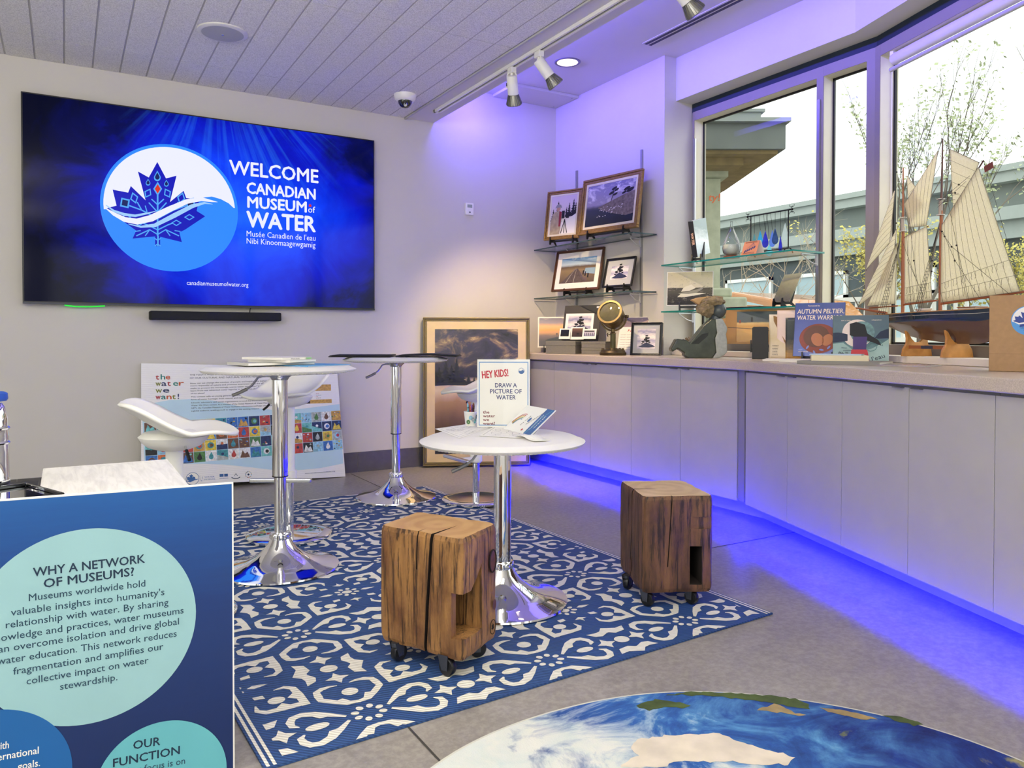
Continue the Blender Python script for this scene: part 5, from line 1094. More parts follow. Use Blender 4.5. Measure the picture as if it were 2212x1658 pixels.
for k in range(70):
    s = k/70; a = k*2.39996; z_ = -.048+.096*s; r_ = .012+.030*math.sin(PI*min(1, s*1.05+.05)); d = Rm @ Vector((math.cos(a), math.sin(a), 0)); tn = Rm @ Vector((-math.sin(a), math.cos(a), 0)); c = pc+ax*z_+d*r_
    q_ = [c-tn*.008-ax*.003, c+tn*.008-ax*.003, c+d*.010+tn*.006+ax*.006, c+d*.010-tn*.006+ax*.006]; m.add(q_+[p+ax*.003 for p in q_], [(3, 2, 1, 0), (4, 5, 6, 7), (0, 1, 5, 4), (1, 2, 6, 5), (2, 3, 7, 6), (3, 0, 4, 7)])
t.part('scales', m)
# bookend and magazines
t = Thing('bookend', 'plain black metal bookend at the left of the magazines', 'bookend', (3.52, 3.08, K)); be = Frame((3.5, 3.125, K), (.55, -.83, 0), (0, 0, 1))
m = MB().mat(pm('black_steel', '#1e1c1c', .45)); m.prism(be, [(0, 0), (.092, 0), (.092, .183), (.084, .19), (.008, .19), (0, .183)], -.002, .0); t.part('plate', m); m = MB().mat(pm('black_steel', '#1e1c1c', .45)); m.prism(Frame((3.5, 3.125, K), (.55, -.83, 0), (.83, .55, 0)), [(0, 0), (.092, 0), (.092, .10), (0, .10)], -.0, .002); t.part('foot', m)
MAPB = artmat('map_cover', 0, .25, [(.2, '#d9cbb0'), (.5, '#cdb98f'), (1, '#e3d8c2')], .3, 10)
def mag(name, label, o, along, lean, w_, h, th, mat_, curl=0, fn=None, cat='magazine'):
    # o bottom corner (front edge), along = direction of the cover's width going back; lean tilts sideways
    fr = Frame(o, along, (lean[0], lean[1], 1)); t = Thing(name, label, cat, tuple(o), 0, 'magazines behind the bookend'); m = MB().mat(mat_)
    def g(u, v_): return fr.p(u*w_, v_*h, -curl*math.sin(PI*.5*u)*(v_**1.6))
    m.grid(g, 8, 12, True); t.part('cover', m, solid=.0015)
    m = MB().mat(PAPER); m.grid(lambda u, v_: fr.p(u*w_*.985, v_*h*.99, -curl*math.sin(PI*.5*u)*(v_**1.6)-th/2-.0012), 8, 12, True); t.part('pages', m, solid=th)
    if fn: m = MB(); fn(m, fr, g); t.part('cover_art', m)
    return t
def mapfn(m, fr, g):
    m.mat(pm('print_brown_land', '#8d6a3c', .6, var=.2))
    P = [(.2, .97), (.5, .93), (.62, .8), (.75, .7), (.9, .5), (.93, .35), (.82, .2), (.78, .35), (.6, .5), (.5, .62), (.36, .72), (.22, .85)]
    m.add([g(u, v_)+fr.n*.0016 for u, v_ in P], [tuple(range(len(P)))])
    m.add([g(u, v_)-fr.n*-.0016 for u, v_ in P], [tuple(range(len(P)))[::-1]])
    m.mat(INK); 
    for k in range(4): m.text(Frame(fr.p(.02, .075-.017*k, .003), fr.x, fr.y), ('FOREST', 'RIVERS', 'LAKES', 'PORTS')[k], 0, 0, .007, None, 'L', 0, .0)
al = Vector((.52, -.855, 0)).normalized()
mag('magazine', 'curled cream magazine with a brown map on its cover beside the bookend', (3.555, 3.048, K), Vector((.98, .18, 0))*-1 if 0 else Vector((.60, -.80, 0)), (.03, .02), .115, .262, .006, MAPB, .02, mapfn)
mag('magazine', 'thin pale pink pamphlet standing behind the map magazine', (3.585, 3.015, K), Vector((.60, -.80, 0)), (.06, -.03), .125, .285, .005, pm('pale_pink_cover', '#e3cfc8', .6), .0)
mag('magazine', 'dark harbour photo magazine leaning to the right behind the pamphlets', (3.555, 2.93, K), Vector((.62, -.78, 0)), (.10, -.16), .13, .24, .012, artmat('harbour_cover', 0, .24, [(.0, '#c89a52'), (.3, '#6a5d48'), (.5, '#2d3338'), (1, '#40484a')], .4, 12), 0)
mag('magazine', 'orange and yellow print standing tall at the back of the magazines', (3.72, 2.99, .9205), Vector((.55, -.83, 0)), (.05, -.05), .17, .262, .008, artmat('orange_cover', 0, .28, [(.3, '#c8823e'), (.6, '#e8c05a'), (1, '#e9cda8')], .6, 6), 0)
# two picture books (generic art, the printed titles)
def bookfront(name, label, fr, w_, h, th, cov, fn, spine='#3a3f4a'):
    t = Thing(name, label, 'book', tuple(fr.p(0, 0, -th/2)), 0, 'picture books on the counter'); m = MB().mat(PAPER); m.slab(fr, -w_/2+.003, .003, w_/2-.003, h-.003, -th+.002, -.002); t.part('pages', m)
    m = MB().mat(cov); m.slab(fr, -w_/2, 0, w_/2, h, -.0022, 0); m.mat(pm('book_back_'+name+spine[1:], spine, .5)); m.slab(fr, -w_/2, 0, w_/2, h, -th, -th+.0022); m.slab(fr, -w_/2-.001, 0, -w_/2+.002, h, -th, 0); t.part('cover', m)
    m = MB(); fn(m, fr, w_, h); t.part('cover_art', m)
fa = stand(3.49, 2.665, K+.026, -62, 13)
TIT = pm('cream_title', '#efe2cf', .5)
def autumn(m, fr, w_, h):
    m.mat(TIT); m.text(fr, 'Foreword by', -.06, h-.020, .008, .06, 'L', 0, .0008); m.text(fr, 'AUTUMN PELTIER,', -w_/2+.012, h-.060, .025, w_-.016, 'L', .01, .0008, .08); m.text(fr, 'WATER WARRIOR', -w_/2+.012, h-.095, .025, w_-.022, 'L', .01, .0008, .08)
    m.mat(pm('cover_rust', '#8c4a3e', .6, var=.2)); m.disc(fr, .0, .098, .098, .0006, 40, .082); m.mat(pm('cover_brown', '#6a4a3e', .6, var=.1)); m.disc(fr, -.012, .11, .066, .0010, 32, .060, .3); m.mat(pm('cover_tan', '#b97a55', .6)); m.disc(fr, -.005, .092, .030, .0014, 24, .038, .5); m.disc(fr, .045, .09, .026, .0014, 24, .034, -.5)
    m.mat(pm('cover_blue_leaf', '#7f8fd0', .6)); [m.disc(fr, -.09+.036*k, .035+.016*math.sin(k*2.1), .012, .0016, 12, .005, k) for k in range(6)]
    m.mat(TIT); m.text(fr, 'story told by', -.1, .022, .007, .05, 'L', 0, .0018)
bookfront('book', 'blue picture book with a cream two-line title standing on a black easel', fa, .255, .298, .012, artmat('blue_cover', 0, .3, [(.1, '#5468b4'), (.5, '#4a5aa4'), (.8, '#41509a'), (1, '#2f4f94')], .4, 6), autumn)
add_easel('black easel holding the blue picture book on the counter', (3.49, 2.665, K), -62, .15, .026, .07, .10)
fp2 = stand(3.44, 2.375, K, -52, 4)
def prot(m, fr, w_, h):
    m.mat(pm('cover_moon', '#e8d9d2', .6)); m.disc(fr, -.015, h*.62, .070, .0006, 44); m.mat(pm('cover_teal_disc', '#6c8f92', .6, var=.3, vscale=60)); m.disc(fr, .008, h*.64, .056, .0009, 40)
    m.mat(pm('cover_navy_hill', '#26344f', .6)); blob(m, fr, [(-w_/2, h*.42), (-.06, h*.46), (-.06, h*.60), (-.1, h*.64), (-w_/2, h*.63)], .0007); blob(m, fr, [(.06, h*.5), (w_/2, h*.52), (w_/2, h*.72), (.09, h*.66)], .0007)
    m.mat(pm('cover_wave', '#9fbfbe', .6, var=.2)); blob(m, fr, [(-w_/2, 0), (w_/2, 0), (w_/2, h*.50), (.10, h*.42), (.05, h*.30), (-.02, h*.22), (-.08, h*.42), (-w_/2, h*.40)], .0010); m.mat(pm('cover_wave_dark', '#4e7a80', .6)); m.stroke(fr, [(.05+.05*(1-k/24)*math.cos(k*.5), h*.36+.045*(1-k/24)*math.sin(k*.5)) for k in range(20)], .003, .0014)
    m.mat(pm('cover_dark_shape', '#1c1f28', .6)); blob(m, fr, [(-.05, h*.82), (-.02, h*.86), (.02, h*.80), (.03, h*.62), (.08, h*.48), (.095, h*.36), (.05, h*.44), (.0, h*.5), (-.05, h*.58)], .0016); m.mat(pm('cover_violet', '#4b3a78', .6)); blob(m, fr, [(-.035, h*.55), (.03, h*.55), (.025, h*.28), (-.035, h*.28)], .0020); m.mat(pm('cover_red', '#c8404a', .6)); blob(m, fr, [(-.042, h*.28), (.03, h*.28), (.042, h*.03), (-.05, h*.03)], .0022)
    m.mat(INK); m.text(fr, 'Nous', -.088, h*.30, .008, None, 'L', 0, .0024, .1); m.text(fr, 'sommes', -.08, h*.25, .008, None, 'L', 0, .0024, .1); m.text(fr, 'les', -.07, h*.20, .008, None, 'L', 0, .0024, .1); m.text(fr.sub(-.105, h*.155, 0, -.30), 'PROTE', 0, 0, .020, .075, 'L', .01, .0024); m.text(fr.sub(.055, h*.035, 0, .35), "l'eau", 0, 0, .022, .06, 'L', .0, .0024)
    m.mat(TIT); m.text(fr, 'texte et dessins', -.09, h*.88, .006, .045, 'L', 0, .0008); m.text(fr, 'adaptation', .05, h*.89, .006, .045, 'L', 0, .0008)
bookfront('book', 'teal picture book with a crescent moon on its cover, right of the blue one', fp2, .255, .240, .030, artmat('teal_cover', 0, .25, [(.1, '#5e8a8c'), (.5, '#3f6474'), (1, '#2f4c63')], .4, 6), prot, '#3d5a4c')
# loose booklets and stacked books
def flatbook(name, label, c, yaw, w_, d_, th, mat_, pages=True, z=K, group='booklets lying on the counter', cat='book', tilt=0):
    t = Thing(name, label, cat, (c[0], c[1], z), math.radians(yaw), group); m = MB().mat(PAPER if pages is True else pages); R = Matrix.Rotation(tilt, 3, 'Y'); m.box((0, 0, th/2), (w_-.004, d_-.004, max(th-.003, .0015)), R); t.part('pages', m, world=False)
    m = MB().mat(mat_); m.box(R @ Vector((0, 0, .0006))+Vector((0, 0, 0)), (w_, d_, .0012), R); m.box(R @ Vector((0, 0, th/2-.0006))+Vector((0, 0, th/2)), (w_, d_, .0012), R)
    m.box(R @ Vector((-w_/2, 0, 0))+Vector((0, 0, th/2)), (.0015, d_, th), R); t.part('cover', m, world=False); return t
GREYC = pm('grey_cover', '#8b8782', .5); WHC = pm('white_cover', '#e6e1d8', .5); BLC = pm('pale_blue_cover', '#bcd0e4', .5)
flatbook('booklet', 'white stapled booklet lying below the blue picture book', (3.43, 2.80), 35, .21, .26, .008, WHC)
flatbook('booklet', 'grey-white booklet lying half under the thick paperback', (3.33, 2.60), 28, .20, .25, .014, WHC)
flatbook('booklet', 'wide grey booklet at the bottom of the counter stack', (3.225, 2.31), 20, .25, .37, .016, GREYC)
flatbook('book', 'thick cream paperback lying on the grey booklet', (3.225, 2.345), 40, .175, .25, .026, CREAM, CREAM, K+.0165)
flatbook('booklet', 'pale blue leaflet lying on top of the thick paperback', (3.235, 2.36), 30, .165, .23, .004, BLC, True, K+.043)
flatbook('booklet', 'thin photo leaflet lying flat in front of the model ship', (3.28, 2.05), 12, .20, .26, .005, artmat('photo_leaflet', -.1, .2, [(.3, '#c9b9b0'), (.7, '#8a7f92')], 1, 6))
# kraft paper bag
KRAFT = pm('kraft_paper', '#a98560', .8, var=.06, vscale=60, bump=.15, bscale=300)
bg_ = stand(3.086, 1.455, K, -64, 0); t = Thing('paper_bag', 'brown kraft paper bag with a round blue museum sticker', 'bag', tuple(bg_.o))
bw_, bh, bd = .225, .288, .10; m = MB().mat(KRAFT)
for u0, v0, u1, v1, d0, d1 in ((-bw_/2, 0, bw_/2, bh, -.002, 0), (-bw_/2, 0, bw_/2, bh, -bd, -bd+.002), (-bw_/2, 0, -bw_/2+.002, bh, -bd, 0), (bw_/2-.002, 0, bw_/2, bh, -bd, 0), (-bw_/2, 0, bw_/2, .002, -bd, 0)): m.slab(bg_, u0, v0, u1, v1, d0, d1)
t.part('bag', m, bevel=.0008); m = MB().mat(pm('kraft_crease', '#8a6a4a', .8)); m.rect(bg_, -bw_/2, .066, bw_/2, .0672, .0003); t.part('crease', m)
STB = pm('sticker_blue', '#4f97dd', .4); STW_ = pm('sticker_white', '#ece8ea', .4); STD = pm('sticker_dark_blue', '#233a8e', .4)
m = MB().mat(STB); sc = (.012, .192); m.disc(bg_, *sc, .055, .0008, 48); m.mat(STW_); m.poly(bg_, [(sc[0]+.052*math.cos(a), sc[1]+.052*math.sin(a)) for a in [-.05+PI*1.04*k/24 for k in range(25)]]+[(sc[0]-.02, sc[1]-.014), (sc[0]+.02, sc[1]-.004)], .0012)
m.mat(STD); P = [tvp(*p) for p in leaf]; k_ = .055/R0; m.poly(bg_, [(sc[0]+(u-cu)*k_+.002, sc[1]+(v_-cv)*k_+.004) for u, v_ in P if 1][::-1], .0016)
m.mat(STW_); m.stroke(bg_, [(sc[0]-.050, sc[1]-.002), (sc[0]-.03, sc[1]-.012), (sc[0]-.005, sc[1]-.008), (sc[0]+.02, sc[1]+.004), (sc[0]+.045, sc[1]+.004)], [.001, .006, .007, .005, .001], .002); m.mat(STD); m.text(bg_, 'CANADIAN MUSEUM', sc[0], sc[1]-.030, .005, .05, 'C', .02, .0014); m.text(bg_, 'OF WATER', sc[0], sc[1]-.038, .005, .03, 'C', .02, .0014); t.part('sticker', m)
# ------------------------------------------------------------------ model schooner on the sill
SF = Frame(seg2(.12, 0, 0), D2, (0, 0, 1)); NS = SF.n
def S1(a, b): return on_fr(1840+a/5.946, 470+b/5.946, SF)
def S2(a, b): return on_fr(1860+a/6.284, 290+b/6.284, SF)
def SP(a, b): return on_fr(a, b, SF)
LZ = .9205
t = Thing('model_ship', 'two-masted wooden model schooner with cream sails on a wooden cradle', 'model ship', tuple(SF.p(.6, LZ)))
HN = pm('ship_navy_topsides', '#17263a', .25, coat=.4); HB = pm('ship_brown_bottom', '#5c443a', .22, coat=.5); HL = pm('ship_white_line', '#cfc9b8', .5); DECK = pm('ship_deck', '#b98d58', .5); SPAR = pm('ship_spar', '#9a5a34', .4); SPARD = pm('ship_dark_spar', '#5a3a34', .4); RIG = pm('ship_rigging', '#2c2622', .7); CRAD = pm('honey_wood', '#c48a48', .45, var=.12, vscale=30)
sheer = [SP(1890, 679), SP(1922, 679), SP(1975, 676), SP(2031, 673), SP(2090, 670), SP(2146, 666), SP(2185, 661)]
wlin = [SP(1896, 700), SP(1922, 698.5), SP(1975, 695), SP(2031, 693), SP(2090, 692.5), SP(2146, 693), SP(2180, 680)]
keel = [SP(1897, 701), SP(1922, 706), SP(1972, 727), SP(2031, 738), SP(2090, 742.5), SP(2138, 736), SP(2172, 690)]
beam = [.004, .034, .070, .086, .082, .060, .030]
def lerp_tab(tab, s):
    x = s*(len(tab)-1); i = min(int(x), len(tab)-2); f = x-i
    a, b = tab[i], tab[i+1]
    p, n_ = tab[max(i-1, 0)], tab[min(i+2, len(tab)-1)]
    def cr(p, a, b, n_): return .5*((2*a)+(-p+b)*f+(2*p-5*a+4*b-n_)*f*f+(-p+3*a-3*b+n_)*f**3)
    return tuple(cr(*q_) for q_ in zip(p, a, b, n_)) if isinstance(a, tuple) else cr(p, a, b, n_)
def hull(s, v_, sg):           # v 0 sheer .5 waterline 1 keel
    A, W_, K_ = lerp_tab(sheer, s), lerp_tab(wlin, s), lerp_tab(keel, s); b = max(.003, lerp_tab(beam, s))
    if v_ < .5: f = v_*2; u, z = A[0]+(W_[0]-A[0])*f, A[1]+(W_[1]-A[1])*f; w_ = b*(1-.06*f)
    else: f = (v_-.5)*2; u, z = W_[0]+(K_[0]-W_[0])*f, W_[1]+(K_[1]-W_[1])*f; w_ = b*.94*(1-f**1.6)**.9*(1-.55*f)+.005
    return SF.p(u, z, sg*w_)
m = MB().mat(HN)
for sg in (1, -1): m.grid(lambda a, b: hull(a if sg > 0 else 1-a, b*.5, sg), 36, 6)
m.mat(HB)
for sg in (1, -1): m.grid(lambda a, b: hull(a if sg > 0 else 1-a, .5+b*.5, sg), 36, 12)
m.add([hull(1, v_/10, 1) for v_ in range(11)]+[hull(1, v_/10, -1) for v_ in range(10, -1, -1)], [tuple(range(22))]); hu = t.part('hull', m)
m = MB().mat(DECK); m.grid(lambda a, b: hull(a, .06, 1).lerp(hull(a, .06, -1), b)+Vector((0, 0, .0)), 30, 3); t.part('deck', m)
m = MB().mat(HL); m.tube([hull(k/40, .49, 1)+NS*.0006 for k in range(41)], .0016, 6); m.tube([hull(k/40, .18, 1)+NS*.0006 for k in range(41)], .0009, 6); t.part('hull_lines', m)
m = MB().mat(DECK); m.tube([hull(k/40, .0, 1) for k in range(41)], .0026, 6); m.tube([hull(k/40, .0, -1) for k in range(41)], .0026, 6); t.part('rail_cap', m)
def spar(nm, a, b, r0, r1, mt=SPAR, off=0):
    m = MB().mat(mt); m.lathe([(r0, 0), ((r0+r1)/2*1.05, .5*(SF.p(*b)-SF.p(*a)).length), (r1, (SF.p(*b)-SF.p(*a)).length)], SF.p(*a, off), 14, SF.p(*b)-SF.p(*a)); t.part(nm, m)
spar('foremast', SP(1950, 684), SP(1951, 490), .0085, .0075); spar('fore_topmast', SP(1951, 505), SP(1951, 362), .0058, .0035, SPAR)
spar('mainmast', SP(2031, 680), SP(2033.5, 455), .0085, .0075); spar('main_topmast', SP(2033, 470), SP(2036.5, 299), .0058, .0030, SPARD)
m = MB().mat(pm('ship_grey_mast', '#a79a90', .5)); 
for a, b in (((1951, 500), (1951, 472)), ((2032.6, 464), (2033.2, 432))): m.cyl(SF.p(*SP(*a), .003), SF.p(*SP(*b), .003), .0085, n=12)
m.mat(pm('ship_cap_iron', '#cfcac0', .5))
for a in ((1951, 500), (1951, 471), (2032.6, 465), (2033.4, 431)): m.lathe([(.018, 0), (.018, .004), (0, .004)], SF.p(*SP(*a), .002), 12)
t.part('mast_caps', m)
spar('main_boom', SP(2031, 656), SP(2214, 629.5), .006, .0055); spar('main_gaff', SP(2035, 488), SP(2125, 346), .0042, .0034, SPARD); spar('fore_boom', SP(1951, 658), SP(2024, 648.5), .005, .0045); spar('fore_gaff', S1(680, 252), S1(985, 108), .0038, .003); spar('jib_boom', S1(225, 1158), S1(590, 1132), .004, .0035); spar('bowsprit', SP(1915, 676), SP(1850, 665), .007, .0045)
q = NT('sail_cloth'); q.t.nodes.remove(q.b); d = q.n('BsdfDiffuse'); tr = q.n('BsdfTranslucent'); v = q.coord('Object'); cc_ = q.ramp(q.noise(v, 160, 3), [(.3, '#e9e3cc'), (.7, '#f4efdc')]); q.l(cc_, d.inputs[0]); q.l(cc_, tr.inputs[0]); mx = q.n('MixShader'); mx.inputs[0].default_value = .58; q.l(d.outputs[0], mx.inputs[1]); q.l(tr.outputs[0], mx.inputs[2]); q.l(mx.outputs[0], q.out.inputs[0]); SAIL = q.m
SEAM = pm('sail_seam', '#8f8672', .8)
def sail(nm, c, off, bulge, seams, vert=True, reef=()):
    # c: four corners (t,z) going round: luff-top, leech-top, leech-bottom, luff-bottom
    def g(u, v_):
        a = [(1-u)*c[0][i]+u*c[1][i] for i in (0, 1)]; b = [(1-u)*c[3][i]+u*c[2][i] for i in (0, 1)]
        return SF.p((1-v_)*a[0]+v_*b[0], (1-v_)*a[1]+v_*b[1], off+bulge*math.sin(PI*min(1, max(0, u)))*math.sin(PI*min(1, max(0, v_)))+bulge*.4*u)
    m = MB().mat(SAIL); m.grid(g, 12, 12); sl = t.part(nm, m, solid=.0012)
    m = MB().mat(SEAM); n_ = 12
    for k in range(1, seams):
        s = k/seams; m.tube([(g(s, j/n_) if vert else g(j/n_, s))+NS*.0012 for j in range(n_+1)], .0007, 4)
    for edge in ([g(j/n_, 0) for j in range(n_+1)], [g(j/n_, 1) for j in range(n_+1)], [g(0, j/n_) for j in range(n_+1)], [g(1, j/n_) for j in range(n_+1)]): m.tube(edge, .0015, 5)
    for rv in reef:
        m.tube([g(j/n_, rv)+NS*.0014 for j in range(n_+1)], .0008, 4)
        for k in range(1, 14):
            p = g(k/14, rv)+NS*.0018; w_ = .006*(1 if k % 2 else -1); m.tube([p, p+SF.x*w_*.5-SF.y*.012, p+SF.x*w_*.2-SF.y*.024, p+SF.x*w_-SF.y*.033], .0009, 4)
    t.part('seams', m, under=sl); return sl
sail('mainsail', [SP(2036, 486), SP(2117.5, 361), SP(2207, 629), SP(2033.5, 653)], .004, .014, 11, True, (.76, .88))
sail('main_topsail', [SP(2049, 322), SP(2113, 351), SP(2060, 476), SP(2058, 486)], -.008, .006, 7, False)
sail('foresail', [SP(1957, 511), SP(2005, 489), SP(2016.5, 647), SP(1956, 655)], .004, .010, 6, True, (.77, .88))
sail('fisherman_sail', [SP(1956.5, 441), SP(2030, 326), SP(2005, 487.5), SP(1970, 491)], .008, .006, 7, True)
sail('fore_topsail', [SP(1957, 379), SP(1960, 382), SP(2001, 438), SP(1962, 490)], -.006, .004, 5, False)
sail('flying_jib', [SP(1934, 412), SP(1936, 412), SP(1925, 524), SP(1871.5, 584)], .006, .006, 9, False)
sail('outer_jib', [SP(1940, 495), SP(1941, 496), SP(1930, 606), SP(1856, 662)], .010, .006, 11, False)
sail('inner_jib', [SP(1943, 524), SP(1945, 525), SP(1939, 656), SP(1878, 661)], .014, .008, 7, True)
def line(m, pts, r=.0008): m.tube([SF.p(*p[:2], p[2] if len(p) > 2 else 0) for p in pts], r, 5)
m = MB().mat(RIG)
line(m, [SP(1951, 364), SP(1871, 585)]); line(m, [SP(1945, 480), SP(1853, 664)]); line(m, [SP(2036, 305), SP(1951, 470)]); line(m, [SP(2036, 312), SP(2049, 322)]); line(m, [SP(2113, 351), SP(2125, 347)]); line(m, [(*SP(1951, 380), 0), (*SP(1975, 660), .02)]); line(m, [SP(2125, 348), SP(2208, 630)])
for a, b in (((2034, 432), (2080, 418)), ((2034, 440), (2072, 431)), ((2034, 448), (2096, 392)), ((2034, 438), (2104, 380)), ((2036, 492), (2065, 533)), ((2065, 533), (2190, 635)), ((2045, 500), (2072, 563)), ((2072, 563), (2125, 643)), ((2054, 425), (2076, 530)), ((2076, 530), (2105, 664)), ((2076, 530), (2090, 640)), ((1957, 520), (1990, 610)), ((1983, 563), (1995, 645)), ((1972, 470), (1983, 563)), ((1968, 560), (2004, 640)), ((2033, 600), (2048, 662))): line(m, [(*SP(*a), .022), (*SP(*b), .022)])
t.part('running_rigging', m)
m = MB().mat(RIG)
for a in ((1945, 482), (2044, 500), (2050, 511), (2065, 533), (2076, 530), (2072, 563), (1983, 563), (2023, 563), (2022, 586), (2081, 399), (2073, 417), (2053, 440), (1946, 372), (1956, 372), (2105, 666), (2187, 641)): m.lathe([(0, -.004), (.004, -.002), (.004, .002), (0, .004)], SF.p(*SP(*a), .024), 8, NS)
t.part('blocks', m)
for nm, foot, head, ratl in (('fore_shrouds', [(1924, 679), (1929, 679), (1934, 679), (1939, 679)], (1946, 520), 20), ('main_shrouds', [(2001, 676), (2006, 676), (2012, 675), (2017, 675)], (2030, 490), 22)):
    m = MB().mat(RIG); H_ = (*SP(*head), .006)
    F_ = [(*SP(*p), .074) for p in foot]
    for p in F_: line(m, [p, H_], .0009)
    for k in range(1, ratl):
        s = k/ratl*.82; a = [p_+(h_-p_)*s for p_, h_ in zip(F_[0], H_)]; b = [p_+(h_-p_)*s for p_, h_ in zip(F_[-1], H_)]; line(m, [a, b], .0007)
    t.part(nm, m); m = MB().mat(pm('ship_deadeye', '#6b5240', .6))
    for p in F_:
        for dz in (0, -.016): m.lathe([(0, -.002), (.0038, -.002), (.0038, .002), (0, .002)], SF.p(p[0], p[1]+dz+.004, .078), 8, NS)
        m.tube([SF.p(p[0], p[1]+.004, .079), SF.p(p[0], p[1]-.028, .079)], .0006, 4)
    t.part('deadeyes', m)
m = MB().mat(pm('ship_house', '#d8d2c0', .5)); fr = SF.sub(*SP(2100, 671)); m.prism(fr, [(-.05, -.01), (.05, -.01), (.05, .014), (-.05, .014)], -.03, .03); m.mat(SPAR); m.prism(fr, [(-.055, .014), (.055, .014), (.055, .018), (-.055, .018)], -.034, .034); t.part('deck_house', m, bevel=.002)
m = MB().mat(pm('ship_dory', '#e9e6de', .5)); dd = SF.p(*SP(1995, 668)); m.grid(lambda u, v_: dd+SF.x*(.055*(u*2-1))+NS*(.022*math.sin(PI*u)**.6*math.cos(PI*v_))-SF.y*(.018*math.sin(PI*v_)*math.sin(PI*u)**.5-.004), 14, 10); t.part('dory', m, solid=.002)
m = MB().mat(pm('ship_flag', '#7c3f36', .7)); fr = SF.sub(*SP(2126.5, 366), .0, .25); m.prism(fr, [(0, -.014), (.048, -.014), (.048, .014), (0, .014)], -.001, .001); m.mat(RIG); m.text(fr, '- ^ -', .008, -.004, .008, .026, 'L', 0, .0016); m.tube([SF.p(*SP(2125, 347)), SF.p(*SP(2127, 358))], .0008, 4); t.part('ensign', m)
for u in (SP(1980, 740)[0], SP(2067, 740)[0]):
    fr = Frame(SF.p(u, LZ), NS, (0, 0, 1)); kz = .125
    P = [(-.085, 0), (.085, 0), (.078, .035), (.060, .062), (.058, .090), (.066, .128), (.052, .118), (.034, .088), (.014, .070), (-.014, .070), (-.034, .088), (-.052, .118), (-.066, .128), (-.058, .090), (-.060, .062), (-.078, .035)]
    m = MB().mat(CRAD); blob_prism(m, fr, P, -.007, .007); t.part('cradle', m, bevel=.002)
m = MB().mat(SPAR); a, b = SP(1980, 740)[0], SP(2067, 740)[0]
for d_ in (.045, -.045): m.box(SF.p((a+b)/2, LZ+.046, d_), (b-a-.014, .016, .010), fr=SF)
t.part('cradle_rail', m); m = MB().mat(pm('dark_plaque', '#3a3a48', .4)); m.box(SF.p((a+b)/2, LZ+.046, .051), (.075, .014, .002), fr=SF); t.part('plaque', m)

# ------------------------------------------------------------------ contest poster leaning on the back wall
PP = Frame((1.085, 5.312, 0), (1, 0, 0), (0, .115, .81))
def z6(a, b): P = PP.p(*on_fr(290+a/4.706, 770+b/4.706, PP)); return P
TLp, TRp, BRp = z6(70, 65), z6(2060, 110), z6(2147, 1218)
PF = Frame(TLp, TRp-TLp, TLp-(TLp+(BRp-TRp)))
def pz(a, b): return on_fr(290+a/4.706, 770+b/4.706, PF)
PWD = (TRp-TLp).length; c_ = pz(2147, 1218); PHT = -c_[1]
q = NT('corrugated_white'); v = q.coord('Object'); wv = q.n('TexWave'); wv.inputs['Scale'].default_value = 26; wv.bands_direction = 'Z'; q.l(v, wv.inputs[0]); q.b.inputs['Base Color'].default_value = (*srgb('#eceaea'), 1); q.b.inputs['Roughness'].default_value = .35; q.bump(wv.outputs['Fac'], .25, .002); CORR = q.m
t = Thing('poster_board', 'white youth contest poster board with rows of small artworks, leaning on the wall', 'poster', (1.085, 5.33, 0))
BLp = (.02, c_[1]); drop_ = (PF.p(*BLp)).z
m = MB().mat(CORR); m.prism(PF, [BLp, c_, (PWD, 0), (0, 0)], -.010, 0); bd_ = t.part('board', m)
LBL = pm('print_light_blue', '#bcd9e8', .45); m = MB().mat(LBL)
mid = [pz(75, 512), pz(200, 470), pz(360, 440), pz(560, 432), pz(800, 445), pz(1050, 500), pz(1400, 540), pz(1700, 530), pz(2085, 482)]
low = [pz(2125, 1085), pz(1900, 1130), pz(1650, 1155), pz(1400, 1150), pz(1150, 1120), pz(900, 1095), pz(700, 1088), pz(500, 1092), pz(300, 1110), pz(108, 1150)]
m.poly(PF, (mid+low)[::-1], .0006); t.part('wave_print', m)
ART = [pm('artwork_%s' % n_, c, .6, var=.35, vscale=70) for n_, c in (('teal', '#3f8d96'), ('navy', '#24365f'), ('red', '#b5443b'), ('ochre', '#c59a4a'), ('green', '#4f7f4a'), ('paper', '#e3e4df'), ('sky', '#8fc0d8'), ('brown', '#6b4c38'), ('black', '#23262b'), ('yellow', '#dcc348'), ('blue', '#3a6fb4'), ('orange', '#d0703c'), ('grey', '#a7aeab'), ('aqua', '#6fb8b4'))]
A0, A1_, A2_ = pz(98, 672), pz(2096, 546), pz(2122, 942); rn = random.Random(11); m = MB()
def gp(i, j): s = i/18; r_ = j/4; x = A0[0]+(A1_[0]-A0[0])*s+(A2_[0]-A1_[0])*r_; y = A0[1]+(A1_[1]-A0[1])*s+(A2_[1]-A1_[1])*r_; return x, y
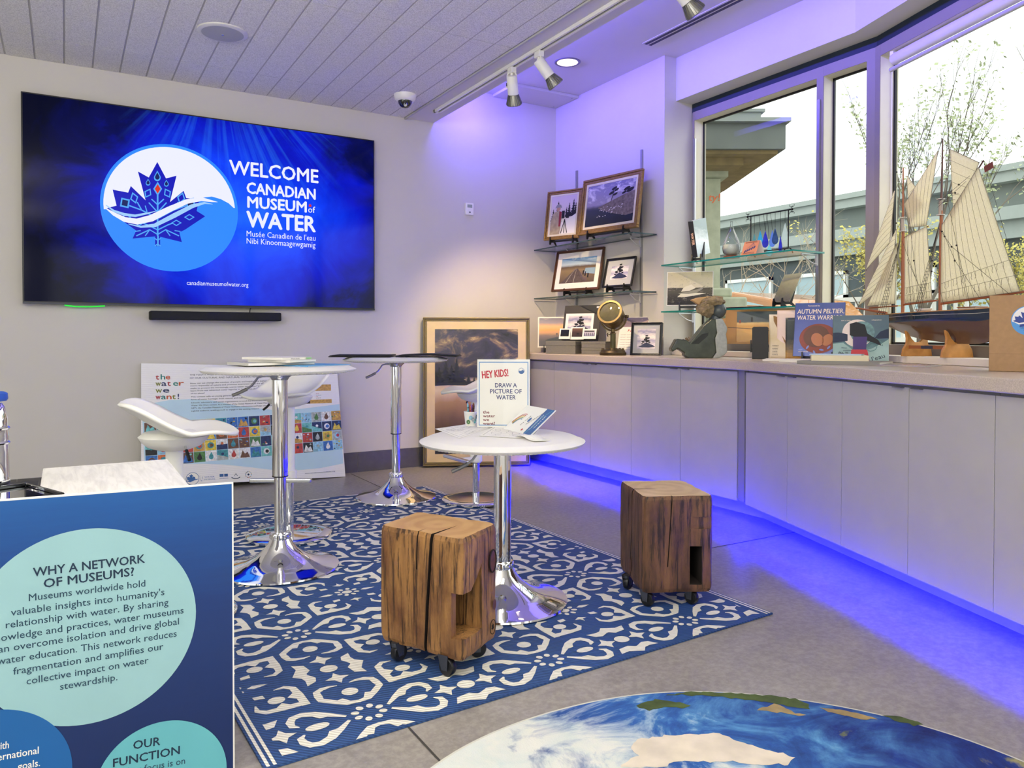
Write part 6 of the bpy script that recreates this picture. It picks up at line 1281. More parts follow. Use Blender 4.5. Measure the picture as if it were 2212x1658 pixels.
for i in range(18):
    for j in range(4):
        a, b, c, d = gp(i+.02, j+.02), gp(i+.98, j+.02), gp(i+.98, j+.98), gp(i+.02, j+.98); base = ART[rn.randrange(14)]; m.mat(base).poly(PF, [d, c, b, a], .0010)
        cx_, cy_ = gp(i+.5, j+.5); sz = (b[0]-a[0])
        kind = rn.randrange(5); pick = lambda: ART[rn.randrange(14)]
        if kind == 0: m.mat(pick()).disc(PF, cx_, cy_, sz*.3, .0014, 14); m.mat(pick()).disc(PF, cx_+sz*.05, cy_, sz*.17, .0018, 12)
        elif kind == 1: m.mat(pick()).poly(PF, [d, c, gp(i+.98, j+.45+.3*rn.random()), gp(i+.02, j+.35+.3*rn.random())], .0014); m.mat(pick()).disc(PF, cx_, cy_+sz*.1, sz*.14, .0018, 10)
        elif kind == 2: m.mat(pick()).poly(PF, [(cx_, cy_+sz*.4)]+[(cx_+sz*.22*math.cos(q_), cy_-sz*.1+sz*.22*math.sin(q_)) for q_ in [.5-k*.4 for k in range(11)]], .0014)
        elif kind == 3:
            for k in range(7): u, v_ = gp(i+.1+.75*rn.random(), j+.12+.75*rn.random()); w_ = sz*(.08+.14*rn.random()); m.mat(pick()).rect(PF, u-w_/2, v_-w_*.3, u+w_/2, v_+w_*.3, .0014+.0001*k)
        else: m.mat(pick()).poly(PF, [gp(i+.06, j+.92), gp(i+.94, j+.92), gp(i+.75, j+.4), gp(i+.5, j+.55), gp(i+.3, j+.2)][::1], .0014); m.mat(pick()).disc(PF, gp(i+.75, j+.2)[0], gp(i+.75, j+.2)[1], sz*.1, .0018, 10)
t.part('artwork_grid', m)
m = MB()
def ptx(body, a, b, cap, mat_, bold=0): u0, v0 = pz(*a); u1, v1 = pz(*b); f = PF.sub(u0, v0, 0, math.atan2(v1-v0, u1-u0)); m.mat(mat_).text(f, body, 0, 0, cap, math.hypot(u1-u0, v1-v0), 'L', bold, .0010)
WC = [pm('contest_%s' % n_, c, .6) for n_, c in (('crimson', '#a3262f'), ('teal', '#2b7f79'), ('rust', '#c0562c'), ('olive', '#7a7f2c'), ('navy', '#23305f'))]
k = 0
for wd, y, x1, n_ in (('the', 232, 372, 3), ('water', 298, 513, 5), ('we', 366, 366, 2), ('want!', 434, 498, 5)):
    for i, ch in enumerate(wd):
        xa = 218+(x1-218)*i/n_; xb = 218+(x1-218)*(i+.86)/n_
        if ch in '!': xb = xa+12
        if ch == 't': xb = xa+34
        ptx(ch, (xa, y-.02*(xa-218)), (xb, y-.02*(xb-218)), .034, WC[k % 5], .03); k += 1
GI = pm('print_grey_ink', '#3a3b44', .6)
ptx('THE YOUTH PRIZE CONTEST', (565, 194), (945, 186), .0115, GI); ptx('THE WATER WE WANT', (960, 185), (1275, 178), .0115, GI, .03); ptx('AIMS AT THE PROTECTION', (1290, 177), (1690, 168), .0115, GI); ptx('OF OUR CULTURAL AND NATURAL WATER HERITAGE AND', (565, 227), (1400, 208), .0115, GI)
for y, s, xe in ((278, 'How can we change the mindset of people and inspire new behaviours', 1400), (303, 'more respectful of nature and promote awareness of all the efforts we', 1400), (329, 'make to protect the increasingly scarce water resources? What can we', 1400), (354, 'learn from our inherited water legacies to look after the environment', 1400), (381, 'of our planet?', 716), (415, 'This contest calls on young generations worldwide to explore the crucial', 1400), (442, 'form of water heritage, both natural and cultural, tangible and intangible', 1400), (475, 'Schools, educators, and social organizations around the world are invited to', 1400), (503, 'Water We Want contest. As a member of the Global Network of Water Museums', 1400), (530, 'NET), the Canadian Museum of Water facilitates submissions and helps showcase', 1400), (558, 'a global audience, enabling youth to engage in this exciting initiative', 1270)): ptx(s, (570+(y-278)*.04, y), (xe, y-.035*(xe-570)), .0088, GI, .015)
ptx('HERITAGE AWARDS', (1690, 405), (1810, 400), .005, GI); ptx('4TH EDITION 2024', (1690, 426), (1810, 421), .005, GI)
for i, s in enumerate(('the', 'water', 'we', 'want!')): ptx(s, (1846, 382+14*i), (1846+(30, 58, 24, 52)[i], 380+14*i), .006, WC[i], .02)
m.mat(ART[3]).poly(PF, [pz(1640, 482), pz(2008, 470), pz(2006, 432), pz(1638, 444)], .0010); m.mat(ART[8]).poly(PF, [pz(1690, 479), pz(1788, 476), pz(1786, 440), pz(1690, 442)], .0013); m.mat(ART[3]).poly(PF, [pz(1640, 350), pz(2000, 345), pz(1998, 282), pz(1640, 290)], .0010)
PBL = pm('print_blue', '#2f5f9c', .5); m.mat(PBL); u0, v0 = pz(592, 1240); m.disc(PF, u0, v0, .041, .0010, 32); m.mat(PAPER).disc(PF, u0, v0, .038, .0012, 32); m.mat(PBL).poly(PF, [(u0+(u-cu)*.041/R0, v0+.004+(v_-cv)*.041/R0) for u, v_ in [tvp(*p) for p in leaf]][::-1], .0014); m.stroke(PF, [(u0-.036, v0-.012), (u0-.015, v0-.018), (u0+.01, v0-.008), (u0+.034, v0-.004)], [.004, .008, .008, .003], .0017)
ptx('WATER', (712, 1231), (815, 1225), .009, PBL, .0); ptx('MUSEUMS', (714, 1254), (822, 1249), .008, PBL); [m.mat(PBL).disc(PF, *pz(680+14*math.cos(k), 1240+24*math.sin(k*1.7)), .002, .001, 8) for k in range(8)]
m.mat(PBL).poly(PF, [pz(868, 1222), pz(908, 1219), pz(907, 1190), pz(867, 1192)], .001); m.poly(PF, [pz(915, 1219), pz(952, 1216), pz(951, 1188), pz(914, 1190)], .001); ptx('unesco', (868, 1242), (955, 1236), .007, PBL, .02)
m.mat(NAVY); u0, v0 = pz(1033, 1205); [m.stroke(PF, [(u0, v0+.012), (u0+s*.010, v0-.004)], .003, .001) for s in (-1, 1)]; m.stroke(PF, [(u0-.028, v0-.012), (u0-.012, v0-.022), (u0+.012, v0-.022), (u0+.028, v0-.012)], .005, .001)
u0, v0 = pz(1161, 1197)
for k in range(17): a = 2*PI*k/17; m.mat(ART[(k*3) % 14]).stroke(PF, [(u0+.017*math.cos(a), v0+.017*math.sin(a)), (u0+.0215*math.cos(a), v0+.0215*math.sin(a))], .0055, .001)
m.mat(NAVY).disc(PF, u0, v0, .007, .001, 12); ptx('www.canadianmuseumofwater.org', (1735, 1192), (2042, 1168), .0075, NAVY, .01); t.part('lettering', m)

# ------------------------------------------------------------------ side table, tray, bottle and blue information board at the left
q = NT('white_wood_grain'); v = q.coord('Object', (1, .12, 1)); q.col(q.ramp(q.noise(v, 60, 5, .6, .6), [(.3, '#d3d0c8'), (.6, '#ebe8e0')])); q.b.inputs['Roughness'].default_value = .4; WGR = q.m
t = Thing('side_table', 'white wood-grain box table behind the blue board', 'table', (.10, 2.2, 0)); m = MB().mat(WGR); m.bb((-.054, 1.96, .628), (.259, 2.442, .652)); t.part('top', m, bevel=.002)
for nm, a, b in (('side_panel', (-.050, 1.965, 0), (-.030, 2.438, .628)), ('side_panel', (.235, 1.965, 0), (.255, 2.438, .628)), ('back_panel', (-.03, 2.415, 0), (.235, 2.435, .628))): m = MB().mat(WGR); m.bb(a, b); t.part(nm, m)
t = Thing('pedestal', 'black pedestal at the left edge beside the white box table', 'pedestal', (-.26, 2.1, 0)); m = MB().mat(BLACK); m.bb((-.44, 1.97, 0), (-.062, 2.24, .640)); t.part('column', m); m = MB().mat(BLACK); m.bb((-.445, 1.965, .640), (-.060, 2.245, .652)); t.part('top', m)
GLB = pm('gloss_black', '#060709', .06, coat=1); t = Thing('serving_tray', 'glossy black tray at the left edge on the white box table', 'tray', (-.2, 2.1, .6525)); A = on_z(140, 1063, .668); B = on_z(58, 1041, .668)
uu = Vector((A.x-B.x, A.y-B.y, 0)); vv = Vector((uu.y, -uu.x, 0)).normalized()
if vv.x > 0: vv = -vv
Pq = [B, A, A+vv*.17, B+vv*.17]; m = MB().mat(GLB); f0 = Frame((0, 0, 0), (1, 0, 0), (0, 1, 0)); blob_prism(m, f0, [tuple(p[:2]) for p in Pq], .6526, .660)
def inset(P, d): c = sum((Vector(p) for p in P), Vector())/len(P); return [c+(Vector(p)-c)*(1-d) for p in P]
In = inset(Pq, .07)
for i in range(4):
    a, b, c, d = Pq[i], Pq[(i+1) % 4], In[(i+1) % 4], In[i]; blob_prism(m, f0, [tuple(p[:2]) for p in (a, b, c, d)], .660, .668)
t.part('tray', m, bevel=.002)
bx_, by_ = on_z(-16, 1046, .6605)[:2]; t = Thing('water_bottle', 'steel water bottle with a blue cap cut off by the left edge', 'bottle', (bx_, by_, .6605)); m = MB().mat(CHROME); m.lathe([(0, 0), (.033, 0), (.036, .004), (.036, .012), (.034, .018), (.0335, .10), (.032, .16), (.026, .185), (.020, .195), (0, .195)], (bx_, by_, .6605), 40); t.part('body', m)
m = MB().mat(pm('blue_cap', '#1f4fb0', .4)); m.lathe([(0, .195), (.030, .200), (.033, .205), (.032, .218), (.024, .222), (0, .222)], (bx_, by_, .6605), 32); t.part('cap', m)
m = MB().mat(CHROME)
for z in (.10, .135): m.lathe([(.0335, -.004), (.037, 0), (.0335, .004)], (bx_, by_, .6605+z), 36)
t.part('bands', m)
bd0 = Vector((CR.x*2.18+_f.x, CR.y*2.18+_f.y, 0)).normalized(); TRb = CPOS+ray(504, 1041)*1.75
BBF = Frame(TRb, bd0, (0, 0, 1)); BH = TRb.z-.002; BW_ = 1.0
t = Thing('info_board', 'blue information board about a network of museums standing at the lower left', 'sign', (TRb.x-.45, TRb.y+.05, 0))
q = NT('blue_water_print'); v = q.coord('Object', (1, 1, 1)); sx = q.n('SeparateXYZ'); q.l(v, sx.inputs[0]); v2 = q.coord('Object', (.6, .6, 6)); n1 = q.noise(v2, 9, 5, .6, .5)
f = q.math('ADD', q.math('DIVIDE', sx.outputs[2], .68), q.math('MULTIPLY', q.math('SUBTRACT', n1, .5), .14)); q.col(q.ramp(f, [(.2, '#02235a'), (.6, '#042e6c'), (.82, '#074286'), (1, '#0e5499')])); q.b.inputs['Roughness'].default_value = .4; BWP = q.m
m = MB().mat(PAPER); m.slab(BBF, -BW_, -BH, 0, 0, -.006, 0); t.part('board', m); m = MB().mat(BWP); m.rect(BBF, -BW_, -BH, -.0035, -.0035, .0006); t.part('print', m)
def b1(a, b): return on_fr(a/2.077, 860+b/2.077, BBF)
AQ = pm('print_pale_aqua', '#93bcc1', .5); AQ2 = pm('print_aqua', '#62b0ba', .5); MB2 = pm('print_mid_blue', '#0b5c9f', .5)
m = MB(); uR, vR = b1(879, 940); uT, vT = b1(460, 578); uB, vB = b1(335, 1470); r_ = (vT-vB)/2; m.mat(AQ).disc(BBF, uR-r_*1.02, (vT+vB)/2+.0, r_*1.02, .0012, 90, r_)
u2, v2_ = b1(320, 1640); m.mat(MB2).disc(BBF, u2-.148, v2_-.004, .15, .0014, 80); u3, v3 = b1(745, 1445); m.mat(AQ2).disc(BBF, u3-.008, v3-.135, .135, .0014, 80); t.part('circles', m)
m = MB()
def btx(body, a, b, cap, mat_, bold=0): u0, v0 = b1(*a); u1, v1 = b1(*b); f = BBF.sub(u0, v0, 0, math.atan2(v1-v0, u1-u0)); m.mat(mat_).text(f, body, 0, 0, cap, math.hypot(u1-u0, v1-v0), 'L', bold, .0018)
BI = pm('print_slate_ink', '#1f4258', .6); BT = pm('print_deep_navy', '#0c2a44', .6)
btx('WHY A NETWORK', (150, 798), (650, 735), .0185, BT, .025); btx('OF MUSEUMS?', (198, 848), (602, 793), .0185, BT, .025)
for s, a, b in (('Museums worldwide hold', (130, 908), (652, 842)), ("valuable insights into humanity's", (50, 974), (738, 880)), ('relationship with water. By sharing', (27, 1030), (756, 926)), ('knowledge and practices, water museums', (-48, 1096), (824, 962)), ('can overcome isolation and drive global', (-30, 1144), (803, 1012)), ('water education. This network reduces', (-12, 1194), (793, 1066)), ('fragmentation and amplifies our', (60, 1238), (733, 1124)), ('collective impact on water', (120, 1282), (667, 1186)), ('stewardship.', (270, 1306), (527, 1262))): btx(s, a, b, .0150, BI, .006)
btx('OUR', (598, 1572), (718, 1552), .0185, BT, .025); btx('FUNCTION', (508, 1652), (806, 1592), .0185, BT, .025); btx('Our focus is on', (560, 1688), (830, 1636), .015, BI, .006)
btx('aligned with', (-150, 1596), (40, 1566), .015, PAPER, .015); btx('international', (-60, 1632), (174, 1590), .015, PAPER, .015); btx('goals.', (80, 1664), (180, 1646), .015, PAPER, .015); t.part('lettering', m)

# ------------------------------------------------------------------ things on the bar tables
TZ = .8895
flatbook('folder', 'light blue folder lying under the books on the tall table', (.93, 3.27), 28, .25, .20, .004, pm('sky_blue_folder', '#5da4d8', .4), PAPER, TZ, 'books on the tall bar table', 'folder')
flatbook('book', 'wide grey-white book lying on the blue folder on the tall table', (.77, 3.35), 12, .30, .215, .012, pm('pale_grey_cover', '#bdbab2', .5), True, TZ+.0045, 'books on the tall bar table')
flatbook('book', 'white book with a blue spine patch, middle of the stack on the tall table', (.81, 3.32), 34, .165, .235, .010, WHC, True, TZ+.017, 'books on the tall bar table')
flatbook('book', 'white Watersheds book on top of the stack on the tall table', (.79, 3.33), 30, .17, .24, .010, WHC, True, TZ+.0275, 'books on the tall bar table')
m = MB(); ff = Frame((.79, 3.33, TZ+.0275), Vector((math.cos(math.radians(30)), math.sin(math.radians(30)), 0)), (0, 0, 1)); m.mat(GI).text(ff, 'Watersheds', -.04, .0025, .0045, .05, 'L', .02, .1225); m.mat(pm('spine_green', '#8cc07a', .5)).rect(ff, .05, .0015, .08, .0085, .1222)
bk_ = [o for o in bpy.data.objects if o.get('label', '').startswith('white Watersheds')][0]; mesh_obj('spine_lettering', m, bk_, inv=(Matrix.Translation(bk_.location) @ Matrix.Rotation(bk_.rotation_euler.z, 4, 'Z')).inverted())
def blackfolder(label, c, yaw, w_, d_, bow):
    t = Thing('menu_folder', label, 'folder', (c[0], c[1], TZ), math.radians(yaw), 'black folders on the far bar table')
    m = MB().mat(pm('black_leather_folder', '#131316', .45, bump=.3, bscale=240)); m.grid(lambda u, v_: Vector((w_*(u-.5), d_*(v_-.5), .004+bow*math.sin(PI*u))), 14, 2); t.part('cover', m, world=False, solid=.005)
    m = MB().mat(pm('black_folder_inner', '#26262a', .6)); m.grid(lambda u, v_: Vector((w_*.97*(u-.5), d_*.97*(v_-.5), .011+bow*.9*math.sin(PI*u))), 14, 2); t.part('inner', m, world=False, solid=.004)
blackfolder('flat black folder at the left of the far bar table', (1.60, 4.515), -30, .37, .30, .000); blackfolder('slightly bowed black folder at the right of the far bar table', (1.965, 4.335), -33, .37, .30, .008)
TZ3 = .6375
KS = stand(1.560, 2.705, TZ3, -31, 3)
t = Thing('table_sign', 'clear upright sign holder reading HEY KIDS on the low round table', 'sign', tuple(KS.o)); W_, H_ = .218, .284
m = MB().mat(glassm('clear_acrylic', (1, 1, 1), .5)); m.slab(KS, -W_/2-.002, 0, W_/2+.002, H_+.006, .0002, .0022); m.box(KS.p(0, .0016, -.02), (W_, .003, .06), fr=Frame((0, 0, 0), KS.x, KS.n)) if 0 else None; m.slab(Frame(KS.o, KS.x, Vector((-KS.n.x, -KS.n.y, 0))), -W_/2, -.004, W_/2, .075, 0, .002); t.part('holder', m)
m = MB().mat(PAPER); m.slab(KS, -W_/2, .003, W_/2, H_, -.0012, 0); sh_ = t.part('sheet', m)
BDR = pm('print_blue_border', '#7fa3cf', .6); CRM = pm('print_crimson', '#c23a48', .6); m = MB().mat(BDR)
for u0, v0, u1, v1 in ((-.103, .010, .103, .014), (-.103, .270, .103, .274), (-.103, .014, -.099, .270), (.099, .014, .103, .270)): m.rect(KS, u0, v0, u1, v1, .0001)
def ktx(body, u, v_, cap, w_, mat_, al='C', bold=0, rot_=0): m.mat(mat_).text(KS.sub(u, v_, 0, rot_), body, 0, 0, cap, w_, al, bold, .00012)
ktx('HEY KIDS!', -.088, .205, .030, .108, CRM, 'L', .04, .09); DN = pm('print_dark_blue', '#23306e', .6)
ktx('DRAW A', .010, .168, .018, .090, DN, 'C', .02); ktx('PICTURE OF', .010, .143, .018, .130, DN, 'C', .02); ktx('WATER', .010, .118, .018, .080, DN, 'C', .02)
for i, s in enumerate(('the', 'water', 'we', 'want!')): ktx(s, -.085, .060-.0155*i, .0118, (.026, .050, .025, .049)[i], pm('print_maroon', '#7d2f3a', .6), 'L', .03)
m.mat(PBL).disc(KS, .074, .236, .0125, .0001, 24); m.mat(PAPER).poly(KS, [(.074+.011*math.cos(a), .236+.011*math.sin(a)) for a in [.1+PI*k/14 for k in range(15)]], .00014); m.mat(PBL).stroke(KS, [(.064, .237), (.072, .234), (.080, .240), (.085, .238)], [.002, .004, .004, .001], .00018); t.part('lettering', m, under=sh_)
cup = on_z(1016, 919, TZ3); CX, CY = cup.x, cup.y
t = Thing('paper_cup', 'white paper cup with leaf drawings holding crayons on the low table', 'cup', (CX, CY, TZ3)); m = MB().mat(pm('cup_paper', '#eceade', .6)); m.lathe([(0, .001), (.0195, .0), (.021, .002), (.0268, .058), (.0282, .0595), (.0268, .061), (.0255, .058), (.0195, .004), (0, .004)], (CX, CY, TZ3), 36); t.part('cup', m)
m = MB()
for k in range(7):
    a = -2.4+.42*k; z = .018+.026*((k*37) % 10)/10; c = Vector((CX+(.0225+.1*z*.98)*math.cos(a), CY+(.0225+.1*z*.98)*math.sin(a), TZ3+z)); f_ = Frame(c, (-math.sin(a), math.cos(a), 0), (.1*math.cos(a), .1*math.sin(a), 1)); m.mat((ART[4], ART[6], ART[12], ART[13])[k % 4]); [m.disc(f_, .005*math.cos(j*1.26), .006*math.sin(j*1.26), .0035, .0004, 8, .0055, j*1.26) for j in range(5)]
t.part('leaf_print', m)
CRC = ('orange', '#d9622b'), ('rust', '#a8452a'), ('purple', '#7a4f93'), ('maroon', '#6b2430'), ('teal', '#6fa6b5'), ('brown', '#5a3323'), ('violet', '#8e6aa6'), ('brick', '#b0563f'), ('dark_red', '#8c2b2b')
for i, (n_, c) in enumerate(CRC):
    a = i*2.4; r0 = .013*math.sqrt(i/9+.05); bx0, by0 = CX+r0*.8*math.cos(a), CY+r0*.8*math.sin(a); p0 = Vector((bx0, by0, TZ3+.006)); p1 = Vector((CX+r0*1.45*math.cos(a), CY+r0*1.45*math.sin(a), TZ3+.076+.014*((i*5) % 7)/7)); ax = (p1-p0).normalized()
    lab = {'orange': 'bright orange', 'rust': 'rust brown', 'purple': 'purple', 'maroon': 'maroon', 'teal': 'pale teal', 'brown': 'dark brown', 'violet': 'light violet', 'brick': 'brick pink', 'dark_red': 'deep red'}[n_]
    t = Thing('crayon', lab+' wax crayon standing in the paper cup', 'crayon', tuple(p0), 0, 'crayons in the paper cup'); L_ = (p1-p0).length; cm = pm('crayon_'+n_, c, .5)
    m = MB().mat(cm); m.lathe([(0, 0), (.0040, .0), (.0040, L_)], p0, 12, ax); t.part('wrapper', m); m = MB().mat(cm); m.lathe([(.0039, L_), (.0036, L_+.001), (.0018, L_+.010), (0, L_+.0105)], p0, 12, ax); t.part('tip', m)
    m = MB().mat(BLACK); m.lathe([(.0041, L_-.012), (.00415, L_-.0115), (.00415, L_-.0095), (.0041, L_-.009)], p0, 12, ax); t.part('band', m)
def sheet(label, px, z, seed, crease=0):
    P = [on_z(*p, z) for p in px]; c = sum(P, Vector())/4; t = Thing('drawing_sheet', label, 'paper', tuple(c), 0, 'colouring sheets on the low table')
    m = MB().mat(PAPER); blob_prism(m, FLAT, [tuple(p[:2]) for p in P], z, z+.0008); t.part('sheet', m)
    m = MB().mat(GI); rn = random.Random(seed); g = lambda u, v_: P[0].lerp(P[1], u).lerp(P[3].lerp(P[2], u), v_)
    fl_ = Frame((0, 0, z+.0011), (1, 0, 0), (0, 1, 0))
    def st(L_, w_=.0010): m.stroke(fl_, [tuple(g(*p)[:2]) for p in L_], w_)
    for a, b in (((.05, .06), (.95, .06)), ((.95, .06), (.95, .94)), ((.95, .94), (.05, .94)), ((.05, .94), (.05, .06))): st([a, b], .0014)
    for k in range(12):
        u, v_ = .14+.7*rn.random(), .14+.7*rn.random(); r_ = .03+.07*rn.random(); st([(u+r_*math.cos(j*.6)*(1+.3*math.sin(j*2)), v_+r_*math.sin(j*.6)) for j in range(11)])
    for k in range(5): v_ = .16+.15*k; st([(.1+.08*j, v_+.03*math.sin(j*1.3+k)) for j in range(10)])
    t.part('line_drawing', m)
sheet('colouring sheet with line drawings at the left of the low table', ((992, 946.4), (1065.7, 921), (1049.8, 910), (939.8, 926)), TZ3+.0003, 3)
sheet('colouring sheet lying in the middle of the low table under the booklet', ((1035, 941), (1151, 947.6), (1166, 929.6), (1072, 918)), TZ3+.0014, 8)
P1_ = on_z(1087.5, 925.3, TZ3+.003); P2_ = on_z(1146.8, 940.6, TZ3+.003)
ux = (P2_-P1_); wl_ = ux.length; hv = Vector((ux.y, -ux.x, 0)).normalized(); hv = hv if hv.y > 0 else -hv
dd = ray(1139.6, 875); best = None
for k in range(400):
    lz = k*.0005; P = CPOS+dd*((TZ3+.003+lz-CAMH)/dd.z); e = abs((P-P1_).dot(ux.normalized()))
    if best is None or e < best[0]: best = (e, P)
BKF = Frame(P1_, ux, best[1]-P1_); bhh = (best[1]-P1_).length
t = Thing('booklet', 'propped open drawing booklet with a rainbow and a blue band on its cover', 'booklet', tuple(P1_)); m = MB().mat(pm('booklet_cover_white', '#e6e6e0', .35)); m.slab(BKF, 0, 0, wl_, bhh, -.0012, 0); cv_ = t.part('cover', m)
m = MB().mat(PAPER); fl2 = Frame(P2_, ux, Vector((hv.x, hv.y, .02))); m.grid(lambda u, v_: BKF.p(wl_, 0)+ux.normalized()*(.15*u)+Vector((0, 0, .002+.012*math.sin(PI*min(1, u*1.5))*.6))+hv*(bhh*.45*v_), 10, 2); t.part('inner_pages', m, solid=.0012)
m = MB()
k = wl_/.12
for i, c in enumerate(('red', 'orange', 'yellow', 'green', 'blue')): m.mat(ART[{'red': 2, 'orange': 11, 'yellow': 9, 'green': 4, 'blue': 10}[c]]).stroke(BKF, [((.030+(.030-.003*i)*math.cos(a)*.8)*k, bhh*(.16+.52*(1-.1*i)*math.sin(a))) for a in [2.9-1.6*j/10 for j in range(11)]], .0032, .0008)
m.mat(PBL).rect(BKF, wl_*.72, .001, wl_*.97, bhh-.001, .0008); m.mat(AQ2).stroke(BKF, [(wl_*.75, .004), (wl_*.82, bhh*.3), (wl_*.80, bhh*.6), (wl_*.92, bhh-.004)], .003, .001)
fr90 = BKF.sub(wl_*.80, bhh*.16, 0, PI/2); m.mat(PAPER).text(fr90, 'CANADIAN', 0, -.001, .0065, bhh*.6, 'L', .01, .0012); m.text(fr90, 'WATER', bhh*.08, -.012*k, .008, bhh*.5, 'L', .01, .0012)
m.mat(GI); f9 = BKF.sub(wl_*.56, bhh*.30, 0, 1.0); m.text(f9, 'ADVENTURES', 0, 0, .007, bhh*.7, 'L', .01, .0012); f9 = BKF.sub(wl_*.42, bhh*.25, 0, 1.35); m.text(f9, 'IN THE', 0, 0, .007, bhh*.4, 'L', .01, .0012); m.mat(PBL).disc(BKF, wl_*.52, bhh*.5, .009, .0008, 16, .013); m.mat(CRM).disc(BKF, wl_*.58, bhh*.12, .006, .0008, 10); t.part('cover_art', m, under=cv_)

# ------------------------------------------------------------------ outside
ASPH = pm('street_asphalt', '#6c6e6e', .9, var=.12, vscale=2); m = MB().mat(ASPH); m.add([(4.15, -12, -.02), (60, -12, -.02), (60, 60, -.02), (4.15, 60, -.02)], [(0, 1, 2, 3)]); m.add([(-30, TW+.2, -.02), (4.15, TW+.2, -.02), (4.15, 60, -.02), (-30, 60, -.02)], [(0, 1, 2, 3)]); o = struct('ground', m)
SG1 = pm('pale_green_coping', '#aab3ad', .8); SG2 = pm('grey_green_stucco', '#7c847f', .9, var=.06, vscale=1.2); SG3 = pm('dark_grey_brick', '#565d5b', .9, var=.1, vscale=4); WFR = pm('white_window_frame', '#eef1ec', .6); WGL = pm('pale_window_glass', '#a9c2c6', .12, 0, .6, var=.15, vscale=.7)
XB = 16.0
zt1 = on_x(1763, 437, XB).z; yb0, yb1 = on_x(1500, 480, XB).y+3, on_x(2600, 300, XB).y
t = Thing('street_building', 'long low grey-green building across the street', 'building', (XB, (yb0+yb1)/2, -.02))
zl = [zt1, zt1-.30, zt1-.80, zt1-1.05, zt1-1.40]
m = MB().mat(SG2); m.bb((XB, yb1, -.02), (XB+8, yb0, zt1-.05)); t.part('wall', m)
m = MB().mat(SG1); m.bb((XB-.25, yb1, zl[1]), (XB+8.1, yb0+.1, zt1)); m.bb((XB-.32, yb1, zt1-.10), (XB+8.2, yb0+.15, zt1+.02)); t.part('coping', m)
m = MB().mat(SG1); m.bb((XB-.35, yb1, zl[3]), (XB, yb0, zl[2])); m.bb((XB-.18, yb1, zl[4]), (XB, yb0, zl[3])); t.part('canopy_band', m)
m = MB().mat(SG3); m.bb((XB-.06, yb1, -.02), (XB, yb0, zl[4])); t.part('lower_wall', m)
y = yb0-1.0; k = 0
while y > yb1+2:
    w_ = (1.5, .8, 1.6, 1.5)[k % 4]; z0, z1 = .9, zl[4]-.35
    m = MB().mat(WFR); 
    for a, b, c, d in ((0, 0, w_, .09), (0, z1-z0-.09, w_, z1-z0), (0, 0, .08, z1-z0), (w_-.08, 0, w_, z1-z0), (0, (z1-z0)*.62, w_, (z1-z0)*.62+.07)): m.bb((XB-.14, y-a, z0+b), (XB-.05, y-c, z0+d))
    wn = t.part('window', m); m = MB().mat(WGL); m.bb((XB-.09, y-.06, z0+.06), (XB-.07, y-w_+.06, z1-.06)); t.part('pane', m, under=wn); y -= w_+(.55, .5, .7, .6)[k % 4]; k += 1
# porch with stone pier at the left of the window
DP = 7.0
def dpt(px, py, dep=DP): return CPOS+ray(px, py)*dep
STN = pm('pale_stone', '#b0b49c', .9, var=.12, vscale=12); DKF = pm('grey_fascia', '#6a706b', .8, var=.06, vscale=5); SOF = pm('timber_soffit', '#8a7850', .8, var=.2, vscale=10); CRP = pm('light_cornice', '#8a918d', .7)
t = Thing('porch', 'grey porch roof on a pale stone pier beyond the window', 'porch', (dpt(1545, 640).x, dpt(1545, 640).y, -.02))
pa, pb = dpt(1515, 300), dpt(1557, 300); ux_ = Vector((pb.x-pa.x, pb.y-pa.y, 0)).normalized(); uy_ = Vector((-ux_.y, ux_.x, 0)); uy_ = uy_ if uy_.dot(_f) > 0 else -uy_
base = Vector((pb.x, pb.y, 0)); PFR = Frame(base, ux_, uy_)
def zz(py): return dpt(1557, py).z
def pbx(m, u0, u1, v0, v1, z0, z1): m.prism(PFR, [(u0, v0), (u1, v0), (u1, v1), (u0, v1)], z0, z1)
m = MB().mat(STN); pbx(m, -.9, 0, .0, .6, -.02, zz(385)); t.part('pier', m)
m = MB().mat(STN); pbx(m, -.95, .055, -.06, .66, zz(384), zz(370)); t.part('capital', m)
m = MB().mat(STN); pbx(m, -.95, .22, -.12, .7, zz(684), zz(642)); pbx(m, -.95, .10, -.06, .66, zz(642), zz(622)); t.part('pier_ledge', m, bevel=.02)
uR = (dpt(1655, 330)-base).dot(ux_)
m = MB().mat(DKF); pbx(m, -.9, uR, -.5, 1.4, zz(350), zz(298)); t.part('fascia', m)
m = MB().mat(SOF); pbx(m, -.88, uR-.05, -.45, 1.35, zz(357), zz(350)); pbx(m, -.88, .12, -.3, .9, zz(372), zz(356)); t.part('soffit', m)
m = MB().mat(CRP); pbx(m, -.95, uR+.03, -.55, 1.45, zz(298), zz(290)); pbx(m, -.95, uR-.18, -.4, 1.3, zz(290), zz(270)); pbx(m, -.95, uR-.15, -.42, 1.32, zz(270), zz(264)); t.part('cornice', m)
m = MB().mat(STN); pbx(m, -.9, (dpt(1606, 250)-base).dot(ux_), -.2, 1.2, zz(264), zz(120)); t.part('upper_wall', m)
FT_ = Frame(PFR.p(-.115, -.001, zz(433)), ux_, (0, 0, 1)); m = MB().mat(pm('orange_sign_paint', '#e8794a', .6)); m.text(FT_, 'ty!', -.0, .0, .065, .105, 'L', .02, .002 if FT_.n.dot(_f) < 0 else -.002, .15); t.part('lettering', m)
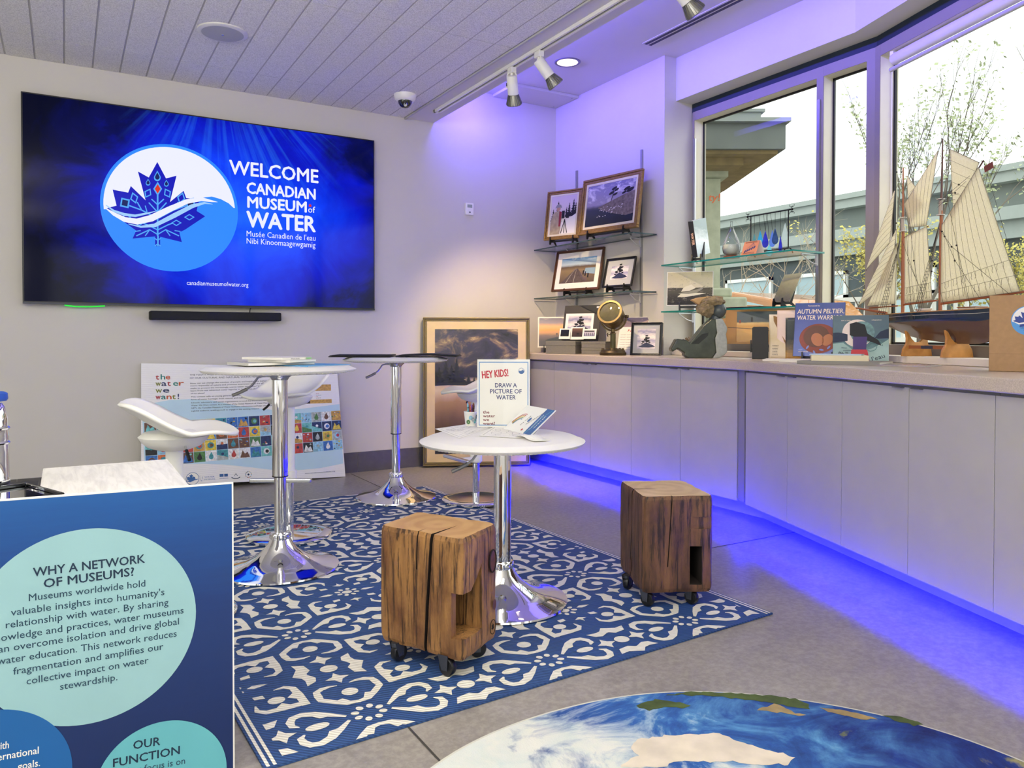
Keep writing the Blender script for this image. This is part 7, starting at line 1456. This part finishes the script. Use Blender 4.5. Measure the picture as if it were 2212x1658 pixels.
# cars
def car(label, x0, y0, color, hh):
    P = [(0, .28), (.02, .62), (.12, .74), (1.05, .92), (1.45, 1.12), (1.95, hh-.06), (2.4, hh), (3.1, hh-.01), (3.7, hh-.12), (4.15, 1.0), (4.28, .9), (4.3, .4), (4.2, .26)]
    t = Thing('car', label, 'car', (x0+.85, y0-2.15, 0), 0, 'cars parked outside'); fr = Frame((x0, y0, 0), (0, -1, 0), (0, 0, 1)); k = -1 if fr.n.x > 0 else 1
    CP = pm('car_paint_'+color[1:], color, .25, coat=.6); m = MB().mat(CP); P2 = [(s, z) for s, z in P]; n = len(P2); a = [fr.p(s, z, 0)+Vector((.10 if z > 1.0 else .0, 0, 0)) for s, z in P2]; b = [fr.p(s, z, 0)+Vector((1.75-(.10 if z > 1.0 else 0), 0, 0)) for s, z in P2]
    m.add(a+b, [tuple(range(n)), tuple(range(n, 2*n))[::-1]]+[(i, n+i, n+(i+1) % n, (i+1) % n) for i in range(n)]); t.part('body', m, bevel=.05, seg=3)
    gm = pm('car_glass', '#a8c8cc', .08, coat=1)
    for nm, q_ in (('front_window', [(1.50, 1.08), (1.98, hh-.12), (2.55, hh-.09), (2.6, 1.06)]), ('rear_window', [(2.68, 1.06), (2.63, hh-.09), (3.15, hh-.10), (3.62, hh-.20), (3.85, 1.06)])):
        m = MB().mat(gm); m.add([fr.p(s, z, 0)+Vector((.085+.0*z, 0, 0)) for s, z in q_], [tuple(range(len(q_)))]); t.part(nm, m, solid=.02)
    m = MB().mat(gm); m.add([(x0+.22, y0-1.10, .96), (x0+1.53, y0-1.10, .96), (x0+1.45, y0-1.93, hh-.07), (x0+.30, y0-1.93, hh-.07)], [(0, 1, 2, 3)]); t.part('windshield', m, solid=.02)
    for s in (.85, 3.45):
        for d_ in (.02, 1.55): m = MB().mat(BLACK); c = Vector((x0+d_, y0-s, .31)); m.lathe([(.16, 0), (.30, 0), (.325, .03), (.325, .17), (.30, .2), (.16, .2)], c, 28, (1, 0, 0)); m.mat(CHROME_R); m.lathe([(0, .01), (.18, .0), (.18, .19), (0, .19)], c, 20, (1, 0, 0)); t.part('wheel', m)
car('orange car parked outside beyond the lower window shelf', 7.2, 9.95, '#b5742e', 1.60)
car('white car parked outside behind the model ship', 7.2, 5.30, '#c9cccc', 1.45)
t = Thing('railing', 'white baluster railing across the street seen through the narrow pane', 'railing', (10.5, 7.2, 0)); m = MB().mat(WFR)
m.bb((10.46, 5.6, 1.56), (10.54, 9.2, 1.63)); m.bb((10.46, 5.6, .95), (10.54, 9.2, 1.01)); m.bb((10.3, 5.6, -.02), (10.7, 9.2, .95)); t.part('rail', m)
for k in range(24): m = MB().mat(WFR); m.bb((10.48, 5.65+.15*k, 1.0), (10.52, 5.69+.15*k, 1.57)); t.part('baluster', m)
# trees: bare branching limbs with spring buds
def tree(label, base, h, spread, seed, bark, bud, levels=5, budn=1.0, lean=(0, 0)):
    rn = random.Random(seed); t = Thing('street_tree', label, 'tree', tuple(base), 0, 'street trees'); B = Vector(base); br = MB().mat(bark); tips = []
    def grow(p, d, L_, r, lv):
        pts = [p]; q_ = p.copy(); dd = d.copy(); n = 4
        for i in range(n): dd = (dd+Vector((rn.uniform(-1, 1), rn.uniform(-1, 1), rn.uniform(-.3, .6)))*.13).normalized(); q_ = q_+dd*L_/n; pts.append(q_.copy())
        br.tube(pts, [r*.85*(1-.45*i/n) for i in range(n+1)], 5 if lv < 2 else 4)
        if lv <= 2: tips.extend(pts[1:])
        if lv == 0: return
        for k in range(rn.choice((2, 3, 3)) if lv > 1 else 3):
            a = rn.uniform(.25, .75)*spread; az = rn.uniform(0, 2*PI); s = dd.orthogonal().normalized(); s = Matrix.Rotation(az, 3, dd) @ s; nd = (dd*math.cos(a)+s*math.sin(a)+Vector((0, 0, .12))).normalized(); st_ = pts[rn.choice((2, 3, 4, 4))]
            grow(st_, nd, L_*rn.uniform(.62, .82), r*.55, lv-1)
    tr = MB().mat(bark); th = h*.28; tr.tube([B, B+Vector((lean[0]*.5, lean[1]*.5, th*.5)), B+Vector((lean[0], lean[1], th))], [h*.016, h*.013, h*.011], 10); t.part('trunk', tr)
    for k in range(5): a = 2*PI*k/5+rn.random(); grow(B+Vector((lean[0], lean[1], th*(.75+.06*k))), Vector((math.cos(a)*.5*spread, math.sin(a)*.5*spread, 1)).normalized(), h*.26, h*.0075, levels-1)
    t.part('branches', br)
    if budn > 0:
        bm_ = MB().mat(bud)
        for p in tips:
            for k in range(3):
                if rn.random() > budn: continue
                c = p+Vector((rn.uniform(-1, 1), rn.uniform(-1, 1), rn.uniform(-1, 1)))*.10; s = rn.uniform(.014, .034); a = Vector((rn.uniform(-1, 1), rn.uniform(-1, 1), rn.uniform(-1, 1))).normalized()*s; b = a.orthogonal().normalized()*s*.8
                bm_.add([c-a, c+b, c+a, c-b], [(0, 1, 2, 3)])
        bo = t.part('buds', bm_); bo['kind'] = 'stuff'
BARK = pm('grey_bark', '#6f675b', .9, var=.15); BARKP = pm('pale_bark', '#b9ae98', .9, var=.1); BUD = pm('yellow_green_bud', '#c9bf6a', .8, var=.2, vscale=5); BUD2 = pm('pale_green_bud', '#a9b28a', .8, var=.2, vscale=5)
p = dpt(1648, 700, 10.5); tree('pale bare tree beyond the left window pane', (p.x, p.y, -.02), 3.0, 1.5, 4, BARKP, BUD, 5, 0)
p = dpt(1990, 700, 9.5); tree('tall budding tree behind the model ship', (p.x, p.y, -.02), 4.3, .42, 21, BARK, BUD2, 5, .55)
p = dpt(1885, 700, 11.0); tree('yellow budding tree behind the narrow pane and mullion', (p.x, p.y, -.02), 3.0, .5, 8, BARK, BUD, 5, .9)
p = dpt(2165, 700, 10.5); tree('low yellow budding tree right of the schooner sails', (p.x, p.y, -.02), 2.6, .7, 15, BARK, BUD, 5, .9)
p = dpt(2345, 700, 12.0); tree('budding tree at the right edge of the big window', (p.x, p.y, -.02), 6.0, .32, 33, BARK, BUD2, 4, .5)
